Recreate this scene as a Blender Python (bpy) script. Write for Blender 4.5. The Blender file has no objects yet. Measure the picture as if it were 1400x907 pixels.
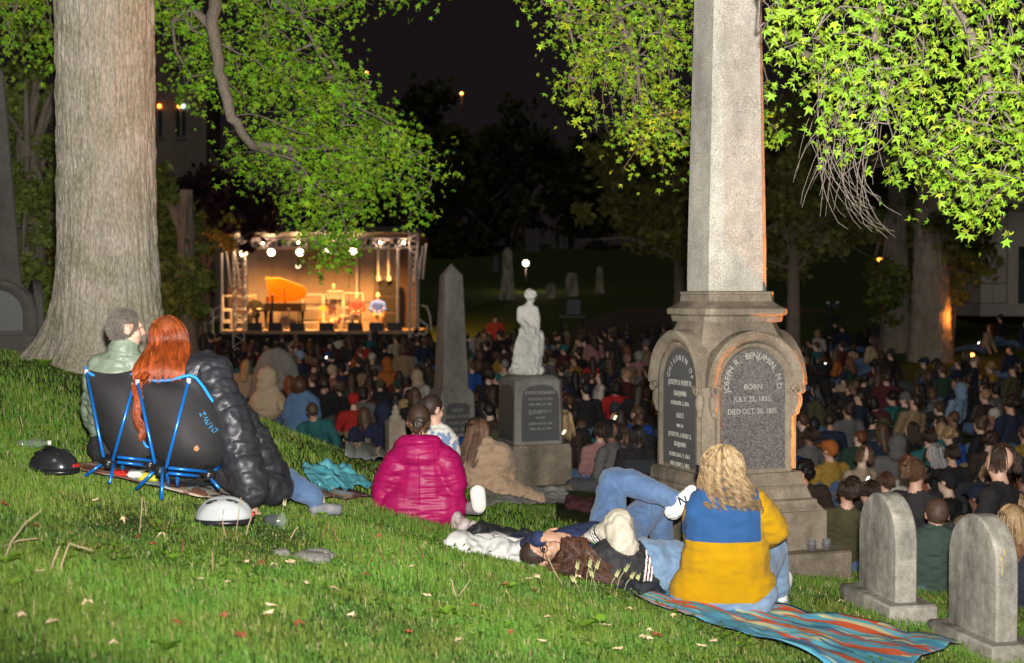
import bpy, bmesh, math, random
import numpy as np
from mathutils import Vector, Matrix

SC = bpy.context.scene
COL = SC.collection
RND = random.Random(11)
NR = np.random.default_rng(5)
PI = math.pi

# ------------------------------------------------------------------ camera
EYE = 2.45                       # eye height above the flat where the audience sits
F, CX, CY, HZ = 1900.0, 700.0, 453.5, 405.0
PITCH = math.atan((CY - HZ) / F)
cam_d = bpy.data.cameras.new('camera')
cam_d.sensor_width = 36.0
cam_d.lens = 36.0 * F / 1400.0
cam_d.clip_start = 0.1
cam_d.clip_end = 2000.0
cam_d.dof.use_dof = True
cam_d.dof.focus_distance = 9.0
cam_d.dof.aperture_fstop = 2.4
cam = bpy.data.objects.new('camera', cam_d)
COL.objects.link(cam)
cam.location = (0, 0, EYE)
cam.rotation_euler = (PI / 2 - PITCH, 0, 0)
SC.camera = cam

# ------------------------------------------------------------------ night sky, fill sun, flash, exposure
world = bpy.data.worlds.new('World')
SC.world = world
world.use_nodes = True
wn = world.node_tree
bg = wn.nodes['Background']
sky = wn.nodes.new('ShaderNodeTexSky')
sky.sky_type = 'NISHITA'
sky.sun_disc = False
sky.sun_elevation = math.radians(40)
sky.sun_rotation = math.radians(200)
hs = wn.nodes.new('ShaderNodeMix')
hs.data_type = 'RGBA'
hs.inputs[0].default_value = 0.992       # city glow on low cloud: the night sky is a dull brown violet
hs.inputs[7].default_value = (0.15, 0.096, 0.098, 1)
wn.links.new(sky.outputs[0], hs.inputs[6])
wn.links.new(hs.outputs[2], bg.inputs[0])
bg.inputs[1].default_value = 0.05
sun_d = bpy.data.lights.new('night_fill_sun', 'SUN')  # weak sun lamp added as general night fill, no such source in view
sun_d.energy = 0.25
sun_d.angle = math.radians(12)
sun_d.color = (1.0, 0.9, 0.78)
sun = bpy.data.objects.new('night_fill_sun', sun_d)
COL.objects.link(sun)
sun.rotation_euler = (math.radians(50), 0, math.radians(-20))

# the photographer's flash, just above the lens, its head tilted up
fl_d = bpy.data.lights.new('camera_flash', 'SPOT')
fl_d.energy = 11500
fl_d.color = (1.0, 0.97, 0.92)
fl_d.spot_size = math.radians(108)
fl_d.spot_blend = 1.0
fl_d.shadow_soft_size = 0.05
fl = bpy.data.objects.new('camera_flash', fl_d)
COL.objects.link(fl)
fl.location = (0.05, 0.02, EYE + 0.2)
fl.rotation_euler = (math.radians(90 + 24.5), 0, math.radians(-5))

SC.view_settings.view_transform = 'Standard'
SC.view_settings.look = 'None'
SC.view_settings.exposure = 0.0
SC.view_settings.gamma = 1.0
SC.render.engine = 'CYCLES'
SC.cycles.use_denoising = True
SC.cycles.max_bounces = 6
SC.cycles.diffuse_bounces = 2
SC.cycles.glossy_bounces = 2
SC.cycles.transmission_bounces = 6
SC.cycles.transparent_max_bounces = 6
SC.cycles.sample_clamp_indirect = 3.0
SC.cycles.caustics_reflective = False
SC.cycles.caustics_refractive = False

_c, _s = math.cos(PITCH), math.sin(PITCH)

def W(px, py, d):
    """the point of the place seen at photo pixel (px, py) at depth d metres"""
    u, v = (px - CX) / F, (CY - py) / F
    x, y, z = u, _c + v * _s, -_s + v * _c
    k = d / y
    return Vector((x * k, d, EYE + z * k))

def pix(p):
    x, y, z = p[0], p[1], p[2] - EYE
    fwd = y * _c - z * _s
    up = y * _s + z * _c
    return CX + F * x / fwd, CY - F * up / fwd

# ------------------------------------------------------------------ ground height
_G = np.array([
 (-2.0,7.75,-1.12),(-1.7,4.5,-1.19),(0,5.7,-1.5),(1.15,7.5,-1.72),(2.46,7.3,-1.90),(2.2,8.1,-1.86),(0,0,-1.5),
 (-3,0,-1.0),(3,0,-2.0),(-6,5,-.5),(6,6,-2.2),(-3.5,12,-.62),(-4.4,11.6,-.52),(-6,12,-.35),(-9,16,-.6),(-5.8,16,-.75),
 (-.69,10.3,-1.66),(-.27,14.5,-2.08),(.23,17.8,-2.36),(1.64,10.5,-2.04),(2.95,10,-2.13),(4,12.3,-2.6),(3,16,-2.65),(6,14,-2.8),(.5,9,-1.75),(.2,8,-1.58),
 (-1.05,24.6,-2.5),(-3.6,23.7,-2.32),(-2.4,24,-2.5),(-1.2,20,-2.38),(-2.2,16,-1.95),(-3.0,19,-2.18),(-5.5,23,-1.9),(-8,35,-2.1),(-7,51,-2.25),(0,38,-2.0),
 (0,30,-2.42),(8,30,-2.42),(8,50,-1.5),(10,38,-2.0),(16,50,-1.2),(15,40,-1.8),(7,20,-2.66),(3,24,-2.55),(0,60,-.9),(0,75,0),
 (10,75,.2),(-20,75,.3),(-20,51,-1.7),(-14,30,-1.2),(20,75,.3),(0,92,1.6),(0,112,3.7),(0,125,4.6),(-60,120,4),(60,120,4),(60,60,0),(-60,60,.5),
 (0,-8,-1.2),(-10,-6,0.2),(10,-6,-2.4),(30,25,-2.0),(-30,20,.5),(12,12,-2.85)])

def _tps(r2):
    return 0.5 * r2 * np.log(r2 + 1e-9)
_n = len(_G)
_K = _tps(((_G[:, None, :2] - _G[None, :, :2]) ** 2).sum(-1)) + np.eye(_n) * 0.25
_Pm = np.hstack([np.ones((_n, 1)), _G[:, :2]])
_A = np.block([[_K, _Pm], [_Pm.T, np.zeros((3, 3))]])
_sol = np.linalg.solve(_A, np.concatenate([_G[:, 2], np.zeros(3)]))

def ground_np(x, y):
    x = np.asarray(x, float); y = np.asarray(y, float)
    xc = np.clip(x, -70, 70); yc = np.clip(y, -10, 125)
    out = _sol[_n] + _sol[_n + 1] * xc + _sol[_n + 2] * yc
    for i in range(_n):
        out = out + _sol[i] * _tps((xc - _G[i, 0]) ** 2 + (yc - _G[i, 1]) ** 2)
    out = out + np.clip(y - 125, 0, None) * 0.03
    return out + EYE

def gz(x, y):
    return float(ground_np(x, y))

def G(px, py, lo=3.0, hi=110.0):
    """where the sight line through a photo pixel first meets the ground"""
    d = np.linspace(lo, hi, 2500)
    u, v = (px - CX) / F, (CY - py) / F
    y = _c + v * _s
    x = u / y * d; z = EYE + (-_s + v * _c) / y * d
    below = np.nonzero(z < ground_np(x, d))[0]
    i = below[0] if len(below) else len(d) - 1
    return Vector((x[i], d[i], gz(x[i], d[i])))

# ------------------------------------------------------------------ objects and tags
def link(name, data, parent=None):
    o = bpy.data.objects.new(name, data)
    COL.objects.link(o)
    if parent is not None:
        o.parent = parent
    return o

def tag(o, label=None, cat=None, group=None, kind=None):
    if label: o['label'] = label
    if cat: o['category'] = cat
    if group: o['group'] = group
    if kind: o['kind'] = kind
    return o

def thing(name, loc, label, cat, group=None, rotz=0.0):
    o = link(name, None)
    o.location = loc
    o.rotation_euler = (0, 0, rotz)
    o.empty_display_size = 0.1
    return tag(o, label, cat, group)

def copy_tree(o, parent=None):
    c = o.copy()
    COL.objects.link(c)
    if parent is not None:
        c.parent = parent
    for ch in o.children:
        copy_tree(ch, c)
    return c

# ------------------------------------------------------------------ materials
MATS = {}
def mat(name, col, rough=0.7, var=0.15, scale=8.0, bump=0.0, bscale=None, spec=0.4, metal=0.0, col2=None, stretch=None,
        emit=None, estr=0.0, sheen=0.0, attr=None, detail=4.0, trans=0.0, coat=0.0, alpha=1.0):
    """principled material; colour drifts between col and col2 with noise, optional fine relief"""
    if name in MATS:
        return MATS[name]
    m = bpy.data.materials.new(name)
    m.use_nodes = True
    nt = m.node_tree
    p = nt.nodes['Principled BSDF']
    L = nt.links
    tc = nt.nodes.new('ShaderNodeTexCoord')
    vec = tc.outputs['Object']
    if stretch:
        mp = nt.nodes.new('ShaderNodeMapping')
        mp.inputs['Scale'].default_value = stretch
        L.new(vec, mp.inputs[0])
        vec = mp.outputs[0]
    nz = nt.nodes.new('ShaderNodeTexNoise')
    nz.inputs['Scale'].default_value = scale
    nz.inputs['Detail'].default_value = detail
    nz.inputs['Roughness'].default_value = 0.65
    L.new(vec, nz.inputs['Vector'])
    rp = nt.nodes.new('ShaderNodeValToRGB')
    c = np.array(col[:3], float)
    if col2 is None:
        a, b = c * (1 - var), np.minimum(c * (1 + var), 1)
    else:
        a, b = c, np.array(col2[:3], float)
    rp.color_ramp.elements[0].position = 0.32
    rp.color_ramp.elements[1].position = 0.68
    rp.color_ramp.elements[0].color = (*a, 1)
    rp.color_ramp.elements[1].color = (*b, 1)
    L.new(nz.outputs[0], rp.inputs[0])
    outc = rp.outputs[0]
    if attr:
        at = nt.nodes.new('ShaderNodeAttribute')
        at.attribute_name = attr
        mx = nt.nodes.new('ShaderNodeMix')
        mx.data_type = 'RGBA'; mx.blend_type = 'MULTIPLY'
        mx.inputs[0].default_value = 1.0
        L.new(outc, mx.inputs[6]); L.new(at.outputs['Color'], mx.inputs[7])
        outc = mx.outputs[2]
    L.new(outc, p.inputs['Base Color'])
    p.inputs['Roughness'].default_value = rough
    p.inputs['Specular IOR Level'].default_value = spec
    p.inputs['Metallic'].default_value = metal
    p.inputs['Sheen Weight'].default_value = sheen
    p.inputs['Coat Weight'].default_value = coat
    p.inputs['Transmission Weight'].default_value = trans
    p.inputs['Alpha'].default_value = alpha
    if emit:
        p.inputs['Emission Color'].default_value = (*emit, 1)
        p.inputs['Emission Strength'].default_value = estr
    if bump:
        n2 = nt.nodes.new('ShaderNodeTexNoise')
        n2.inputs['Scale'].default_value = bscale or scale * 4
        n2.inputs['Detail'].default_value = 5
        L.new(vec, n2.inputs['Vector'])
        bp = nt.nodes.new('ShaderNodeBump')
        bp.inputs['Strength'].default_value = bump
        bp.inputs['Distance'].default_value = 0.01
        L.new(n2.outputs[0], bp.inputs['Height'])
        L.new(bp.outputs[0], p.inputs['Normal'])
    MATS[name] = m
    return m

def stone(name, col, speck=0.5, scale=1.0, stain=0.5, rough=0.85):
    """granite or sandstone: fine specks, broad weather stains, fine relief"""
    if name in MATS:
        return MATS[name]
    m = bpy.data.materials.new(name); m.use_nodes = True
    nt = m.node_tree; L = nt.links; p = nt.nodes['Principled BSDF']
    tc = nt.nodes.new('ShaderNodeTexCoord')
    def noise(sc, det, ro=0.6, st=None):
        n = nt.nodes.new('ShaderNodeTexNoise')
        n.inputs['Scale'].default_value = sc; n.inputs['Detail'].default_value = det; n.inputs['Roughness'].default_value = ro
        v = tc.outputs['Object']
        if st:
            mp = nt.nodes.new('ShaderNodeMapping'); mp.inputs['Scale'].default_value = st
            L.new(v, mp.inputs[0]); v = mp.outputs[0]
        L.new(v, n.inputs['Vector'])
        return n.outputs[0]
    def ramp(x, p0, c0, p1, c1):
        r = nt.nodes.new('ShaderNodeValToRGB')
        r.color_ramp.elements[0].position = p0; r.color_ramp.elements[0].color = (*c0, 1)
        r.color_ramp.elements[1].position = p1; r.color_ramp.elements[1].color = (*c1, 1)
        L.new(x, r.inputs[0]); return r.outputs[0]
    def mul(a, b):
        x = nt.nodes.new('ShaderNodeMix'); x.data_type = 'RGBA'; x.blend_type = 'MULTIPLY'; x.inputs[0].default_value = 1
        L.new(a, x.inputs[6]); L.new(b, x.inputs[7]); return x.outputs[2]
    c = np.array(col)
    fine = ramp(noise(130 * scale, 3, .8), 0.36, c * (1 - speck), 0.6, np.minimum(c * (1 + speck * .8), .9))
    big = ramp(noise(2.2 * scale, 6, .62, (1, 1, .35)), .34, (1 - stain,) * 3, .62, (1, 1, 1))
    mid = ramp(noise(9 * scale, 6, .7), .3, (1 - stain * .6, 1 - stain * .62, 1 - stain * .68), .62, (1, 1, 1))
    L.new(mul(mul(fine, big), mid), p.inputs['Base Color'])
    p.inputs['Roughness'].default_value = rough
    p.inputs['Specular IOR Level'].default_value = 0.3
    bp = nt.nodes.new('ShaderNodeBump'); bp.inputs['Strength'].default_value = .35; bp.inputs['Distance'].default_value = .006
    L.new(noise(60 * scale, 6, .7), bp.inputs['Height']); L.new(bp.outputs[0], p.inputs['Normal'])
    MATS[name] = m
    return m

# ------------------------------------------------------------------ mesh builders
def np_mesh(name, V, Fa, mats, fm=None, smooth=False, col=None, uv=None):
    """one mesh from arrays; Fa (m,k) faces, col (n,3) per-vertex tint 'tint', uv (n,2)"""
    V = np.ascontiguousarray(V, np.float32); Fa = np.ascontiguousarray(Fa, np.int32)
    me = bpy.data.meshes.new(name)
    n, (m, k) = len(V), Fa.shape
    me.vertices.add(n); me.vertices.foreach_set('co', V.ravel())
    me.loops.add(m * k); me.loops.foreach_set('vertex_index', Fa.ravel())
    me.polygons.add(m)
    me.polygons.foreach_set('loop_start', np.arange(m, dtype=np.int32) * k)
    if not isinstance(mats, (list, tuple)): mats = [mats]
    for x in mats: me.materials.append(x)
    if fm is not None: me.polygons.foreach_set('material_index', np.ascontiguousarray(fm, np.int32))
    me.polygons.foreach_set('use_smooth', np.full(m, bool(smooth)))
    if col is not None:
        a = me.color_attributes.new('tint', 'FLOAT_COLOR', 'POINT')
        a.data.foreach_set('color', np.hstack([col, np.ones((n, 1))]).astype(np.float32).ravel())
    if uv is not None:
        ul = me.uv_layers.new(name='UVMap')
        ul.data.foreach_set('uv', np.asarray(uv, np.float32)[Fa.ravel()].ravel())
    me.update(calc_edges=True)
    me.validate()
    return me

def rotm(axis, ang):
    return Matrix.Rotation(ang, 3, axis)

class MB:
    def __init__(s, origin=(0, 0, 0)):
        s.v, s.f, s.m, s.o = [], [], [], Vector(origin)
    def add(s, vs, fs, mi=0):
        b = len(s.v)
        s.v += [Vector(v) for v in vs]
        s.f += [tuple(i + b for i in f) for f in fs]
        s.m += [mi] * len(fs)
        return s
    def box(s, c, size, mi=0, rot=None, bev=0.0):
        x, y, z = size[0] / 2, size[1] / 2, size[2] / 2
        c = Vector(c)
        if bev:
            b = min(bev, x * .9, y * .9, z * .9)
            rings = []
            for zz, ins in ((-z, b), (-z + b, 0), (z - b, 0), (z, b)):
                X, Y = x - ins, y - ins
                k = b * .6 if not ins else 0
                rings.append([(-X, -Y + k, zz), (-X + k, -Y, zz), (X - k, -Y, zz), (X, -Y + k, zz), (X, Y - k, zz), (X - k, Y, zz), (-X + k, Y, zz), (-X, Y - k, zz)] if k else
                             [(-X, -Y, zz), (-X + .001, -Y, zz), (X - .001, -Y, zz), (X, -Y, zz), (X, Y, zz), (X - .001, Y, zz), (-X + .001, Y, zz), (-X, Y, zz)])
            rings = [[(rot @ Vector(p) if rot else Vector(p)) + c for p in r] for r in rings]
            return s.loft(rings, mi)
        vs = [Vector((sx * x, sy * y, sz * z)) for sz in (-1, 1) for sy in (-1, 1) for sx in (-1, 1)]
        vs = [(rot @ v if rot else v) + c for v in vs]
        return s.add(vs, [(0, 2, 3, 1), (4, 5, 7, 6), (0, 1, 5, 4), (2, 6, 7, 3), (0, 4, 6, 2), (1, 3, 7, 5)], mi)
    def loft(s, rings, mi=0, cap=True):
        n = len(rings[0]); b = len(s.v)
        for r in rings: s.v += [Vector(p) for p in r]
        for j in range(len(rings) - 1):
            for i in range(n):
                k = (i + 1) % n
                s.f.append((b + j * n + i, b + j * n + k, b + (j + 1) * n + k, b + (j + 1) * n + i)); s.m.append(mi)
        if cap:
            s.f.append(tuple(b + i for i in reversed(range(n)))); s.m.append(mi)
            e = b + (len(rings) - 1) * n
            s.f.append(tuple(e + i for i in range(n))); s.m.append(mi)
        return s
    def tube(s, pts, r, n=8, mi=0, cap=True, flat=None):
        pts = [Vector(p) for p in pts]
        if not isinstance(r, (list, tuple)): r = [r] * len(pts)
        rings, ref = [], None
        for i, p in enumerate(pts):
            t = (pts[min(i + 1, len(pts) - 1)] - pts[max(i - 1, 0)]).normalized()
            if ref is None:
                ref = Vector((0, 0, 1)) if abs(t.z) < .9 else Vector((1, 0, 0))
            a = t.cross(ref).normalized(); b = a.cross(t).normalized()
            ref = b
            q = []
            for k in range(n):
                w = 2 * PI * k / n
                o = a * math.cos(w) * r[i] + b * math.sin(w) * r[i]
                if flat:
                    fd = Vector(flat[0]); o -= fd * o.dot(fd) * (1 - flat[1])
                q.append(p + o)
            rings.append(q)
        return s.loft(rings, mi, cap)
    def lathe(s, prof, c, n=24, mi=0):
        c = Vector(c)
        return s.loft([[c + Vector((r * math.cos(2 * PI * k / n), r * math.sin(2 * PI * k / n), z)) for k in range(n)] for r, z in prof], mi)
    def ell(s, c, r, mi=0, rot=None, nu=16, nv=10):
        c = Vector(c); rings = []
        for j in range(nv + 1):
            th = PI * (j + .02 if j == 0 else (j - .02 if j == nv else j)) / nv
            ring = []
            for k in range(nu):
                ph = 2 * PI * k / nu
                p = Vector((r[0] * math.sin(th) * math.cos(ph), r[1] * math.sin(th) * math.sin(ph), -r[2] * math.cos(th)))
                ring.append(c + (rot @ p if rot else p))
            rings.append(ring)
        return s.loft(rings, mi)
    def prism(s, poly, M, depth, mi=0):
        """poly (x, z) outline in a plane, pushed from y=0 to y=depth; M a 4x4 matrix or None"""
        f = [Vector((x, 0, z)) for x, z in poly]; k = [Vector((x, depth, z)) for x, z in poly]
        if M is not None: f = [M @ v for v in f]; k = [M @ v for v in k]
        return s.loft([f, k], mi)
    def build(s, name, mats, parent=None, smooth=False, data_only=False):
        me = bpy.data.meshes.new(name)
        me.from_pydata([tuple(v - s.o) for v in s.v], [], s.f)
        if not isinstance(mats, (list, tuple)): mats = [mats]
        for x in mats: me.materials.append(x)
        if len(mats) > 1: me.polygons.foreach_set('material_index', s.m)
        if smooth: me.polygons.foreach_set('use_smooth', [True] * len(me.polygons))
        bm = bmesh.new(); bm.from_mesh(me); bmesh.ops.recalc_face_normals(bm, faces=bm.faces); bm.to_mesh(me); bm.free()
        if smooth == 'auto':
            me.set_sharp_from_angle(angle=math.radians(38))
        me.update()
        return me if data_only else link(name, me, parent)

def vnoise(P, seed=0):
    """value noise on points (n,3), range -1..1"""
    P = np.asarray(P, float)
    i = np.floor(P).astype(np.int64); f = P - i; f = f * f * (3 - 2 * f)
    def h(a):
        x = (a[:, 0] * 374761393 + a[:, 1] * 668265263 + a[:, 2] * 2147483647 + seed * 1274126177) & 0xffffffff
        x = ((x ^ (x >> 13)) * 1274126177) & 0xffffffff
        return ((x ^ (x >> 16)) & 0xffff) / 32767.5 - 1
    out = 0
    for dx in (0, 1):
        for dy in (0, 1):
            for dz in (0, 1):
                w = (f[:, 0] if dx else 1 - f[:, 0]) * (f[:, 1] if dy else 1 - f[:, 1]) * (f[:, 2] if dz else 1 - f[:, 2])
                out = out + w * h(i + np.array([dx, dy, dz]))
    return out

def fbm(P, seed=0, oct=3):
    P = np.asarray(P, float); o = 0; a = 1
    for k in range(oct):
        o = o + a * vnoise(P * 2 ** k, seed + k); a *= .5
    return o

def tubes_np(P, rad, sides=3):
    """many thin tubes at once: P (n,K,3), rad (n,K)"""
    n, K, _ = P.shape
    T = np.gradient(P, axis=1); T /= np.linalg.norm(T, axis=2, keepdims=True) + 1e-9
    ref = np.where(np.abs(T[:, :, 2:3]) < .85, np.array([0, 0, 1.]), np.array([1., 0, 0]))
    A = np.cross(T, ref); A /= np.linalg.norm(A, axis=2, keepdims=True) + 1e-9
    B = np.cross(T, A)
    rings = []
    for k in range(sides):
        w = 2 * PI * k / sides
        rings.append(P + (A * math.cos(w) + B * math.sin(w)) * rad[:, :, None])
    V = np.stack(rings, 2).reshape(-1, 3)
    idx = np.arange(n * K * sides).reshape(n, K, sides)
    nx = np.roll(idx, -1, axis=2)
    Fq = np.stack([idx[:, :-1], nx[:, :-1], nx[:, 1:], idx[:, 1:]], -1).reshape(-1, 4)
    return V, Fq

_dg = None
def eval_mesh(o):
    dg = bpy.context.evaluated_depsgraph_get()
    return bpy.data.meshes.new_from_object(o.evaluated_get(dg))

_glyph = {}
def text_geo(txt, size, extrude):
    """flat lettering as (verts, faces), centred on x, in the x-y plane"""
    key = (txt, size, extrude)
    if key in _glyph: return _glyph[key]
    cu = bpy.data.curves.new('lettering', 'FONT')
    cu.body = txt; cu.size = size; cu.extrude = extrude; cu.align_x = 'CENTER'; cu.resolution_u = 2
    o = link('lettering', cu)
    me = eval_mesh(o)
    vs = [v.co.copy() for v in me.vertices]; fs = [tuple(p.vertices) for p in me.polygons]
    bpy.data.objects.remove(o); bpy.data.curves.remove(cu); bpy.data.meshes.remove(me)
    _glyph[key] = (vs, fs)
    return vs, fs

def grid_sheet(name, pts, nu, nv, mats, parent=None, lift=0.012, amp=0.012, seed=0, freq=6.0, thick=0.006, sag=None, origin=None):
    """cloth laid on the ground: four corner pixels on the ground, filled in and wrinkled, with real thickness"""
    c = [p if isinstance(p, Vector) else G(*p) for p in pts]
    us, vs = np.meshgrid(np.linspace(0, 1, nu), np.linspace(0, 1, nv), indexing='ij')
    us, vs = us.ravel(), vs.ravel()
    C = np.array([list(p) for p in c])
    X = ((1 - us) * (1 - vs))[:, None] * C[0] + (us * (1 - vs))[:, None] * C[1] + (us * vs)[:, None] * C[2] + ((1 - us) * vs)[:, None] * C[3]
    edge = np.minimum(np.minimum(us, 1 - us), np.minimum(vs, 1 - vs))
    wob = np.stack([vnoise(X * 4 + 3, seed + 5), vnoise(X * 4 + 9, seed + 6), 0 * us], 1) * 0.04
    X = X + wob * (1 - np.clip(edge * 6, 0, 1))[:, None]
    base = ground_np(X[:, 0], X[:, 1])
    h = np.abs(vnoise(X * np.array([freq, freq * .8, 1]), seed)) + .5 * np.abs(vnoise(X * freq * 2.1, seed + 1))
    X[:, 2] = base + lift + amp * h + (0 if sag is None else sag(us, vs))
    n = len(X)
    V = np.vstack([X, X - np.array([0, 0, thick])])
    idx = np.arange(n).reshape(nu, nv)
    q = np.stack([idx[:-1, :-1], idx[1:, :-1], idx[1:, 1:], idx[:-1, 1:]], -1).reshape(-1, 4)
    rim = np.concatenate([idx[:, 0], idx[-1, 1:], idx[::-1, -1][1:], idx[0, ::-1][1:]])
    rq = np.stack([rim[:-1], rim[1:], rim[1:] + n, rim[:-1] + n], -1)
    Fa = np.vstack([q, q[:, ::-1] + n, rq[:, ::-1]])
    fm = np.zeros(len(Fa), int); fm[2 * len(q):] = 1 if isinstance(mats, list) and len(mats) > 1 else 0
    o0 = Vector(origin) if origin is not None else Vector(X.mean(0))
    uv = np.stack([np.concatenate([us, us]), np.concatenate([vs, vs])], 1)
    me = np_mesh(name, V - np.array(o0), Fa, mats, fm, True, uv=uv)
    o = link(name, me, parent)
    if parent is None: o.location = o0
    return o
# ------------------------------------------------------------------ figures: one continuous surface grown round a skeleton
def V3(*a):
    return Vector(a)

class Body:
    def __init__(s):
        s.mb = MB(); s.b = []
    def cap(s, a, b, ra, rb, m, flat=None, q=0, qd=0.012):
        a, b = Vector(a), Vector(b)
        t = (b - a); L = max(t.length, 1e-4); t = t / L
        ref = V3(0, 0, 1) if abs(t.z) < .9 else V3(1, 0, 0)
        x = t.cross(ref).normalized(); y = x.cross(t).normalized()
        fd = None
        if flat:
            fd = Vector(flat[0]); fd = fd - t * fd.dot(t)
            fd = fd.normalized() if fd.length > 1e-4 else None
        N = 14; rings = []
        prof = [(-ra * math.cos(w), ra * math.sin(w)) for w in (.12, .5, .95, 1.4)]
        prof += [(L * k, ra + (rb - ra) * k) for k in (.33, .66)]
        prof += [(L + rb * math.cos(w), rb * math.sin(w)) for w in (1.4, .95, .5, .12)]
        for d, r in prof:
            ring = []
            for k in range(N):
                w = 2 * PI * k / N
                o = (x * math.cos(w) + y * math.sin(w)) * r
                if fd is not None: o -= fd * o.dot(fd) * (1 - flat[1])
                ring.append(a + t * d + o)
            rings.append(ring)
        s.mb.loft(rings)
        s.b.append(('c', np.array(a), np.array(b), ra, rb, m, (np.array(fd), flat[1]) if fd is not None else None, q, qd))
        return s
    def chain(s, pts, rs, m, flat=None, q=0, qd=0.012):
        for i in range(len(pts) - 1):
            s.cap(pts[i], pts[i + 1], rs[i], rs[i + 1], m, flat, q, qd)
        return s
    def ell(s, c, r, m, rot=None):
        s.mb.ell(c, r, 0, rot)
        Rm = np.array(rot) if rot is not None else np.eye(3)
        s.b.append(('e', np.array(Vector(c)), np.array(r, float), Rm, 0, m, None, 0, 0))
        return s
    def dist(s, P):
        D, T = [], []
        for b in s.b:
            if b[0] == 'c':
                a, e, ra, rb, m, fl, q, qd = b[1:]
                ab = e - a; L2 = max(ab @ ab, 1e-9)
                Q = P - a
                if fl is not None:
                    k = Q @ fl[0]; Q = Q + np.outer(k * (1 / fl[1] - 1), fl[0])
                t = np.clip(Q @ ab / L2, 0, 1)
                D.append(np.linalg.norm(Q - t[:, None] * ab, axis=1) - (ra + (rb - ra) * t)); T.append(t)
            else:
                c, r, Rm = b[1], b[2], b[3]
                q = ((P - c) @ Rm) / r
                D.append((np.linalg.norm(q, axis=1) - 1) * r.min()); T.append(np.zeros(len(P)))
        return np.array(D), np.array(T)
    def finish(s, name, mats, voxel, loc, iters=3, wrinkle=0.0, wscale=(9, 9, 22), override=None, seed=0, parent=None, data_only=False, disp=None, field=None):
        tmp = s.mb.build('figure_tmp', mats[0])
        md = tmp.modifiers.new('r', 'REMESH'); md.mode = 'VOXEL'; md.voxel_size = voxel
        me0 = eval_mesh(tmp)
        old = tmp.data
        bpy.data.objects.remove(tmp); bpy.data.meshes.remove(old)
        n = len(me0.vertices)
        P = np.empty(n * 3, np.float32); me0.vertices.foreach_get('co', P); P = P.reshape(-1, 3).astype(float)
        E = np.empty(len(me0.edges) * 2, np.int32); me0.edges.foreach_get('vertices', E); E = E.reshape(-1, 2)
        deg = np.bincount(E.ravel(), minlength=n)[:, None]
        for it in range(iters):
            S = np.zeros_like(P)
            for k in range(3):
                S[:, k] = np.bincount(E[:, 0], P[E[:, 1], k], n) + np.bincount(E[:, 1], P[E[:, 0], k], n)
            P = P + .55 * (S / np.maximum(deg, 1) - P)
        nl = np.empty(len(me0.loops), np.int32); me0.loops.foreach_get('vertex_index', nl)
        Fa = nl.reshape(-1, 4) if len(nl) == 4 * len(me0.polygons) else None
        if Fa is None:
            Fa = np.array([tuple(p.vertices) if len(p.vertices) == 4 else (*p.vertices, p.vertices[-1]) for p in me0.polygons])
        bpy.data.meshes.remove(me0)
        D, T = s.dist(P)
        near = D.argmin(0)
        bm_ = np.array([b[5] for b in s.b])
        # normals
        fn = np.cross(P[Fa[:, 2]] - P[Fa[:, 0]], P[Fa[:, 3]] - P[Fa[:, 1]])
        N = np.zeros_like(P)
        for k in range(4):
            for c in range(3): N[:, c] += np.bincount(Fa[:, k], fn[:, c], n)
        N /= np.linalg.norm(N, axis=1, keepdims=True) + 1e-12
        dsp = np.zeros(n)
        Qb = np.array([b[7] for b in s.b], float)[near]; qd = np.array([b[8] for b in s.b], float)[near]
        t = T[near, np.arange(n)]
        if Qb.any():
            ph = t * Qb + .12 * vnoise(P * 9, seed + 3)
            dsp += np.where(Qb > 0, qd * (np.abs(np.sin(PI * ph)) ** .55 - .75 + .14 * vnoise(P * np.array([30, 30, 12]), seed + 8)), 0)
        if wrinkle:
            cloth = np.isin(bm_[near], [i for i, mm in enumerate(mats) if not mm.name.startswith(('skin', 'hair'))])
            w = fbm(P * np.array(wscale), seed, 3)
            dsp += cloth * wrinkle * (1 - np.abs(w) * 2.2)
        if disp is not None: dsp += disp(P, N)
        P = P + N * dsp[:, None]
        ctr = P[Fa].mean(1)
        Df, _ = s.dist(ctr)
        fm = bm_[Df.argmin(0)]
        if override is not None: fm = override(ctr, fm)
        loc = Vector(loc)
        me = np_mesh(name, P - np.array(loc), Fa, mats, fm, True, col=None if field is None else np.repeat(field(P)[:, None], 3, 1))
        if data_only: return me
        o = link(name, me, parent)
        if parent is None: o.location = loc
        return o

def frame(fwd, up):
    f = Vector(fwd).normalized(); u = Vector(up); u = (u - f * u.dot(f)).normalized()
    r = f.cross(u).normalized()
    return Matrix((r, f, u)).transposed()       # columns: right, forward, up

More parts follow.
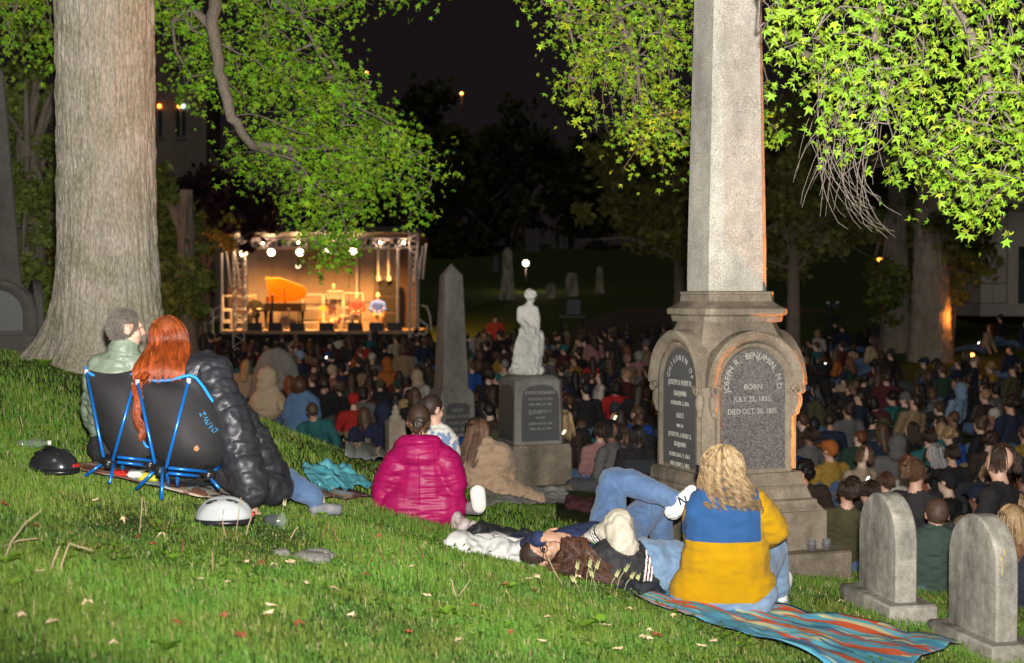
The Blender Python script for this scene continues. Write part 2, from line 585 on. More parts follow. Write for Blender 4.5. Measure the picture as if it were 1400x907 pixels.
def head(B, c, fwd, up, skin, k=1.0, hair=None, ears=True):
    """skull, jaw, brow, nose, lips, chin, ears, round c (middle of the skull)"""
    M = frame(fwd, up); c = Vector(c)
    def P(x, y, z): return c + M @ V3(x * k, y * k, z * k)
    B.ell(P(0, -.012, .018), (.074 * k, .094 * k, .098 * k), skin, M)
    B.ell(P(0, .03, -.05), (.056 * k, .062 * k, .072 * k), skin, M)
    B.ell(P(0, .062, -.095), (.026 * k, .026 * k, .022 * k), skin, M)           # chin
    B.cap(P(-.035, .076, .022), P(.035, .076, .022), .014 * k, .014 * k, skin)   # brow
    B.cap(P(0, .088, .012), P(0, .106, -.026), .009 * k, .015 * k, skin)         # nose
    B.ell(P(-.014, .094, -.029), (.010 * k,) * 3, skin); B.ell(P(.014, .094, -.029), (.010 * k,) * 3, skin)
    B.cap(P(-.018, .083, -.058), P(.018, .083, -.058), .009 * k, .009 * k, skin) # mouth
    B.ell(P(-.04, .055, -.03), (.024 * k, .026 * k, .026 * k), skin); B.ell(P(.04, .055, -.03), (.024 * k, .026 * k, .026 * k), skin)
    if ears:
        for sx in (-1, 1):
            B.ell(P(sx * .078, -.008, -.008), (.012 * k, .021 * k, .034 * k), skin, M)
    if hair is not None:
        B.ell(P(0, -.022, .028), (.082 * k, .098 * k, .100 * k), hair, M)
    return P, M

def hand(B, wrist, d, nrm, skin, curl=.5, thumb_side=1, k=1.0):
    """palm, four jointed fingers of unequal length and a thumb leaving the side of the palm; d points to the knuckles, nrm out of the back of the hand"""
    w = Vector(wrist); d = Vector(d).normalized(); n = Vector(nrm); n = (n - d * n.dot(d)).normalized(); sd = d.cross(n).normalized() * thumb_side
    pc = w + d * .048 * k
    M = Matrix((sd, d, n)).transposed()
    B.ell(pc, (.040 * k, .052 * k, .016 * k), skin, M)
    for i, (off, L) in enumerate(((.029, .070), (.010, .080), (-.010, .075), (-.029, .058))):
        p = w + d * .088 * k + sd * off * k - n * .002
        a = curl * .35; fd = d
        for j, fr in enumerate((.45, .32, .25)):
            fd = (d * math.cos(a) - n * math.sin(a)).normalized() + sd * off * .9
            q = p + fd * L * fr * k
            B.cap(p, q, .0088 * k - j * .0006, .0084 * k - j * .0008, skin)
            p = q; a += curl * (.75 if j == 0 else .6)
    tb = w + d * .03 * k + sd * .034 * k
    t1 = tb + (d * .6 + sd * .75 - n * .15).normalized() * .036 * k
    t2 = t1 + (d * .9 + sd * .3 - n * .25 * curl).normalized() * .03 * k
    B.cap(tb, t1, .0125 * k, .0105 * k, skin); B.cap(t1, t2, .0100 * k, .0085 * k, skin)

def hair_strands(name, c, fwd, up, rad, n, length, mat_, parent, origin, curl=0.0, freq=5.0, az=(-PI, PI), drift=(0, 0, 0), end_th=1.65,
                 width=.0035, seed=0, part=.0, spread=.02, lenvar=.3, K=18, push=None, lift=.0, sides=3, th0=(.02, .9), clumps=0, jit=.05, ombre=0.0):
    """separate locks that run over the skull from the parting and then hang"""
    rg = np.random.default_rng(seed)
    M = np.array(frame(fwd, up)); c = np.array(Vector(c)); rad = np.array(rad)
    phi = rg.uniform(az[0], az[1], n)                      # 0 = the back of the head
    t0 = rg.uniform(th0[0], th0[1], n)
    Ls = length * (1 - lenvar * rg.random(n))
    lay = rg.uniform(.98, 1.10, n)
    cph = rg.uniform(0, 2 * PI, n)
    if clumps:                                             # locks: neighbours share root, length and curl
        cg = rg.integers(0, clumps, n)
        phi = rg.uniform(az[0], az[1], clumps)[cg] + rg.normal(0, jit * 1.6, n); t0 = np.abs(rg.uniform(th0[0], th0[1], clumps)[cg] + rg.normal(0, jit, n))
        Ls = length * (1 - lenvar * rg.random(clumps))[cg] * (1 - .12 * rg.random(n)); cph = rg.uniform(0, 2 * PI, clumps)[cg] + rg.normal(0, .45, n); lay = rg.uniform(.98, 1.09, clumps)[cg] + rg.normal(0, .015, n)
    s = np.linspace(0, 1, K)
    arc = 0.085 * (end_th - t0).clip(.1) * 1.15
    tot = arc + Ls
    P = np.zeros((n, K, 3))
    for j in range(K):
        L = s[j] * tot
        th = np.minimum(t0 + L / .098, end_th)
        x = np.sin(th) * np.sin(phi); y = -np.sin(th) * np.cos(phi); z = np.cos(th)
        loc = np.stack([x, y, z], 1) * rad * lay[:, None]
        loc[:, 0] += part * (1 - np.minimum(L / .1, 1))
        p = c + loc @ M.T
        h = np.clip(L - arc, 0, None)
        p[:, 2] -= h
        out = (np.stack([x, y, 0 * z], 1) @ M.T)
        p += out * (spread * np.sin(np.clip(h / max(length, .01), 0, 1) * PI * .8))[:, None]
        p += np.array(drift)[None] * (np.clip(h / max(length, .01), 0, 1) ** 1.3)[:, None]
        g = np.clip(L / .06, 0, 1)
        am = curl * g * (0.35 + .65 * np.clip(h / max(length, .01), 0, 1))
        w = cph + freq * 2 * PI * L
        p[:, 0] += am * np.cos(w); p[:, 1] += am * np.sin(w); p[:, 2] += am * .4 * np.sin(w * .7)
        p += lift * out * g[:, None]
        P[:, j] = p
    if push is not None: P = push(P)
    r = width * (1 - .65 * s)[None] * rg.uniform(.7, 1.3, (n, 1))
    V, Fa = tubes_np(P, r, sides)
    sh = rg.normal(1, .28, n).clip(.35, 1.7)
    if clumps: sh = sh * rg.uniform(.6, 1.35, clumps)[cg]
    sv = sh[:, None] * (1 - ombre * s)[None]
    col = np.repeat(np.stack([sv, sv ** 1.08, sv ** 1.2], 2).reshape(-1, 3), sides, axis=0)
    me = np_mesh(name, V - np.array(Vector(origin)), Fa, mat_, smooth=True, col=col)
    return link(name, me, parent)

# cloth, skin and hair
def hairmat(name, col, rough=.38):
    return mat(name, col, rough, var=.2, scale=30, spec=.28, attr='tint')
SKIN = mat('skin', (.55, .33, .24), .5, var=.08, scale=14, spec=.35)
SKIN_TAN = mat('skin_tan', (.42, .235, .155), .5, var=.08, scale=14, spec=.35)
JEANS = mat('denim', (.042, .085, .18), .85, col2=(.085, .145, .26), scale=7, bump=.3, bscale=260, sheen=.15)
JEANS_L = mat('denim_pale', (.10, .17, .28), .85, col2=(.19, .28, .40), scale=7, bump=.3, bscale=260, sheen=.15)
WHITE_SHOE = mat('white_leather', (.72, .71, .68), .5, var=.06, scale=20)

def leafmat(name, col, trans=.25):
    if name in MATS: return MATS[name]
    m = bpy.data.materials.new(name); m.use_nodes = True
    nt = m.node_tree; L = nt.links; p = nt.nodes['Principled BSDF']
    at = nt.nodes.new('ShaderNodeAttribute'); at.attribute_name = 'tint'
    mx = nt.nodes.new('ShaderNodeMix'); mx.data_type = 'RGBA'; mx.blend_type = 'MULTIPLY'; mx.inputs[0].default_value = 1
    mx.inputs[6].default_value = (*col, 1); L.new(at.outputs['Color'], mx.inputs[7])
    L.new(mx.outputs[2], p.inputs['Base Color'])
    p.inputs['Roughness'].default_value = .5; p.inputs['Specular IOR Level'].default_value = .15
    tr = nt.nodes.new('ShaderNodeBsdfTranslucent'); L.new(mx.outputs[2], tr.inputs[0])
    ms = nt.nodes.new('ShaderNodeMixShader'); ms.inputs[0].default_value = trans
    L.new(p.outputs[0], ms.inputs[1]); L.new(tr.outputs[0], ms.inputs[2])
    L.new(ms.outputs[0], nt.nodes['Material Output'].inputs[0])
    MATS[name] = m
    return m
# ------------------------------------------------------------------ ground
def build_ground():
    ys = np.concatenate([np.linspace(-12, 3, 16), np.linspace(3.2, 26, 150), np.linspace(26.4, 80, 110), np.linspace(82, 330, 60)])
    xs0 = np.linspace(-1, 1, 181)
    xs = np.sign(xs0) * (np.abs(xs0) * 14 + np.abs(xs0) ** 4 * 240)
    X, Y = np.meshgrid(xs, ys, indexing='ij')
    Z = ground_np(X.ravel(), Y.ravel())
    V = np.stack([X.ravel(), Y.ravel(), Z], 1)
    V[:, 2] += .015 * fbm(V * np.array([1.3, 1.3, 0]), 4) * (V[:, 1] < 40)
    idx = np.arange(len(V)).reshape(X.shape)
    q = np.stack([idx[:-1, :-1], idx[1:, :-1], idx[1:, 1:], idx[:-1, 1:]], -1).reshape(-1, 4)
    m = mat('lawn_soil', (.045, .075, .018), .95, scale=2.5, col2=(.075, .10, .03), bump=.6, bscale=60, spec=.1, detail=8)
    o = link('lawn', np_mesh('lawn', V, q, m, smooth=True)); tag(o, kind='structure')
    return o
build_ground()

# worn earth road behind the audience
def build_road():
    pts = [G(1000, 470), G(880, 462), G(820, 440), G(900, 428), G(1010, 425)]
    a = [G(770, 462), G(800, 440), G(850, 424), G(930, 419), G(1060, 414)]
    b = [G(905, 470), G(960, 455), G(1000, 441), G(1060, 434), G(1140, 428)]
    V, q = [], []
    for i in range(len(a) - 1):
        for k in range(8):
            t = k / 8
            V.append([list(a[i].lerp(a[i + 1], t)), list(b[i].lerp(b[i + 1], t))])
    V.append([list(a[-1]), list(b[-1])])
    rows = []
    for l, r in V:
        l, r = np.array(l), np.array(r)
        for w in np.linspace(0, 1, 12):
            p = l * (1 - w) + r * w
            rows.append((p[0], p[1], gz(p[0], p[1]) + .03))
    n = len(V); idx = np.arange(n * 12).reshape(n, 12)
    q = np.stack([idx[:-1, :-1], idx[1:, :-1], idx[1:, 1:], idx[:-1, 1:]], -1).reshape(-1, 4)
    m = mat('packed_earth', (.09, .065, .05), .9, scale=1.2, bump=.4)
    tag(link('dirt_road', np_mesh('dirt_road', np.array(rows), q, m, smooth=True)), kind='structure')
build_road()

# cloths on the lawn (photo outlines): no blades grow through them, and the grass along their edges is pressed down
CLOTHS = [[(104, 642), (318, 684), (510, 675), (430, 645), (190, 622)], [(926, 806), (1312, 880), (1180, 912), (884, 812)]]
def inside(px, py, poly):
    c = np.zeros(len(px), bool); n = len(poly)
    for i in range(n):
        x0, y0 = poly[i]; x1, y1 = poly[(i + 1) % n]
        c ^= ((y0 > py) != (y1 > py)) & (px < (x1 - x0) * (py - y0) / ((y1 - y0) or 1e-9) + x0)
    return c
def build_grass():
    Xs, Ys, Hs = [], [], []
    rg = np.random.default_rng(3)
    for y0, y1, dens in ((3.9, 5.2, 11500), (5.2, 6.6, 9000), (6.6, 8.2, 6000), (8.2, 10.5, 3000), (10.5, 14, 1000), (14, 20, 420), (20, 30, 110)):
        area = (y0 + y1) / 2 * 1480 / F * (y1 - y0)
        n = int(area * dens)
        y = rg.uniform(y0, y1, n); x = rg.uniform(-1, 1, n) * y * 740 / F
        z = ground_np(x, y)
        py = CY - F * (y * _s + (z - EYE) * _c) / (y * _c - (z - EYE) * _s)
        px = CX + F * x / (y * _c - (z - EYE) * _s)
        ok = (py < 960) & ~((py < 700 - (px - 700) * -.25) & (px > 760) & (y > 12.5)) & ~((y > 12) & (px > 900))
        pr = np.ones(n)
        for c in CLOTHS:
            ok &= ~(inside(px, py, c) & (y < 10))
            for dy in (4, 9, 14, 20, 27, 34): pr = np.where(inside(px, py - dy, c) & (y < 10), np.minimum(pr, .30 + .022 * dy), pr)
        Xs.append(x[ok]); Ys.append(y[ok]); Hs.append(pr[ok])
    x, y = np.concatenate(Xs), np.concatenate(Ys)
    n = len(x)
    z = ground_np(x, y)
    P0 = np.stack([x, y, z], 1)
    patch = fbm(P0 * np.array([1.6, 1.6, 0]), 21, 3)
    fine = vnoise(P0 * np.array([9, 9, 0]), 33)
    far = np.clip((y - 6) / 10, 0, 1)
    h = (.031 + .018 * patch + .012 * fine + .026 * rg.random(n) ** 2.2).clip(.018) * (1 + .35 * far) * np.concatenate(Hs)
    tall = rg.random(n) < .012
    h = np.where(tall, h * 1.9, h)
    w = (.0011 + .0012 * rg.random(n)) * (1 + 1.5 * far)
    az = rg.uniform(0, 2 * PI, n)
    lean = rg.uniform(.2, 1.15, n)
    la = rg.uniform(0, 2 * PI, n) * .75 + 1.2
    d = np.stack([np.cos(az), np.sin(az), 0 * az], 1)
    ld = np.stack([np.cos(la), np.sin(la), 0 * la], 1)
    up = np.array([0, 0, 1.])
    mid = P0 + up * (h * .62)[:, None] + ld * (h * lean * .25)[:, None]
    tip = P0 + up * (h * (1.02 - .35 * lean))[:, None] + ld * (h * lean * .95)[:, None]
    V = np.stack([P0 - d * w[:, None] - up * .006, P0 + d * w[:, None] - up * .006, mid - d * (w * .8)[:, None], mid + d * (w * .8)[:, None], tip], 1).reshape(-1, 3)
    b = np.arange(n) * 5
    T = np.concatenate([np.stack([b, b + 1, b + 3], 1), np.stack([b, b + 3, b + 2], 1), np.stack([b + 2, b + 3, b + 4], 1)])
    g = np.stack([.066 + .02 * fine, .122 + .025 * patch, .016 + 0 * fine], 1)
    worn = np.clip(fbm(P0 * np.array([.8, .8, 0]), 91, 3) * 1.6 - .5, 0, 1)                 # trodden, drier patches
    h = h * (1 - .55 * worn) * np.where(rg.random(n) < .5 * np.clip(worn * 1.4 - .4, 0, 1), .25, 1)
    yel = np.clip(.5 * patch + .35 * rg.normal(size=n) + .5 * worn, 0, 1)[:, None]
    g = g * (1 - .5 * yel) + np.array([.17, .20, .035]) * .5 * yel
    dead = (rg.random(n) < .05)[:, None]
    g = np.where(dead, np.array([.26, .20, .09]), g) * rg.uniform(.75, 1.3, (n, 1))
    col = np.repeat(g, 5, axis=0).clip(.005, .6)
    m = leafmat('grass_blade', (2.3, 2.35, 2.9), .40)
    o = link('grass', np_mesh('grass', V, T, m, smooth=True, col=col)); tag(o, kind='stuff')
    o['label'] = 'mown green grass covering the sloping foreground lawn'; o['category'] = 'grass'
    # clover: small round leaves in loose patches
    C = 46; cx = rg.uniform(-1, 1, C); cy = rg.uniform(4.3, 8.6, C); cx = cx * cy * .36
    k = rg.integers(0, C, 1900); lx = cx[k] + rg.normal(0, .10, 1900); ly = cy[k] + rg.normal(0, .13, 1900)
    qx, qy = [], []
    gz_ = ground_np(lx, ly); fw = ly * _c - (gz_ - EYE) * _s
    px, py = CX + F * lx / fw, CY - F * (ly * _s + (gz_ - EYE) * _c) / fw
    ok = np.ones(len(lx), bool)
    for c in CLOTHS: ok &= ~inside(px, py, c)
    lx, ly, gz_ = lx[ok], ly[ok], gz_[ok]; m_ = len(lx)
    r_ = rg.uniform(.006, .012, m_); a6 = np.arange(6) * PI / 3; tl = rg.normal(0, .35, (m_, 2)); hh = rg.uniform(.03, .055, m_)
    ox, oy = np.cos(a6)[None] * r_[:, None], np.sin(a6)[None] * r_[:, None]
    Vc = np.stack([lx[:, None] + ox, ly[:, None] + oy, (gz_ + hh)[:, None] + ox * tl[:, :1] + oy * tl[:, 1:]], 2).reshape(-1, 3)
    b6 = (np.arange(m_) * 6)[:, None]
    Fc = np.concatenate([b6 + np.array([[0, 1, 2, 3]]), b6 + np.array([[0, 3, 4, 5]])])
    cc = np.repeat(np.array([.11, .22, .02]) * rg.uniform(.6, 1.5, (m_, 1)), 6, axis=0)
    oc = link('clover', np_mesh('clover', Vc, Fc, leafmat('clover_leaf', (1, 1, 1), .3), col=cc)); tag(oc, 'loose patches of clover among the foreground grass', 'clover', kind='stuff')
    return n
build_grass()
# ------------------------------------------------------------------ stones
GRAN = stone('granite_pale', (.42, .39, .335), .5, 1.0, .42)
SAND = stone('sandstone_weathered', (.27, .222, .165), .35, 1.0, .62)
DARKGRAN = stone('granite_dark_panel', (.115, .105, .098), .7, .7, .15, .55)
DARKSTONE = stone('dark_slate_and_dim_stone', (.085, .087, .086), .3, 1.0, .2, .5)
HEADST = stone('marble_weathered', (.40, .372, .318), .35, 1.9, .72)
WHITEM = stone('white_marble', (.72, .70, .64), .12, 1.0, .35)
GREYST = stone('grey_granite', (.25, .24, .21), .35, 1.0, .4)
LETTER = mat('inscription_paint', (.30, .287, .255), .7, var=.25, scale=30)

def sq(a, z, ch=0.0, c=(0, 0), b=None):
    """square ring of side a at height z with chamfered corners (8 points)"""
    h = a / 2; k = (b if b else a) / 2; e = max(ch, .0015)
    return [(c[0] + x, c[1] + y, z) for x, y in ((-h, -k + e), (-h + e, -k), (h - e, -k), (h, -k + e), (h, k - e), (h - e, k), (-h + e, k), (-h, k - e))]

def sqstack(mb, prof, mi=0, c=(0, 0)):
    return mb.loft([sq(a, z, ch, c) for a, z, ch in prof], mi)

def put_text(mb, txt, size, M, ex=.002, mi=0, squeeze=1.0):
    vs, fs = text_geo(txt, size, ex)
    mb.add([M @ Vector((v.x * squeeze, v.y, v.z)) for v in vs], fs, mi)

def arc_text(mb, txt, size, M, r, ex=.002, step=None, a_mid=0.0):
    """letters set one by one along an arch of radius r (M: x right, y up, z out of the face)"""
    n = len(txt); step = step or size * .78 / r
    for i, ch in enumerate(txt):
        if ch == ' ': continue
        a = a_mid - (i - (n - 1) / 2) * step
        R_ = Matrix.Translation((r * math.sin(-a), r * math.cos(a), 0)) @ Matrix.Rotation(a, 4, 'Z')
        put_text(mb, ch, size, M @ R_, ex)

def face_frame(nx, dist, z):
    """4x4: x along the face, y up, z out of the face, for a face whose normal is rotated nx radians from -Y about Z"""
    n = Vector((math.sin(nx), -math.cos(nx), 0)); x = Vector((math.cos(nx), math.sin(nx), 0))
    M = Matrix.Identity(4)
    for i in range(3):
        M[i][0] = x[i]; M[i][1] = (0, 0, 1)[i]; M[i][2] = n[i]; M[i][3] = n[i] * dist + (0, 0, z)[i]
    return M

def arch_outline(w, h0, h1, n=14):
    """outline from (−w, h0) up, round the top (radius w) and down: list of (x, z); h1 is the springing height"""
    pts = [(-w, h0), (-w, h1)]
    pts += [(-w * math.cos(PI * i / n), h1 + w * math.sin(PI * i / n)) for i in range(1, n)]
    pts += [(w, h1), (w, h0)]
    return pts

def sweep_arch(mb, M, w, h0, h1, sec, mi=0, n=18, legs=True):
    """sweep a small section [(out across the arch, out of the face)] along an arched line in face frame M"""
    path = []
    if legs: path += [((-w, h0), (-1, 0)), ((-w, h0 + (h1 - h0) * .5), (-1, 0))]
    for i in range(n + 1):
        a = PI * i / n
        path.append(((-w * math.cos(a), h1 + w * math.sin(a)), (-math.cos(a), math.sin(a))))
    if legs: path += [((w, h0 + (h1 - h0) * .5), (1, 0)), ((w, h0), (1, 0))]
    rings = [[M @ Vector((p[0] + nn[0] * s0, p[1] + nn[1] * s0, s1)) for s0, s1 in sec] for p, nn in path]
    mb.loft(rings, mi)

def volute(mb, M, x, z, r, out, mi=0, sgn=1):
    pts, rr = [], []
    for i in range(18):
        a = i / 17 * 2.6 * PI
        q = r * (1 - .75 * i / 17)
        pts.append(M @ Vector((x + sgn * q * math.cos(a), z + q * math.sin(a), out + .01 * i / 17))); rr.append(.017 * (1 - .45 * i / 17))
    mb.tube(pts, rr, 7, mi)

# the tall obelisk
def tall_obelisk():
    loc = Vector((1.62, 10.5, 0)); loc.z = gz(loc.x, loc.y) - .03
    rz = math.radians(21.0)
    t = thing('obelisk_monument', loc, 'tall pale granite obelisk on a stepped base with two arched inscription panels', 'monument', rotz=rz)
    H = lambda py: (405 - py) / 181.0 + EYE - loc.z          # height above the base for a photo row
    z1, z2, z3, z4 = H(741), H(690), H(657), H(640)
    zs, zt = H(520), H(440)                                   # springing and top of the die
    b = MB(); b.loft([sq(1.36, -.25, .02), sq(1.36, z1 - .012, .02), sq(1.34, z1, .02)]); b.build('step', SAND, t, 'auto')
    b = MB(); b.loft([sq(1.09, z1 + .002, .01), sq(1.09, z2 - .01, .01), sq(1.075, z2, .01)]); b.build('step', SAND, t, 'auto')
    b = MB(); sqstack(b, [(1.06, z2 + .002, .01), (1.04, z2 + .02, .01), (.99, z2 + .05, .01), (.985, z2 + .075, .01), (.93, z2 + .09, .01), (.89, z3 - .03, .01), (.875, z3 - .01, .01), (.86, z3, .01)])
    b.build('moulded_plinth', SAND, t, 'auto')
    b = MB(); sqstack(b, [(.86, z3 + .002, .02), (.855, z4 - .02, .02), (.83, z4, .03)]); b.build('die_base', SAND, t, 'auto')
    # die: narrow block, its corners chamfered, drawn in towards the neck above the springing
    b = MB()
    prof = [(.775, z4 + .001, .06), (.775, zs, .06)]
    for i in range(1, 9):
        k = i / 8; prof.append((.775 - .165 * k ** 2.0, zs + (zt - zs) * k, .07 + .03 * k))
    sqstack(b, prof); b.build('die', SAND, t, 'auto')
    # mouldings and neck
    b = MB(); sqstack(b, [(.645, zt, .07), (.66, zt + .02, .07), (.66, zt + .045, .07), (.69, zt + .055, .05), (.70, zt + .075, .05), (.69, zt + .10, .05), (.64, zt + .115, .05),
                          (.60, zt + .13, .05), (.55, zt + .155, .05), (.545, zt + .19, .05), (.535, zt + .205, .05), (.55, zt + .207, .05), (.55, zt + .225, .05), (.53, zt + .23, .05)])
    b.build('moulded_cap', SAND, t, 'auto')
    zsft = zt + .231
    b = MB(); sqstack(b, [(.492, zsft, .08), (.487, zsft + .3, .078), (.40, zsft + 2.25, .05), (.355, zsft + 3.25, .045), (.04, zsft + 3.6, .005)])
    b.build('shaft', GRAN, t, 'auto')
    # four faces: arched hood, inner rim, panel; two carry inscriptions
    w = .305
    for k in range(4):
        ang = k * PI / 2
        M = face_frame(ang, .3875, 0)
        b = MB(); sweep_arch(b, M, w + .045, zs - .02, zs - .02, [(-.035, -.05), (-.035, .03), (-.02, .06), (.0, .075), (.035, .078), (.055, .06), (.055, -.08)], legs=False)
        b.build('arch_hood', SAND, t, 'auto')
        b = MB(); sweep_arch(b, M, w - .005, z4 + .01, zs - .02, [(-.03, -.03), (-.03, .008), (-.012, .03), (.013, .03), (.018, -.03)])
        b.build('panel_frame', SAND, t, 'auto')
        for sx in (-1, 1):
            b = MB()
            volute(b, M, sx * (w + .035), zs - .055, .042, .055, 0, -sx)
            b.ell(M @ V3(sx * (w + .035), zs - .14, .025), (.035, .035, .075)); b.ell(M @ V3(sx * (w + .03), zs - .21, .02), (.022, .022, .04))
            b.build('scroll_bracket', SAND, t, True)
        pm = DARKSTONE if k == 3 else DARKGRAN
        b = MB()
        f = [M @ Vector((x, z, .004)) for x, z in arch_outline(w - .032, z4 + .03, zs - .02)]
        g = [M @ Vector((x, z, -.03)) for x, z in arch_outline(w - .032, z4 + .03, zs - .02)]
        b.loft([f, g]); p = b.build('inscription_panel', pm, t)
        T = face_frame(ang, .3875 + .0045, 0)
        b = MB()
        if k == 0:
            arc_text(b, 'JOSEPH R. BENJAMIN, M.D.', .064, T @ Matrix.Translation((0, zs - .02, 0)), .20, step=.152)
            put_text(b, 'BORN', .056, T @ Matrix.Translation((0, zs - .045, 0)))
            put_text(b, 'JULY 25, 1835.', .056, T @ Matrix.Translation((0, zs - .135, 0)), squeeze=.95)
            put_text(b, 'DIED OCT. 30, 1885.', .058, T @ Matrix.Translation((0, zs - .225, 0)), squeeze=.82)
            b.build('lettering', LETTER, p)
        if k == 3:
            arc_text(b, 'CHILDREN OF', .06, T @ Matrix.Translation((0, zs - .02, 0)), .175, step=.25)
            for i, (s_, z_, sz) in enumerate((('JOSEPH & MARY R.', .03, .058), ('BENJAMIN', -.05, .055), ('BORN FEB. 5, 1864.', -.12, .045), ('ALICE', -.215, .058), ('WIFE OF', -.285, .035),
                                              ('JOSEPH R. & MARY S.', -.36, .05), ('BENJAMIN', -.43, .052), ('BORN AUG. 9, 1864.', -.51, .048), ('DIED JUNE 2, 1890.', -.58, .048))):
                put_text(b, s_, sz, T @ Matrix.Translation((0, zs + z_ - .06, 0)), squeeze=.78)
            b.build('lettering', LETTER, p)
    return t, loc, z1, rz
OBEL = tall_obelisk()

# small obelisk among the audience
def small_obelisk():
    loc = G(617, 596); loc = Vector((W(617, 500, 24.0).x, 24.0, gz(W(617, 500, 24.0).x, 24.0)))
    s = F / 24.0; H = lambda py: (405 - py) / s + EYE - loc.z
    t = thing('obelisk_monument', loc, 'slim grey obelisk on a square inscribed plinth in the audience', 'monument', rotz=math.radians(24))
    a = lambda px: px / s / 1.33
    b = MB(); b.loft([sq(a(78), -.2, .01), sq(a(78), .10, .01)]); b.build('base', GREYST, t, 'auto')
    b = MB(); sqstack(b, [(a(66), .102, .01), (a(65), H(545), .01), (a(63), H(537), .02), (a(54), H(531), .02)]); p = b.build('plinth', GREYST, t, 'auto')
    b = MB(); sqstack(b, [(a(50), H(531) + .002, .02), (a(34), H(377), .02), (.01, H(361), .001)]); b.build('shaft', GREYST, t, 'auto')
    b = MB(); T = face_frame(0, a(65) / 2 + .003, 0)
    f = [(-.22, .16), (.22, .16), (.22, H(555)), (.16, H(550)), (-.16, H(550)), (-.22, H(555))]
    b.loft([[T @ V3(x, z, .004) for x, z in f], [T @ V3(x, z, -.02) for x, z in f]]); q = b.build('inscription_panel', DARKSTONE, t)
    b = MB(); T = face_frame(0, a(65) / 2 + .0075, 0)
    for i, s_ in enumerate(('HENRY', 'ANNA M. WIFE', 'BORN 1819', 'DIED 1887')):
        put_text(b, s_, .085, T @ Matrix.Translation((0, H(560) - .02 - i * .11, 0)), squeeze=.8)
    b.build('lettering', LETTER, q)
small_obelisk()

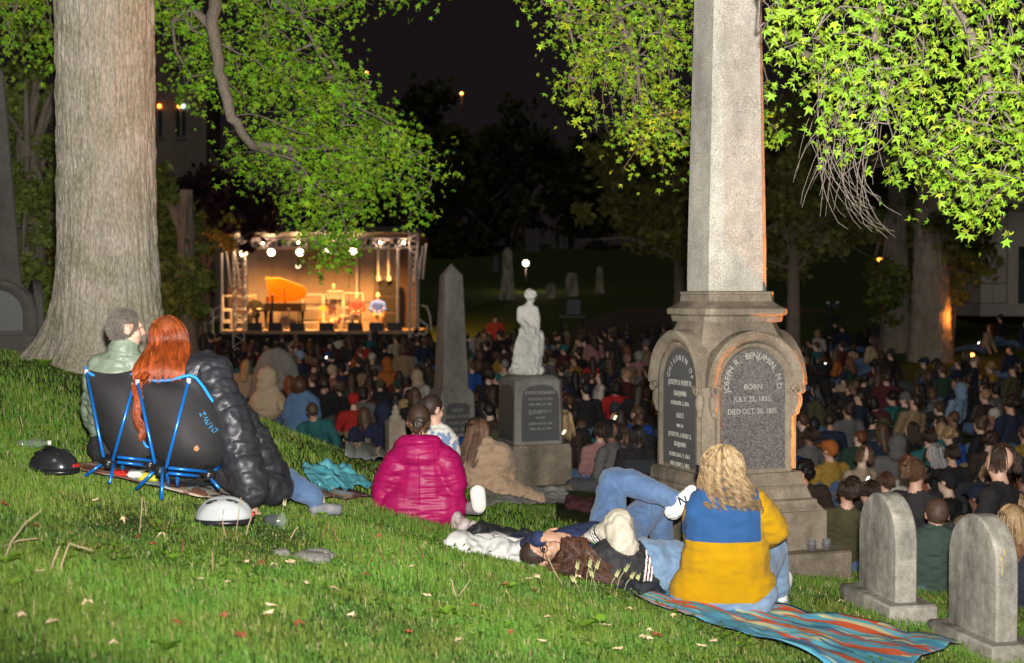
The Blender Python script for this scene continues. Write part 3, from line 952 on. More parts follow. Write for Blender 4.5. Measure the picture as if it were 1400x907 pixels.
# statue of a seated child on a rock, on an inscribed pedestal
def statue():
    d = 17.4; x = W(725, 600, d).x
    loc = Vector((x, d, gz(x, d))); s = F / d
    H = lambda py: (405 - py) / s + EYE - loc.z
    rz = math.radians(22)
    t = thing('statue_monument', loc, 'white marble statue of a seated child on a dark inscribed pedestal', 'statue', rotz=rz)
    b = MB(); b.loft([sq(1.02, -.2, .02), sq(1.02, .03, .02)]); b.build('ground_slab', SAND, t, 'auto')
    b = MB(); sqstack(b, [(.80, .032, .01), (.79, H(612), .01), (.75, H(605), .01)]); b.build('base', SAND, t, 'auto')
    zt = H(519)
    b = MB(); sqstack(b, [(.66, H(605) + .002, .05), (.63, zt, .055)]); p = b.build('pedestal', GREYST, t, 'auto')
    b = MB(); sqstack(b, [(.63, zt + .001, .055), (.60, zt + .03, .09), (.50, zt + .06, .1), (.44, zt + .065, .1)]); b.build('pedestal_cap', GREYST, t, 'auto')
    for k in range(4):
        T = face_frame(k * PI / 2, .331, 0)
        top = zt - .02; z0 = H(600)
        out = [(-.255, z0)] + [(-.255, top - .20), (-.23, top - .12), (-.16, top - .05), (0, top - .02), (.16, top - .05), (.23, top - .12), (.255, top - .20)] + [(.255, z0)]
        tilt = lambda x, z, o: T @ V3(x * (1 - .04 * (z - z0)), z, o - .022 * (z - z0) / (top - z0 + .001))
        b = MB(); b.loft([[tilt(x, z, .006) for x, z in out], [tilt(x, z, -.02) for x, z in out]])
        q = b.build('inscription_panel', DARKSTONE, p)
        if k == 0:
            b = MB()
            for s_, py, sz in (('JOHN GUNNING', 536, .062), ('BORN JUNE 12, 1812', 544, .043), ('DIED MAR. 24, 1883', 551, .043), ('ELIZABETH T.', 562, .062), ('HIS WIFE', 569, .038), ('BORN NOV. 8, 1820', 577, .043), ('DIED FEB. 22, 1903', 584, .043)):
                zz = H(py) - .01
                Tt = T @ Matrix.Translation((0, zz, .0075 - .022 * (zz - z0) / (top - z0)))
                put_text(b, s_, sz, Tt, squeeze=.84)
            b.build('lettering', LETTER, p)
    # rock and child, one carved block
    Wl = lambda px, py, dd=0: Vector(((px - 725) / s, dd, H(py)))
    def L(px, py, dd=0):
        v = Wl(px, py, dd); return loc + Matrix.Rotation(0, 3, 'Z') @ v
    B = Body()
    B.ell(L(720, 507), (.225, .20, .085), 0)
    B.ell(L(721, 492), (.185, .18, .17), 0); B.ell(L(726, 472, .02), (.135, .15, .19), 0); B.ell(L(733, 480, -.02), (.085, .12, .19), 0)
    B.cap(L(716, 500, -.10), L(718, 472, -.11), .07, .06, 0); B.cap(L(703, 504, -.04), L(712, 480, -.10), .055, .05, 0)
    B.ell(L(722, 453, .0), (.125, .12, .09), 0)
    B.cap(L(722, 452, 0), L(722, 425, .02), .10, .098, 0, flat=((0, 1, 0), .8)); B.cap(L(716, 424, .02), L(729, 424, .02), .062, .062, 0)
    B.cap(L(722, 420, .02), L(725, 412, .02), .045, .04, 0)
    B.chain([L(712, 424, 0), L(711, 437, -.04), L(719, 446, -.1)], [.055, .047, .04], 0)
    B.chain([L(731, 424, 0), L(734, 436, -.03), L(735, 449, .02)], [.055, .047, .035], 0)
    B.chain([L(722, 455, .05), L(737, 458, .1), L(738, 485, .14)], [.08, .07, .05], 0)
    B.chain([L(718, 455, .0), L(710, 472, -.12), L(704, 494, -.14)], [.075, .055, .04], 0)
    head(B, L(725, 405.5, .02), (.6, .8, -.1), (0, 0, 1), 0, k=.80, hair=0)
    for i in range(9):
        a = i / 9 * 2 * PI
        B.ell(L(725 + 6.5 * math.cos(a), 403 + 4 * math.sin(a), -.05 + .03 * math.sin(a * 2)), (.03, .03, .03), 0)
    o = B.finish('carved_figure', [WHITEM], .014, loc, 2, parent=t, seed=4, disp=lambda P, N: .013 * (1 - np.abs(fbm(P * np.array([14, 14, 6]), 2)) * 2) * (P[:, 2] < loc.z + H(450)))
    o.rotation_euler = (0, 0, -rz)
statue()

# two round-topped headstones at the right
def headstone(px, py, d, w, h, th, rz, label, cat='headstone', grp=None, m=None, lichen=False):
    p = W(px, py, d); loc = Vector((p.x, d, gz(p.x, d) - .01))
    t = thing('headstone', loc, label, cat, grp, rz)
    zb = .12
    n = 16
    out = [(-w / 2, zb)] + [(-w / 2, h - w / 2)] + [(-w / 2 * math.cos(PI * i / n), h - w / 2 + w / 2 * math.sin(PI * i / n)) for i in range(1, n)] + [(w / 2, h - w / 2)] + [(w / 2, zb)]
    # front and back slightly bevelled, the stone roughened
    b = MB(); bev = .012
    cx, cz = 0, (h + zb) / 2
    ins = lambda k: [(x * (1 - k / (w / 2)), zb + (z - zb) * (1 - k / (h - zb))) for x, z in out]
    rings = []
    for y, k in ((-th / 2, bev), (-th / 2 + bev, 0), (0, 0), (th / 2 - bev, 0), (th / 2, bev)):
        rings.append([(x, y, z) for x, z in ins(k)])
    b.loft(rings)
    o = b.build('stone', m or HEADST, t, 'auto')
    b = MB(); b.box((0, 0, zb / 2 - .12), (w * 1.36, th * 2.2, zb + .24), 0, None, .012); b.build('base', m or HEADST, t, 'auto')
    if lichen:
        rl = random.Random(4)
        for k in range(4):
            b = MB(); b.ell((w / 2 - .001, -.03 + rl.uniform(-.01, .01), h * .64 + .036 * k), (.0022, .006 + .005 * rl.random(), .022), 0, None, 8, 6); b.build('lichen_patch', mat('lichen_yellow', (.36, .30, .15), .95, var=.3, scale=60), o, True)
    return t
headstone(1213, 800, 8.2, .50, .72, .135, math.radians(-79), 'round topped weathered headstone, the one behind the far end of the striped blanket', grp='pair of round topped headstones')
headstone(1343, 840, 7.4, .48, .75, .13, math.radians(-77), 'round topped weathered headstone nearest the camera with a yellow lichen stain', grp='pair of round topped headstones', lichen=True)

# small carved marker left of the pink jacket
def little_marker():
    d = 13.6; x = W(541, 600, d).x; loc = Vector((x, d, gz(x, d))); s = F / d
    t = thing('grave_marker', loc, 'small square stone marker with a carved finial beside the magenta jacket', 'grave marker', rotz=math.radians(20))
    H = lambda py: (405 - py) / s + EYE - loc.z
    b = MB(); sqstack(b, [(.18, -.1, .008), (.175, H(578), .008), (.15, H(574), .02)]); b.build('block', SAND, t, 'auto')
    b = MB(); b.lathe([(.06, H(576)), (.07, H(572)), (.035, H(566)), (.045, H(563)), (.028, H(560)), (.03, H(557)), (.004, H(553))], (0, 0, 0), 12); b.build('finial', SAND, t, True)
little_marker()

# broad rough boulder stone
def boulder():
    d = 25.5; x = W(377, 510, d).x; loc = Vector((x, d, gz(x, d))); s = F / d
    h = (405 - 473) / s + EYE - loc.z
    B = Body()
    B.ell(loc + V3(0, 0, h * .25), (.50, .16, h * .75), 0); B.ell(loc + V3(.05, 0, h * .35), (.46, .17, h * .6), 0); B.ell(loc + V3(-.2, 0, h * .2), (.28, .17, h * .55), 0)
    o = B.finish('boulder_headstone', [GREYST], .04, loc, 2, seed=3, disp=lambda P, N: .03 * fbm(P * 5, 9))
    tag(o, 'broad rough grey boulder gravestone behind the person in the beige hood', 'headstone')
boulder()

# the dark monument at the left edge, behind the trunk
DARKST = stone('dark_stone', (.10, .093, .083), .3, 1.0, .4)  # even dark tone for this whole monument
def left_monument():
    d = 15.5; loc = Vector((W(-8, 480, d).x, d, 0)); loc.z = gz(loc.x, d) - .05; s = F / d
    t = thing('obelisk_monument', loc, 'dark tall obelisk with an arched niche at the left edge behind the tree trunk', 'monument', rotz=math.radians(24))
    H = lambda py: (405 - py) / s + EYE - loc.z
    b = MB(); b.box((0, 0, .05), (1.1, 1.0, .5)); b.build('base', DARKST, t)
    b = MB(); sqstack(b, [(.86, .302, .02), (.86, H(425), .02), (.80, H(405), .05), (.66, H(395), .05), (.62, H(388), .05)]); b.build('die', DARKST, t, 'auto')
    b = MB(); sqstack(b, [(.56, H(388) + .002, .02), (.25, H(105), .02), (.01, H(70), .002)]); b.build('shaft', DARKST, t, 'auto')
    for k in (0, 1, 3):
        M = face_frame(k * PI / 2, .43, 0)
        b = MB(); sweep_arch(b, M, .33, .33, H(430), [(-.05, -.03), (-.05, .03), (0, .07), (.05, .06), (.06, -.03)]); b.build('arch_hood', DARKST, t, 'auto')
        b = MB(); o = arch_outline(.27, .35, H(430)); b.loft([[M @ V3(x, z, .01) for x, z in o], [M @ V3(x, z, -.02) for x, z in o]]); b.build('niche_panel', DARKSTONE, t)
left_monument()

# gravestones on the rise beyond the road
def far_stones():
    rows = [  # px, base py, top py, width px, kind, depth
        (694, 405, 338, 19, 'o', 72), (753, 404, 387, 11, 'r', 72), (782, 402, 373, 17, 'r', 74), (820, 401, 364, 11, 'o', 76),
        (677, 338, 287, 8, 'o', 120), (678, 372, 350, 8, 's', 92), (724, 343, 313, 10, 's', 110), (733, 343, 312, 9, 's', 110),
        (757, 340, 318, 7, 'o', 115), (767, 340, 322, 7, 's', 115), (774, 340, 323, 6, 'o', 115), (793, 340, 326, 17, 'b', 115), (605, 352, 336, 6, 's', 105), (635, 353, 340, 6, 's', 105), (590, 355, 338, 5, 's', 105)]
    desc = {'o': 'pale obelisk gravestone', 'r': 'low round topped gravestone', 's': 'narrow upright gravestone', 'b': 'broad low gravestone'}
    wheres = ['on the rise left of the lamp post, tallest there', 'first right of the lamp post, lowest of its row', 'second right of the lamp post, the widest of its row', 'thin one farthest right of the lamp post',
              'high on the dark hill, tallest one up there', 'just behind the pale obelisk left of the lamp post', 'with its twin above the lamp post, the left of the two', 'with its twin above the lamp post, the right of the two',
              'on the hill right of the twin stones', 'on the hill next to a thin obelisk', 'on the hill left of the broad low stone', 'on the dark hill below the spreading tree',
              'on the dark hill above the small obelisk tip', 'on the dark hill between the small obelisk and the tall far one', 'on the dark hill at the corner of the stage roof']
    for (px, pb, pt, w, k, d), wh in zip(rows, wheres):
        x = W(px, pb, d).x; s = F / d
        zb = min(gz(x, d), W(px, pb, d).z) - .05; zt = W(px, pt, d).z
        loc = Vector((x, d, zb)); h = zt - zb; a = w / s
        b = MB(loc)
        c = (x, d)
        if k == 'o':
            b.loft([sq(a * 1.25, zb, .02, c), sq(a * 1.25, zb + h * .12, .02, c), sq(a, zb + h * .121, .02, c), sq(a * .62, zb + h * .92, .02, c), sq(.03, zt, .002, c)])
        elif k == 'r':
            o = arch_outline(a / 2, 0, h - a / 2, 8)
            b.loft([[(x + p, d - .1, zb + z) for p, z in o], [(x + p, d + .1, zb + z) for p, z in o]])
        else:
            b.loft([sq(a * 1.2, zb, .02, c), sq(a * 1.2, zb + h * .2, .02, c), sq(a * .95, zb + h * .21, .02, c), sq(a * .9, zb + h * .85, .02, c), sq(a * .6, zt, .05, c)])
        m = HEADST if d < 80 else DARKSTONE  # far stones get dark stone, so night dimness is put into their colour
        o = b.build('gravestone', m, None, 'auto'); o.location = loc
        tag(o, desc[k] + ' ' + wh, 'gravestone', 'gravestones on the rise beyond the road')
far_stones()
# ------------------------------------------------------------------ trees
def bark(name, col, col2, bump=.7):
    if name in MATS: return MATS[name]
    m = bpy.data.materials.new(name); m.use_nodes = True
    nt = m.node_tree; L = nt.links; p = nt.nodes['Principled BSDF']
    tc = nt.nodes.new('ShaderNodeTexCoord')
    mp = nt.nodes.new('ShaderNodeMapping'); mp.inputs['Scale'].default_value = (1, 1, .30); L.new(tc.outputs['Object'], mp.inputs[0])
    n1 = nt.nodes.new('ShaderNodeTexNoise'); n1.inputs['Scale'].default_value = 75; n1.inputs['Detail'].default_value = 6; n1.inputs['Roughness'].default_value = .7; L.new(mp.outputs[0], n1.inputs['Vector'])
    n2 = nt.nodes.new('ShaderNodeTexNoise'); n2.inputs['Scale'].default_value = 3; n2.inputs['Detail'].default_value = 5; L.new(tc.outputs['Object'], n2.inputs['Vector'])
    r = nt.nodes.new('ShaderNodeValToRGB'); r.color_ramp.elements[0].position = .36; r.color_ramp.elements[1].position = .62
    r.color_ramp.elements[0].color = (*col2, 1); r.color_ramp.elements[1].color = (*col, 1); L.new(n1.outputs[0], r.inputs[0])
    r2 = nt.nodes.new('ShaderNodeValToRGB'); r2.color_ramp.elements[0].position = .35; r2.color_ramp.elements[1].position = .65
    r2.color_ramp.elements[0].color = (.72, .74, .62, 1); r2.color_ramp.elements[1].color = (1, 1, 1, 1); L.new(n2.outputs[0], r2.inputs[0])
    mx = nt.nodes.new('ShaderNodeMix'); mx.data_type = 'RGBA'; mx.blend_type = 'MULTIPLY'; mx.inputs[0].default_value = 1
    L.new(r.outputs[0], mx.inputs[6]); L.new(r2.outputs[0], mx.inputs[7]); L.new(mx.outputs[2], p.inputs['Base Color'])
    p.inputs['Roughness'].default_value = .9; p.inputs['Specular IOR Level'].default_value = .2
    b = nt.nodes.new('ShaderNodeBump'); b.inputs['Strength'].default_value = bump; b.inputs['Distance'].default_value = .02
    L.new(n1.outputs[0], b.inputs['Height']); L.new(b.outputs[0], p.inputs['Normal'])
    MATS[name] = m
    return m
BARK = bark('bark_pale', (.50, .44, .365), (.23, .20, .165), 1.0)
BARKD = bark('bark_grey', (.24, .20, .165), (.13, .105, .085))
TWIG = mat('twig_bark', (.155, .125, .10), .85, var=.25, scale=30)

LEAF = leafmat('leaf_green', (.178, .298, .022))
LEAF_FAR = leafmat('leaf_dark', (.115, .13, .042))
LEAF_RED = leafmat('leaf_purple', (.045, .022, .022))

def star_leaf(seed):
    """five-pointed leaf, folded a little along its lobes; unit radius, tip along +y"""
    r = random.Random(seed); droop = (.12, .28, .42, .2, .5)[seed % 5]
    vs = [(0, -.10, .03)]
    ang = [-118, -62, 0, 62, 118]; ln = [.72, .95, 1.05, .95, .72]
    rim = []
    for k in range(5):
        a = math.radians(ang[k]); L = ln[k] * r.uniform(.9, 1.1)
        rim.append((L * math.sin(a), L * math.cos(a), -L * droop + r.uniform(-.10, .10)))
        if k < 4:
            a2 = math.radians((ang[k] + ang[k + 1]) / 2); q = .40
            rim.append((q * math.sin(a2), q * math.cos(a2), .05))
    rim.append((0, -.22, .04))
    n = len(rim)
    fs = [(0, 1 + (i + 1) % n, 1 + i) for i in range(n)]
    return np.array(vs + rim), np.array(fs)
STAR = [star_leaf(k) for k in range(5)]

def in_poly(px, py, poly):
    c = np.zeros(len(px), bool); n = len(poly)
    for i in range(n):
        x0, y0 = poly[i]; x1, y1 = poly[(i + 1) % n]
        k = ((y0 > py) != (y1 > py)) & (px < (x1 - x0) * (py - y0) / ((y1 - y0) or 1e-9) + x0)
        c ^= k
    return c

def in_region(poly, n, d0, d1, rg, gap=.28, gs=55):
    P = np.array(poly, float)
    x0, y0 = P.min(0); x1, y1 = P.max(0)
    out = []
    while len(out) < n:
        px = rg.uniform(x0, x1, 4000); py = rg.uniform(y0, y1, 4000)
        k = in_poly(px, py, poly)
        k &= (vnoise(np.stack([px / gs, py / gs, 0 * px], 1), 77) > -1 + gap * 2 * rg.random(4000))
        for a, b in zip(px[k], py[k]):
            out.append(W(a, b, rg.uniform(d0, d1)))
            if len(out) >= n: break
    return np.array([list(p) for p in out])

def grow_twigs(nodes, limb, r_end=.003, r_max=.022, K=7, sag=.10):
    """link every node to the closest point already reached, starting from the limb: (curves, radii)"""
    L = np.array([list(p) for p in limb])
    reached = [p for p in L]; par = [-1] * len(L)
    d0 = np.min(np.linalg.norm(nodes[:, None] - L[None], axis=2), axis=1)
    order = np.argsort(d0)
    wt = [0] * len(L)
    for i in order:
        Rr = np.array(reached)
        dv = Rr - nodes[i]
        c = np.linalg.norm(dv, axis=1) + np.where(dv[:, 2] < -.05, .25, 0)
        j = int(c.argmin())
        reached.append(nodes[i]); par.append(j); wt.append(1)
    for i in range(len(reached) - 1, len(L) - 1, -1):
        if par[i] >= 0: wt[par[i]] += wt[i]
    C, Rr = [], []
    s = np.linspace(0, 1, K)[:, None]
    for i in range(len(L), len(reached)):
        a, b = np.array(reached[par[i]]), np.array(reached[i])
        ln = np.linalg.norm(b - a)
        m = (a + b) / 2 + np.array([0, 0, sag * ln]) + NR.normal(0, .05, 3) * ln
        C.append((1 - s) ** 2 * a + 2 * s * (1 - s) * m + s ** 2 * b)
        ra = min(r_max, r_end * math.sqrt(wt[i]) * 1.0); Rr.append(np.linspace(ra, max(r_end * .8, ra * .8), K))
    return np.array(C), np.array(Rr)

def leaves_at(nodes, per, size, rg, spread, bias=(0, -.85, .32)):
    """positions and frames of leaves hanging in rosettes about the nodes"""
    n = len(nodes) * per
    c = np.repeat(nodes, per, axis=0)
    off = rg.normal(0, 1, (n, 3)) * spread
    off[:, 2] = off[:, 2] * .8 - spread * .3
    pos = c + off
    nrm = rg.normal(0, .8, (n, 3)) + np.array(bias) + off / spread * .15
    nrm /= np.linalg.norm(nrm, axis=1, keepdims=True)
    tip = off / spread * .5 + rg.normal(0, .5, (n, 3)) + np.array([0, 0, -.8])
    tip -= nrm * (tip * nrm).sum(1, keepdims=True); tip /= np.linalg.norm(tip, axis=1, keepdims=True) + 1e-9
    sd = np.cross(tip, nrm)
    sz = size * rg.uniform(.4, 1.3, n)
    return pos, sd, tip, nrm, sz

def leaf_mesh(name, pos, sd, tip, nrm, sz, rg, m, light=(1, 1, 1)):
    Vs, Fs, Cs, b = [], [], [], 0
    kind = rg.integers(0, len(STAR), len(pos))
    for k in range(len(STAR)):
        i = np.nonzero(kind == k)[0]
        v, f = STAR[k]
        Q = pos[i, None] + (sd[i, None] * v[None, :, 0:1] + tip[i, None] * v[None, :, 1:2] + nrm[i, None] * v[None, :, 2:3]) * sz[i, None, None]
        nv = len(v)
        Vs.append(Q.reshape(-1, 3)); Fs.append((f[None] + (np.arange(len(i)) * nv)[:, None, None] + b).reshape(-1, 3)); b += len(i) * nv
        t = rg.normal(1, .3, (len(i), 1)).clip(.35, 1.7) * np.array(light); t = t * (1 + rg.normal(0, .09, (len(i), 3))) * (1 + np.outer(rg.normal(0, .09, len(i)), [1, 0, .3]))
        Cs.append(np.repeat(t, nv, axis=0))
    return np_mesh(name, np.concatenate(Vs), np.concatenate(Fs), m, col=np.concatenate(Cs).clip(.05, 3))

def leaf_parts(t, loc, pos, sd, tip, nrm, sz, count, m, rg):
    """the nearest leaves as parts of their own, sharing a few meshes"""
    pt = pos.copy()
    order = np.argsort(pt[:, 1])
    # leave out leaves that fall outside the frame
    ok = [i for i in order if -5 < pix(pos[i])[0] < 1405 and 0 < pix(pos[i])[1] < 907][:count]
    data = []
    for k in range(10):
        v, f = STAR[k % len(STAR)]
        tint = np.tile(np.array([[1, 1, 1.]]) * rg.uniform(.75, 1.3) * (1 + rg.normal(0, .08, 3)), (len(v), 1))
        data.append(np_mesh('leaf', v, f, m, col=tint))
    for n_, i in enumerate(ok):
        o = link('leaf', data[n_ % 10], t)
        M = Matrix((Vector(sd[i]), Vector(tip[i]), Vector(nrm[i]))).transposed().to_4x4()
        o.matrix_basis = Matrix.Translation(Vector(pos[i]) - loc) @ M @ Matrix.Scale(float(sz[i]), 4)
    keep = np.ones(len(pos), bool); keep[ok] = False
    return keep

def trunk_mesh(name, cx, cy, prof, m, parent, loc, nseg=160, nz=220, rid=.012, flare=None, seed=0, lean=(0, 0)):
    """prof [(z, radius)], rough with long vertical ridges; flare adds root buttresses"""
    zs = np.linspace(prof[0][0], prof[-1][0], nz)
    rr = np.interp(zs, [p[0] for p in prof], [p[1] for p in prof])
    th = np.linspace(0, 2 * PI, nseg, endpoint=False)
    T, Z = np.meshgrid(th, zs); Rr = np.repeat(rr[:, None], nseg, 1)
    u = np.stack([np.cos(T).ravel() * 1.0, np.sin(T).ravel() * 1.0, Z.ravel() * .13], 1)
    rg_ = np.abs(vnoise(u * np.array([30, 30, 34]) * rr.max(), seed)) * .9 + .55 * np.abs(vnoise(u * np.array([70, 70, 60]) * rr.max(), seed + 1)) + .35 * vnoise(u * np.array([120, 120, 160]) * rr.max(), seed + 2)
    big = fbm(np.stack([np.cos(T).ravel() * 1.3, np.sin(T).ravel() * 1.3, Z.ravel() * .7], 1), seed + 5)
    Rr = Rr + rid * (rg_.reshape(T.shape) * 1.6 - .5) + .035 * big.reshape(T.shape) * rr.max()
    if flare:
        for ang, w, amp, h in flare:
            dth = np.abs((T - ang + PI) % (2 * PI) - PI)
            Rr = Rr + amp * np.exp(-(dth / w) ** 2) * np.exp(-(np.clip(Z - zs[0] - .3, 0, None) / h) ** 1.2)
    X = cx + lean[0] * (Z - zs[0]) + Rr * np.cos(T); Y = cy + lean[1] * (Z - zs[0]) + Rr * np.sin(T)
    V = np.stack([X.ravel(), Y.ravel(), Z.ravel()], 1) - np.array(loc)
    idx = np.arange(nz * nseg).reshape(nz, nseg); nx = np.roll(idx, -1, 1)
    q = np.stack([idx[:-1], nx[:-1], nx[1:], idx[1:]], -1).reshape(-1, 4)
    return link(name, np_mesh(name, V, q, m, smooth=True), parent)

def big_tree():
    d = 12.0; s = F / d
    c = W(150, 450, d); loc = Vector((c.x, d, gz(c.x, d)))
    t = thing('shade_tree', loc, 'huge pale tree trunk behind the blue framed chairs, its leafy limb drooping toward the stage', 'tree')
    z = lambda py: (405 - py) / s + EYE
    trunk_mesh('trunk', loc.x, d, [(loc.z - .35, .60), (loc.z + .02, .53), (z(455), .455), (z(420), .435), (z(300), .405), (z(200), .395), (z(60), .395), (z(0), .40), (z(-60), .42), (z(-160), .40)], BARK, t, loc,
               flare=[(math.radians(190), .42, .36, .36), (math.radians(335), .4, .16, .45), (math.radians(250), .35, .12, .4), (math.radians(90), .5, .2, .5)], seed=3, rid=.016, nz=340, nseg=260, lean=(-.012, 0))
    rg = np.random.default_rng(14)
    limb = [W(160, -140, 12.2), W(215, -150, 12.8), W(275, -90, 13.6), W(300, -20, 13.4), W(290, 38, 13.2), W(300, 100, 13.2), W(318, 160, 13.2), W(342, 198, 13.4), W(382, 215, 14.0), W(425, 245, 14.6), W(455, 300, 14.6)]
    rad = [.16, .12, .085, .068, .060, .056, .050, .040, .028, .018, .011]
    pts, rr = [], []
    for i in range(len(limb) - 1):
        for k in range(5):
            w = k / 5; pts.append(limb[i].lerp(limb[i + 1], w)); rr.append(rad[i] * (1 - w) + rad[i + 1] * w)
    jit = [p + V3(rg.normal(0, .012), 0, rg.normal(0, .012)) for p in pts]
    MB(loc).tube(jit, rr, 10).build('limb', BARKD, t, True)
    b2 = [limb[7], W(420, 205, 14.6), W(470, 200, 14.7), W(530, 205, 14.8), W(560, 230, 14.9), W(572, 268, 15)]
    MB(loc).tube(b2, [.04, .03, .022, .016, .011, .007], 8).build('limb', BARKD, t, True)
    b3 = [limb[3], W(360, -10, 14.2), W(410, 20, 14.4), W(430, 60, 14.5), W(470, 150, 14.6)]
    MB(loc).tube(b3, [.06, .04, .028, .018, .01], 8).build('limb', BARKD, t, True)
    b4 = [limb[4], W(262, 10, 13.8), W(235, 30, 13.6), W(240, 70, 13.6), W(262, 105, 13.7)]
    MB(loc).tube(b4, [.05, .03, .02, .014, .008], 8).build('limb', BARKD, t, True)
    b5 = [limb[0], W(70, -60, 13.2), W(30, -10, 13.4), W(10, 40, 13.4)]
    MB(loc).tube(b5, [.1, .05, .03, .01], 8).build('limb', BARKD, t, True)
    poly = [(200, -30), (480, -30), (422, 20), (398, 32), (392, 52), (410, 72), (434, 36), (462, 26), (462, 44), (446, 60), (478, 67), (474, 80), (446, 92), (478, 103), (514, 111), (506, 123), (510, 139), (533, 145), (530, 155), (557, 167), (569, 187), (593, 214), (609, 230), (601, 246), (593, 262), (607, 296), (581, 294), (573, 278), (560, 300), (545, 294), (541, 270), (518, 238), (506, 254), (514, 286), (478, 302), (480, 340), (470, 362), (455, 375), (440, 350), (425, 325), (408, 305), (414, 278), (395, 290), (387, 270), (359, 246), (327, 262), (315, 242), (311, 210), (331, 187), (319, 179), (295, 190), (307, 159), (303, 119), (295, 123), (275, 143), (252, 119), (240, 91), (208, 44)]
    nodes = in_region(poly, 560, 13.5, 15.6, rg, gap=.55, gs=34)
    nl = in_region([(-40, -30), (80, -30), (80, 60), (60, 92), (30, 75), (0, 85), (-40, 60)], 70, 13.0, 14.4, rg)
    nt_ = in_region([(440, -20), (600, -20), (575, 6), (555, 12), (520, 2), (480, 22), (440, 18)], 16, 14, 15, rg)
    C, Rr = grow_twigs(nodes, pts + b2 + b3 + b4)
    C2, R2 = grow_twigs(nl, b5)
    C3, R3 = grow_twigs(nt_, b3[1:4])
    V, q = tubes_np(np.concatenate([C, C2, C3]), np.concatenate([Rr, R2, R3]), 4)
    tag(link('twigs', np_mesh('twigs', V - np.array(loc), q, TWIG, smooth=True), t), kind='stuff')
    alln = np.concatenate([nodes, nl, nt_])
    pos, sd, tip, nrm, sz = leaves_at(alln, 13, .044, rg, .12)
    keep = leaf_parts(t, loc, pos, sd, tip, nrm, sz, 220, LEAF, rg)
    tag(link('leaves', leaf_mesh('leaves', pos[keep] - np.array(loc), sd[keep], tip[keep], nrm[keep], sz[keep], rg, LEAF, (.95, 1.05, .8)), t), kind='stuff')
big_tree()

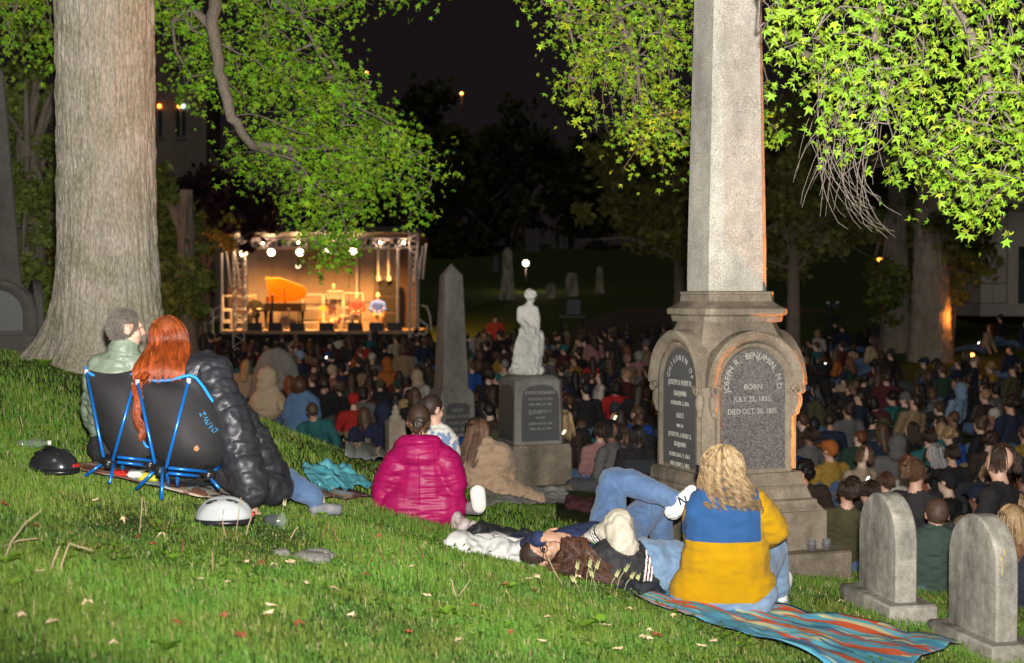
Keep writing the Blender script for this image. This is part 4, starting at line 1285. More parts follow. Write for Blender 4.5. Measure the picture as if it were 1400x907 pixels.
def right_tree():
    rg = np.random.default_rng(24)
    loc = Vector((5.6, 10.6, gz(5.6, 10.6)))
    t = thing('sweetgum_tree', loc, 'bright star leaved branches hanging into view on both sides of the tall obelisk', 'tree')
    trunk_mesh('trunk', loc.x, loc.y, [(loc.z - .3, .5), (loc.z, .42), (loc.z + 1.2, .33), (loc.z + 5.2, .26)], BARKD, t, loc, nseg=48, nz=60)
    top = V3(loc.x, loc.y, loc.z + 5.0)
    L1 = [top, W(1500, -150, 10), W(1380, -120, 9), W(1270, -60, 8.3), W(1300, 10, 8.1), W(1340, 70, 8.0), W(1360, 150, 7.9)]
    L2 = [L1[2], W(1230, -110, 9.5), W(1130, -60, 10), W(1075, -10, 9.6), W(1060, 30, 9.2), W(1085, 65, 8.9), W(1122, 86, 8.7), W(1160, 95, 8.5)]
    L3 = [L2[1], W(1050, -140, 11.5), W(930, -110, 12.2), W(850, -60, 12.2), W(845, 20, 12.1), W(870, 90, 12), W(880, 160, 12)]
    L4 = [L3[3], W(790, -30, 12), W(775, 20, 12), W(790, 90, 12)]
    L5 = [L1[3], W(1210, -20, 8.2), W(1195, 40, 8.1), W(1200, 100, 8), W(1215, 170, 8)]
    for Lm, r0, r1 in ((L1, .16, .018), (L2, .09, .016), (L3, .09, .012), (L4, .03, .008), (L5, .045, .01)):
        n = len(Lm); MB(loc).tube(Lm, [r0 + (r1 - r0) * (i / (n - 1)) ** .6 for i in range(n)], 9).build('limb', BARKD, t, True)
    poly2 = [(731, -30), (733, 17), (750, 19), (744, 39), (757, 49), (769, 41), (776, 52), (769, 79), (776, 86), (771, 112), (774, 131), (787, 131), (789, 150), (802, 156), (808, 142), (795, 124), (801, 112), (821, 101), (836, 116), (851, 131), (844, 150), (831, 172), (844, 187), (840, 202), (851, 210), (844, 225), (849, 234), (862, 225), (861, 210), (851, 199), (855, 184), (874, 202), (881, 195), (892, 214), (900, 236), (911, 240), (915, 259), (934, 247), (922, 236), (907, 225), (911, 210), (922, 206), (915, 180), (930, 165), (930, 221), (939, 236), (944, 200), (955, 100), (960, -30)]
    poly3 = [(1030, -30), (1036, 50), (1062, 85), (1080, 55), (1100, 70), (1090, 95), (1083, 140), (1100, 155), (1133, 168), (1146, 201), (1196, 209), (1221, 247), (1242, 251), (1255, 218), (1271, 226), (1288, 251), (1292, 285), (1313, 306), (1335, 318), (1345, 293), (1366, 294), (1368, 281), (1347, 268), (1355, 251), (1384, 264), (1410, 235), (1440, -30)]
    n2 = in_region(poly2, 290, 11.2, 13.2, rg, gap=.5, gs=26)
    n3 = in_region(poly3, 360, 6.9, 9.4, rg, gap=.55, gs=32)
    n4 = in_region([(1040, 100), (1052, 110), (1048, 135), (1066, 165), (1064, 192), (1046, 196), (1040, 150)], 9, 10.9, 11.5, rg, gap=0)
    C2, R2 = grow_twigs(n2, L3[2:] + L4, r_end=.0028)
    C3, R3 = grow_twigs(n3, L1[2:] + L2[2:] + L5[1:], r_end=.0022)
    C4, R4 = grow_twigs(n4, [W(1020, 30, 11.4)], r_end=.003)
    # bare hanging twigs
    bare = []
    for i in range(40):
        x0, y0 = rg.uniform(1115, 1235), rg.uniform(60, 185); d = rg.uniform(7.6, 8.9)
        left = rg.random() < .45                       # some sweep out to the left, the rest fall and curl to the right
        x1, y1 = (rg.uniform(1088, 1150), rg.uniform(215, 300)) if left else (rg.uniform(1150, 1228), rg.uniform(270, 334))
        c1 = (x0 - rg.uniform(0, 30), y0 + rg.uniform(30, 70)); c2 = (x1 + rg.uniform(0, 22), y1 - rg.uniform(40, 80)) if left else (x1 - rg.uniform(35, 75), y1 - rg.uniform(5, 40))
        a, m1, m2, e = (np.array(W(*q, d + rg.uniform(-.1, .1))) for q in ((x0, y0), c1, c2, (x1, y1)))
        s = np.linspace(0, 1, 12)[:, None]
        bare.append((1 - s) ** 3 * a + 3 * s * (1 - s) ** 2 * m1 + 3 * s ** 2 * (1 - s) * m2 + s ** 3 * e + np.cumsum(rg.normal(0, .0035, (12, 3)), 0))
    for i in range(30):
        d = rg.uniform(8, 8.6); x0, y0 = rg.uniform(1150, 1400), rg.uniform(-20, 60)
        a = np.array(W(x0, y0, d)); e = np.array(W(x0 + rg.uniform(-40, 60), y0 + rg.uniform(90, 260), d)); m = (a + e) / 2 + rg.normal(0, .12, 3)
        s = np.linspace(0, 1, 12)[:, None]
        bare.append((1 - s) ** 2 * a + 2 * s * (1 - s) * m + s ** 2 * e + rg.normal(0, .006, (12, 3)))
    for i in range(16):
        d = 11.6; x0, y0 = rg.uniform(800, 930), rg.uniform(-20, 60)
        a = np.array(W(x0, y0, d)); e = np.array(W(x0 + rg.uniform(-25, 35), y0 + rg.uniform(80, 190), d)); m = (a + e) / 2 + rg.normal(0, .12, 3)
        s = np.linspace(0, 1, 12)[:, None]
        bare.append((1 - s) ** 2 * a + 2 * s * (1 - s) * m + s ** 2 * e + rg.normal(0, .006, (12, 3)))
    Bp = np.array(bare); Br = np.tile(np.linspace(.0036, .0013, 12), (len(bare), 1))
    V, q = tubes_np(np.concatenate([C2, C3, C4]), np.concatenate([R2, R3, R4]), 4)
    V2, q2 = tubes_np(Bp, Br, 4)
    tag(link('twigs', np_mesh('twigs', np.concatenate([V, V2]) - np.array(loc), np.concatenate([q, q2 + len(V)]), TWIG, smooth=True), t), kind='stuff')
    A = [leaves_at(n2, 10, .038, rg, .10), leaves_at(n3, 10, .036, rg, .085), leaves_at(n4, 8, .038, rg, .05)]
    pos, sd, tip, nrm, sz = [np.concatenate([a[k] for a in A]) for k in range(5)]
    # nothing may pass through the obelisk shaft
    q = np.array([pix(p) for p in pos])
    ok = ~((pos[:, 1] < 11.0) & (q[:, 0] > 930) & (q[:, 0] < 1046))
    pos, sd, tip, nrm, sz = pos[ok], sd[ok], tip[ok], nrm[ok], sz[ok]
    keep = leaf_parts(t, loc, pos, sd, tip, nrm, sz, 290, LEAF, rg)
    tag(link('leaves', leaf_mesh('leaves', pos[keep] - np.array(loc), sd[keep], tip[keep], nrm[keep], sz[keep], rg, LEAF, (1.15, 1.1, 1.0)), t), kind='stuff')
right_tree()

def crown_mesh(name, centre, rad, n, size, m, rg, clumps=40, light=(1, 1, 1), hang=0.0):
    """small leaf faces gathered in clumps through an uneven crown"""
    c = np.array(centre); rad = np.array(rad)
    dirs = rg.normal(0, 1, (clumps, 3)); dirs /= np.linalg.norm(dirs, axis=1, keepdims=True)
    cc = c + dirs * rad * (rg.random((clumps, 1)) ** .45) * rg.uniform(.75, 1.08, (clumps, 1))
    k = rg.integers(0, clumps, n)
    cs = rg.uniform(.16, .34, clumps)[k][:, None] * rad.mean()
    o = rg.normal(0, .5, (n, 3)) * cs
    o[:, 2] = o[:, 2] * .7 - hang * np.abs(rg.normal(0, 1, n)) * cs[:, 0]
    p = cc[k] + o
    nr = rg.normal(0, .8, (n, 3)) + np.array([0, -.4, .5]); nr /= np.linalg.norm(nr, axis=1, keepdims=True)
    a = np.cross(nr, rg.normal(0, 1, (n, 3))); a /= np.linalg.norm(a, axis=1, keepdims=True); b = np.cross(nr, a)
    sz = size * rg.uniform(.5, 1.2, (n, 1))
    V = np.stack([p - a * sz, p - b * sz * .6, p + a * sz, p + b * sz * .6], 1).reshape(-1, 3)
    q = np.arange(n * 4).reshape(n, 4)
    tint = rg.normal(1, .25, (n, 1)).clip(.4, 1.8) * rg.uniform(.75, 1.25, clumps)[k][:, None] * np.array(light)
    return V, q, np.repeat(tint, 4, axis=0)

def bg_tree(px, d, ybase, ytrunk, r_trunk, crowns, n, size, label, m=LEAF_FAR, light=(1, 1, 1), name='shade_tree', seed=0, grp=None, bark_m=None, branches=6):
    rg = np.random.default_rng(100 + seed)
    x = W(px, 400, d).x; z0 = gz(x, d) if ybase is None else min(W(px, ybase, d).z, gz(x, d) + .1)
    loc = Vector((x, d, z0))
    t = thing(name, loc, label, 'tree', grp)
    zt = W(px, ytrunk, d).z
    trunk_mesh('trunk', x, d, [(z0 - .4, r_trunk * 1.5), (z0 + .1, r_trunk * 1.25), (z0 + (zt - z0) * .3, r_trunk), (zt, r_trunk * .6)], bark_m or BARKD, t, loc, nseg=90, nz=110, rid=.05 * r_trunk / .5, seed=seed)
    b = MB(loc)
    Vs, Fs, Ts, o = [], [], [], 0
    for (cx, cy, rx, ry) in crowns:
        c = W(cx, cy, d + rg.uniform(-1, 1)); s = F / d
        R_ = (rx / s, (rx + ry) / 2 / s * .8, ry / s)
        V, q, tint = crown_mesh('x', c, R_, int(n * rx * ry / sum(a[2] * a[3] for a in crowns)), size, m, rg, light=light)
        Vs.append(V); Fs.append(q + o); Ts.append(tint); o += len(V)
        for k in range(branches):
            a = V3(x, d, z0 + (zt - z0) * rg.uniform(.5, 1)); e = c + V3(rg.normal(0, .5) * R_[0], rg.normal(0, .4) * R_[1], rg.normal(0, .5) * R_[2])
            mid = a.lerp(e, .5) + V3(0, 0, .12 * (e - a).length)
            b.tube([a, a.lerp(mid, .6), mid, mid.lerp(e, .6) , e], [r_trunk * .32, r_trunk * .25, r_trunk * .18, r_trunk * .11, r_trunk * .05], 6)
    b.build('limbs', bark_m or BARKD, t, True)['kind'] = 'stuff'
    me = np_mesh('crown', np.concatenate(Vs) - np.array(loc), np.concatenate(Fs), m, col=np.concatenate(Ts))
    link('crown', me, t)
    return t

# right: broad old tree by the lawn, its leaning companion, spreading maple behind the obelisk
bg_tree(1272, 40, 507, 180, .5, [(1290, 120, 130, 110), (1200, 150, 90, 80), (1390, 130, 90, 80), (1310, 330, 55, 60)], 9000, .17, 'old double trunked tree on the lawn at the right with lamplight behind it', seed=1, light=(1.1, 1.1, .9), bark_m=bark('bark_far', (.38, .32, .27), (.17, .14, .12)))
bg_tree(1225, 43, 450, 240, .38, [(1215, 390, 30, 55), (1230, 300, 40, 50)], 1800, .15, 'thinner trunk with low sprigs just left of the old double trunked tree', seed=2, light=(1.1, 1.15, .8), bark_m=bark('bark_far', (.38, .32, .27), (.17, .14, .12)))
bg_tree(1085, 36, 440, 260, .16, [(1080, 250, 60, 110), (1130, 180, 70, 90), (1150, 300, 60, 60), (1070, 350, 45, 45)], 8000, .12, 'tangled low branching tree just right of the obelisk shaft', seed=3, light=(1.0, .95, .8), branches=18)
bg_tree(930, 46, 420, 240, .2, [(850, 250, 75, 75), (900, 200, 80, 90), (920, 300, 50, 60), (880, 310, 60, 45), (960, 230, 60, 90)], 14000, .15, 'broad dim leafed tree behind the hanging branches left of the obelisk', seed=4, light=(1.15, 1.05, .85))
bg_tree(40, 21, 520, 180, .25, [(30, 140, 60, 80), (50, 260, 50, 90), (20, 380, 60, 70), (60, 60, 60, 60)], 12000, .065, 'dense dark tree filling the gap left of the big trunk', seed=5, light=(1.2, 1.35, .9))
bg_tree(255, 28, 520, 260, .2, [(245, 330, 38, 70), (250, 400, 40, 50), (225, 260, 22, 40)], 5000, .09, 'dim shrubby tree just right of the big trunk', seed=6, light=(1.0, 1.1, .8))
bg_tree(268, 48, 470, 290, .15, [(290, 275, 75, 50), (340, 300, 50, 40), (255, 300, 45, 55)], 7000, .16, 'purple leaved tree spreading above the left end of the stage', m=LEAF_RED, seed=7, name='purple_maple_tree')
# black masses against the night sky
for i, (px, d, cr, lb) in enumerate([
        (585, 105, [(585, 210, 62, 110), (600, 330, 70, 70)], 'tall rounded black tree silhouette above the right end of the stage'),
        (710, 120, [(700, 230, 80, 100), (760, 260, 70, 80), (660, 280, 50, 90)], 'broad black tree silhouette in the middle of the skyline'),
        (815, 115, [(810, 250, 45, 110)], 'black tree silhouette just left of the dim leafed tree'),
        (500, 110, [(500, 300, 55, 110), (440, 330, 60, 80)], 'black tree silhouette behind the stage roof'),
        (1120, 125, [(1100, 250, 120, 110), (1230, 280, 90, 90)], 'black tree mass far behind the tangled tree')]):
    bg_tree(px, d, 380, 250, .5, cr, 6000, .45, lb, seed=20 + i, light=(.5, .5, .5), grp='black tree silhouettes on the skyline')
# ------------------------------------------------------------------ stage
ALU = mat('aluminium_truss', (.62, .60, .57), .45, var=.06, scale=20, metal=.25)
BLACKM = mat('black_metal', (.018, .018, .019), .5, var=.2, scale=20)
BLACKCLOTH = mat('black_drape', (.014, .013, .013), .9, var=.2, scale=8)
def lampmat(name, col, s):
    return mat(name, (.8, .8, .8), .5, var=0, emit=col, estr=s)
LAMP_WARM = lampmat('lamp_warm', (1.0, .72, .36), 14)
LAMP_BLUE = lampmat('lamp_blue', (.08, .18, 1.0), 5)
LAMP_ORANGE = lampmat('lamp_orange', (1.0, .27, .03), 7)

SD = 51.0; SS = F / SD
SLOC = Vector((W(440, 455, SD).x, SD, gz(W(440, 455, SD).x, SD)))
def S(px, py, dd=0.0):
    """point on the stage front plane by photo pixel, pushed dd metres further back (same x and height)"""
    return W(px, py, SD + dd)
DECKZ = EYE + (405 - 452.5) / SS

def truss(mb, a, b, up, size=.29, n=14, r=.025):
    """ladder truss of two chords per side with zigzag webs"""
    a, b, up = Vector(a), Vector(b), Vector(up).normalized(); ax = (b - a).normalized(); sd = ax.cross(up).normalized()
    cs = [up * size / 2 + sd * size / 2, up * size / 2 - sd * size / 2, -up * size / 2 - sd * size / 2, -up * size / 2 + sd * size / 2]
    for c in cs: mb.tube([a + c, b + c], r, 6)
    for k in range(n):
        p, q = a.lerp(b, k / n), a.lerp(b, (k + 1) / n)
        for i in range(4):
            c0, c1 = (cs[i], cs[(i + 1) % 4]) if k % 2 else (cs[(i + 1) % 4], cs[i])
            mb.tube([p + c0, q + c1], r * .55, 5)

def stage():
    t = thing('mobile_stage', SLOC, 'small lit mobile stage with aluminium truss, dark roof and warm lights', 'stage')
    o = SLOC
    deck_l, deck_r, back = S(300, 455).x, S(574, 455).x, SD + 5.2
    b = MB(o); b.box(((deck_l + deck_r) / 2, (SD + back) / 2, DECKZ - .06), (deck_r - deck_l, back - SD, .12)); b.build('deck', mat('stage_deck', (.32, .22, .13), .55, var=.12, scale=3, bump=.1), t)
    b = MB(o); b.box(((deck_l + deck_r) / 2, SD + .05, (DECKZ - .14 + SLOC.z) / 2 - .1), (deck_r - deck_l - .1, .05, DECKZ - .14 - SLOC.z + .4)); b.build('skirt', BLACKCLOTH, t)
    zt = S(0, 318).z
    # back wall of folded panels, side returns
    wallm = mat('grey_backdrop', (.26, .22, .18), .8, var=.08, scale=1.2)
    for k in range(6):
        x0 = S(336, 0, 4.8).x; x1 = S(546, 0, 4.8).x; w = (x1 - x0) / 6
        b = MB(o); b.box((x0 + w * (k + .5), back - .35 + (.0 if k % 2 else .02), (DECKZ + zt - .4) / 2), (w - .02, .06, zt - .4 - DECKZ)); b.build('wall_panel', wallm, t)
    b = MB(o); b.box((S(553, 0, 4.9).x, back - .3, DECKZ + 1.6), (.9, .06, 3.2)); b.build('side_drape', mat('brown_drape', (.10, .065, .05), .9, var=.2, scale=5, stretch=(6, 6, .4)), t)
    b = MB(o); b.box((S(324, 0, 4.9).x, back - .3, DECKZ + 1.6), (.8, .06, 3.2)); b.build('side_drape', mat('brown_drape', (.10, .065, .05)), t)
    # roof
    b = MB(o); rl, rr_ = S(306, 0).x, S(577, 0).x
    b.loft([[(rl, SD - .2, zt), (rr_, SD - .2, zt), (rr_, back, zt - .25), (rl, back, zt - .25)], [(rl + .1, SD - .1, zt + .22), (rr_ - .1, SD - .1, zt + .22), (rr_ - .2, back - .1, zt + .05), (rl + .2, back - .1, zt + .05)]])
    b.build('roof', mat('roof_tarpaulin', (.03, .028, .027), .6, var=.2), t)
    # front truss and towers
    b = MB(o); truss(b, S(309, 332.5), S(556, 332.5), (0, 0, 1), .34, 19, .032); b.build('front_truss', ALU, t)
    b = MB(o); truss(b, S(326, 335, 3.6), S(550, 335, 3.6), (0, 0, 1), .3, 17, .026); b.build('rear_truss', ALU, t)
    for x0, x1 in ((315, 335), (557, 573)):
        xc = (S(x0, 0).x + S(x1, 0).x) / 2; w = S(x1, 0).x - S(x0, 0).x
        b = MB(o); truss(b, (xc, SD + .05, SLOC.z), (xc, SD + .05, zt), (1, 0, 0), w * .75, 22, .03); b.build('tower', ALU, t)
    for px, y0, y1, dd in ((303, 343, 452, .6), (544, 338, 447, .5), (488, 336, 405, 4.6), (578, 336, 382, .3), (571, 336, 385, .9), (583, 333, 382, .2), (322, 345, 395, .4), (309, 340, 392, .2), (517, 338, 385, 3), (531, 338, 385, 3)):
        p, q = S(px, y0, dd), S(px + (6 if y1 < 400 and px < 400 else (-5 if px > 560 else 0)), y1, dd)
        MB(o).tube([p, q], .05 if y1 > 400 else .04, 8).build('pole', ALU, t)
    # brace straps under roof ends
    for px in (517, 531):
        MB(o).tube([S(px, 378, 3), S(px + 1, 384, 3)], .09, 8).build('pole_foot', ALU, t)
    # railings at the back: frames
    def rail(x0, x1, y0, y1, dd):
        b = MB(o); p = lambda x, y: S(x, y, dd)
        for y in (y0, (y0 + y1) / 2, y1): b.tube([p(x0, y), p(x1, y)], .032, 6)
        for x in (x0, x1): b.tube([p(x, y0), p(x, y1)], .032, 6)
        b.build('railing', ALU, t)
    rail(305, 350, 405, 441, 3.9); rail(414, 441, 403, 441, 4); rail(443, 468, 403, 441, 4); rail(470, 496, 401, 440, 4); rail(302, 316, 425, 452, 1)
    # right side handrail loops and left stairs
    b = MB(o); b.tube([S(576, 418, .5), S(584, 420, .5), S(588, 433, .5), S(590, 452, .5)], .04, 6); b.tube([S(572, 436, 0), S(585, 446, 0), S(582, 458, 0), S(573, 456, 0)], .045, 6); b.build('handrail', ALU, t)
    b = MB(o)
    for dd in (0, .9):
        b.tube([S(302, 418, dd), S(292, 424, dd), S(278, 447, dd), S(272, 452, dd)], .035, 6); b.tube([S(301, 431, dd), S(291, 437, dd), S(276, 460, dd)], .035, 6)
        for x, y0, y1 in ((302, 418, 456), (291, 424, 460), (279, 446, 472)): b.tube([S(x, y0, dd), S(x, y1, dd)], .035, 6)
    b.build('handrail', ALU, t)
    for k in range(4):
        z = DECKZ - .2 * (k + 1); b = MB(o); b.box((deck_l - .15 - .28 * k, SD + .45, z), (.28, .9, .05)); b.build('step', BLACKM, t)
    # lanterns: five bright warm ones, five small blue-lit movers
    for px, py in ((333, 346), (371, 345), (410, 345), (447, 344), (483, 343)):
        p = S(px, py, 3.3)
        b = MB(o); b.lathe([(.10, .22), (.16, .2), (.165, 0), (.15, -.02)], (0, 0, 0), 16)
        b.v = [p + Matrix.Rotation(math.radians(-70), 3, 'X') @ v for v in b.v]
        l = b.build('lantern', BLACKM, t, True)
        b = MB(o); b.lathe([(.004, -.026), (.142, -.026), (.142, -.022), (.004, -.022)], (0, 0, 0), 16); b.v = [p + Matrix.Rotation(math.radians(-70), 3, 'X') @ v for v in b.v]
        b.build('lens', LAMP_WARM, l)
        b = MB(o); b.tube([p + V3(-.17, 0, 0), p + V3(-.17, .05, .25), p + V3(.17, .05, .25), p + V3(.17, 0, 0)], .015, 5); b.build('yoke', BLACKM, l)
    for px, py in ((383, 333), (424, 333), (505, 332), (541, 330), (340, 334)):
        p = S(px, py, -.1)
        b = MB(o); b.ell(p, (.13, .13, .15)); l = b.build('moving_light', BLACKM, t, True)
        b = MB(o); b.ell(p + V3(0, -.10, .0), (.03, .03, .03)); b.build('lens', LAMP_BLUE if px != 340 else BLACKM, l, True)
    # footlight glow on the backdrop, put in as a small glowing box
    p = S(408, 365, 4.55)
    b = MB(o); b.box(p, (.22, .1, .18)); l = b.build('backdrop_glow', BLACKM, t)
    b = MB(o); b.box(p + V3(0, -.06, .01), (.18, .02, .13)); b.build('lens', lampmat('soft_glow', (1, .85, .5), 2.2), l)
    for px in (312, 360, 408, 465, 520, 552):                 # bulbs added inside the truss so its members look lit
        p = S(px, 332, 0); b = MB(o); b.ell(p, (.05, .05, .05), 0, None, 10, 6); b.build('added_truss_bulb', LAMP_WARM, t, True)
        ld = bpy.data.lights.new('added_truss_bulb', 'POINT'); ld.energy = 26; ld.color = (1, .62, .42); ld.shadow_soft_size = .1
        lo = bpy.data.objects.new('added_truss_bulb', ld); COL.objects.link(lo); lo.location = p + V3(0, -.07, 0)
    for i, px in enumerate((345, 440, 520)):        # wash from the truss lanterns
        ld = bpy.data.lights.new('stage_lantern', 'SPOT'); ld.energy = 2500; ld.color = (1, .43, .11); ld.spot_size = math.radians(95); ld.spot_blend = .8; ld.shadow_soft_size = .12
        lo = bpy.data.objects.new('stage_lantern', ld); COL.objects.link(lo); lo.location = S(px, 342, .5)
        lo.rotation_euler = (math.radians(40), 0, math.radians(8 - 8 * i))
    for i, px in enumerate((333, 371, 410, 447, 483)):        # the five lanterns at the back of the roof shine forward, down over the stage front
        ld = bpy.data.lights.new('lantern_beam', 'SPOT'); ld.energy = 420; ld.color = (1, .58, .28); ld.spot_size = math.radians(110); ld.spot_blend = .7; ld.shadow_soft_size = .12
        lo = bpy.data.objects.new('lantern_beam', ld); COL.objects.link(lo); lo.location = S(px, 345, 3.1); lo.rotation_euler = (math.radians(62), 0, PI)
    return t
stage()

def wedge(px, py, label, w=.52):
    p = S(px, py, .35); loc = Vector((p.x, p.y, DECKZ + .003))
    t = thing('monitor_wedge', loc, label, 'speaker', 'wedge monitors along the stage front')
    b = MB(); h = .29
    b.loft([[(-w / 2, -.2, 0), (w / 2, -.2, 0), (w / 2, -.2, h), (-w / 2, -.2, h)], [(-w / 2, .22, 0), (w / 2, .22, 0), (w / 2, .12, h * .45), (-w / 2, .12, h * .45)]]); b.build('cabinet', BLACKM, t)
    b = MB(); b.loft([[(-w / 2 + .04, -.17, h + .004), (w / 2 - .04, -.17, h + .004), (w / 2 - .04, .10, h * .5 + .006), (-w / 2 + .04, .10, h * .5 + .006)], [(-w / 2 + .04, -.17, h - .03), (w / 2 - .04, -.17, h - .03), (w / 2 - .04, .10, h * .5 - .03), (-w / 2 + .04, .10, h * .5 - .03)]]); b.build('grille', BLACKCLOTH, t)
for px, lb in ((349, 'black wedge monitor at the left end of the stage front'), (377, 'black wedge monitor beside the tall microphone stand'), (407, 'black wedge monitor in front of the piano tail'),
               (447, 'black wedge monitor in front of the reader at the music stand'), (486, 'black wedge monitor at the feet of the red seated performer'), (515, 'black wedge monitor at the feet of the blue shirted performer'), (540, 'black wedge monitor at the right end of the stage front')):
    wedge(px, 449, lb)

def piano():
    c = S(388, 440, 2.6); loc = Vector((c.x, c.y, DECKZ + .003))
    t = thing('grand_piano', loc, 'black grand piano with its lid raised on the lit stage', 'piano')
    wood = mat('piano_lacquer', (.012, .009, .008), .15, var=.2, coat=.5); lidm = mat('piano_lid_underside', (.75, .25, .015), .3, var=.15, scale=3, stretch=(1, 1, 6), coat=.4)
    out = [(-.66, -.75), (-.66, .75), (-.15, .75), (.4, .68), (.74, .45), (.84, .1), (.74, -.25), (.4, -.42), (.15, -.6), (-.1, -.75)]
    # keyboard to the left (-x), straight side to the back
    b = MB(); b.loft([[(x, y, .68) for x, y in out], [(x, y, 1.0) for x, y in out]]); b.build('case', wood, t)
    b = MB(); b.box((-.82, 0, .72), (.34, 1.45, .1)); k = b.build('keybed', wood, t)
    b = MB(); b.box((-.84, 0, .785), (.16, 1.25, .03)); b.build('keys', mat('ivory_keys', (.75, .72, .65), .4, var=.05), k)
    for x, y in ((-.58, -.6), (-.58, .6), (.70, .15)):
        b = MB(); b.lathe([(.04, 0), (.05, .05), (.045, .1), (.06, .4), (.075, .68)], (x, y, 0), 10); b.build('leg', wood, t, True)
    b = MB(); b.box((-.5, 0, .38), (.1, .3, .5)); b.build('pedal_lyre', wood, t)
    # raised lid: hinged on the far straight side, leaning back
    lid = []
    for x, y in out:
        h = (.75 - y) * .62
        lid.append((x, .75 - (.75 - y) * .62, 1.02 + h))
    b = MB(); b.loft([[(x, y, z) for x, y, z in lid], [(x, y + .03, z + .03) for x, y, z in lid]]); b.build('lid', lidm, t)
    b = MB(); b.tube([(.1, -.3, 1.0), (.0, .05, 1.55)], .02, 6); b.build('lid_prop', wood, t)
    b = MB(); b.box((-.62, 0, 1.12), (.03, .7, .25)); b.build('music_desk', wood, t)
    bl = thing('piano_bench', Vector((loc.x - 1.3, loc.y, loc.z)), 'black piano bench left of the grand piano', 'bench')
    b = MB(); b.box((0, 0, .46), (.38, .75, .1), 0, None, .02); b.build('seat', BLACKM, bl)
    for x in (-.15, .15):
        for y in (-.32, .32): MB().tube([(x, y, .42), (x, y, 0)], .025, 6).build('leg', BLACKM, bl)
piano()

def mic_stand(px, dd, top, label):
    p = S(px, 452, dd); loc = Vector((p.x, p.y, DECKZ + .002)); h = S(px, top, dd).z - loc.z
    t = thing('microphone_stand', loc, label, 'microphone stand')
    for k in range(3):
        a = k * 2.1; MB().tube([(0, 0, .12), (.28 * math.cos(a), .28 * math.sin(a), .01)], .016, 6).build('leg', BLACKM, t)
    MB().tube([(0, 0, .08), (0, 0, h)], .035 if dd < .5 else .018, 8).build('pole', BLACKM, t)
    b = MB(); b.ell((0, -.03, h + .03), (.06, .1, .05)); b.build('microphone', BLACKM, t, True)
mic_stand(372.5, .2, 406, 'tall black microphone stand at the stage front before the piano')
mic_stand(395, 2.0, 424, 'short microphone stand close to the piano case')

def music_stand():
    p = S(458, 440, 1.9); loc = Vector((p.x, p.y, DECKZ + .002))
    t = thing('music_stand', loc, 'black music stand with white pages on the stage', 'music stand')
    for k in range(3):
        a = k * 2.1 + .4; MB().tube([(0, 0, .15), (.25 * math.cos(a), .25 * math.sin(a), .01)], .014, 6).build('leg', BLACKM, t)
    MB().tube([(0, 0, .1), (0, 0, 1.22)], .02, 8).build('pole', BLACKM, t)
    b = MB(); b.box((0, 0, 1.3), (.62, .03, .36), 0, rotm('X', -.6)); b.build('desk', BLACKM, t)
    b = MB(); b.box((0, .12, 1.44), (.56, .03, .06)); b.build('pages', mat('paper', (.8, .78, .72), .7, var=.03), t)
music_stand()

def performer(name_label, px, py_seat, dd, mats, kind, seed):
    z0 = DECKZ + .003
    x = S(px, 0, dd).x; y = SD + dd; loc = Vector((x, y, z0)); f = V3(0, -1, 0)
    B = Body(); q = lambda a, b_, c: V3(x + a, y + b_, z0 + c)
    if kind == 'sit':
        lean = -.12 if seed == 2 else -.03
        B.cap(q(0, 0, .56), q(0, lean, .98), .17, .17, 1, flat=((0, 1, 0), .72)); B.cap(q(-.13, lean, 1.02), q(.13, lean, 1.02), .085, .085, 1)
        B.cap(q(0, lean, 1.05), q(0, lean - .01, 1.16), .055, .05, 0)
        for sx in (-1, 1):
            B.chain([q(sx * .1, 0, .54), q(sx * .14, -.42, .52), q(sx * .13, -.40, .1)], [.1, .08, .055], 2); B.cap(q(sx * .13, -.38, .05), q(sx * .14, -.56, .04), .045, .04, 4)
            B.chain([q(sx * .21, lean, 1.0), q(sx * .29, lean - .06, .76), q(sx * .12, lean - .28, .72)], [.07, .055, .042], 1); hand(B, q(sx * .12, lean - .28, .72), (-sx * .5, -1, -.3), (0, 0, 1), 0, .6, -sx)
        head(B, q(0, lean - .02, 1.27), f + V3(-.2 if seed == 2 else .1, 0, -.15), (0, 0, 1), 0, hair=3)
    else:
        B.cap(q(0, 0, .95), q(0, 0, 1.32), .15, .16, 1, flat=((0, 1, 0), .7)); B.cap(q(-.13, 0, 1.36), q(.13, 0, 1.36), .08, .08, 1); B.cap(q(0, 0, 1.4), q(0, 0, 1.5), .055, .05, 0)
        B.cap(q(0, 0, .95), q(0, 0, .35), .17, .27, 2); 
        for sx in (-1, 1):
            B.cap(q(sx * .09, 0, .4), q(sx * .09, 0, .08), .06, .05, 0); B.cap(q(sx * .09, .02, .045), q(sx * .09, -.16, .04), .045, .04, 4)
            B.chain([q(sx * .2, 0, 1.34), q(sx * .27, -.02, 1.08), q(sx * .2, -.25, 1.12)], [.065, .052, .04], 1); hand(B, q(sx * .2, -.25, 1.12), (0, -1, .1), (0, 0, 1), 0, .4, -sx)
        head(B, q(0, -.02, 1.62), f + V3(.15, 0, -.2), (0, 0, 1), 0, hair=3)
    o = B.finish('person', mats, .022, loc, 2, .006, seed=seed)
    tag(o, name_label, 'person', 'performers on the lit stage')
HAIRB = mat('hair_dark_brown', (.035, .02, .013), .4, var=.3, scale=40)
HAIRT = mat('hair_sandy', (.30, .20, .10), .45, var=.3, scale=40)
performer('person in a blue shirt and cap sitting forward on the stage', 516, 440, 1.9, [SKIN, mat('blue_shirt', (.06, .14, .62), .7), mat('khaki_cloth', (.33, .24, .12), .8), mat('grey_cap', (.4, .38, .36), .8), mat('brown_shoe', (.05, .03, .02), .5)], 'sit', 2)
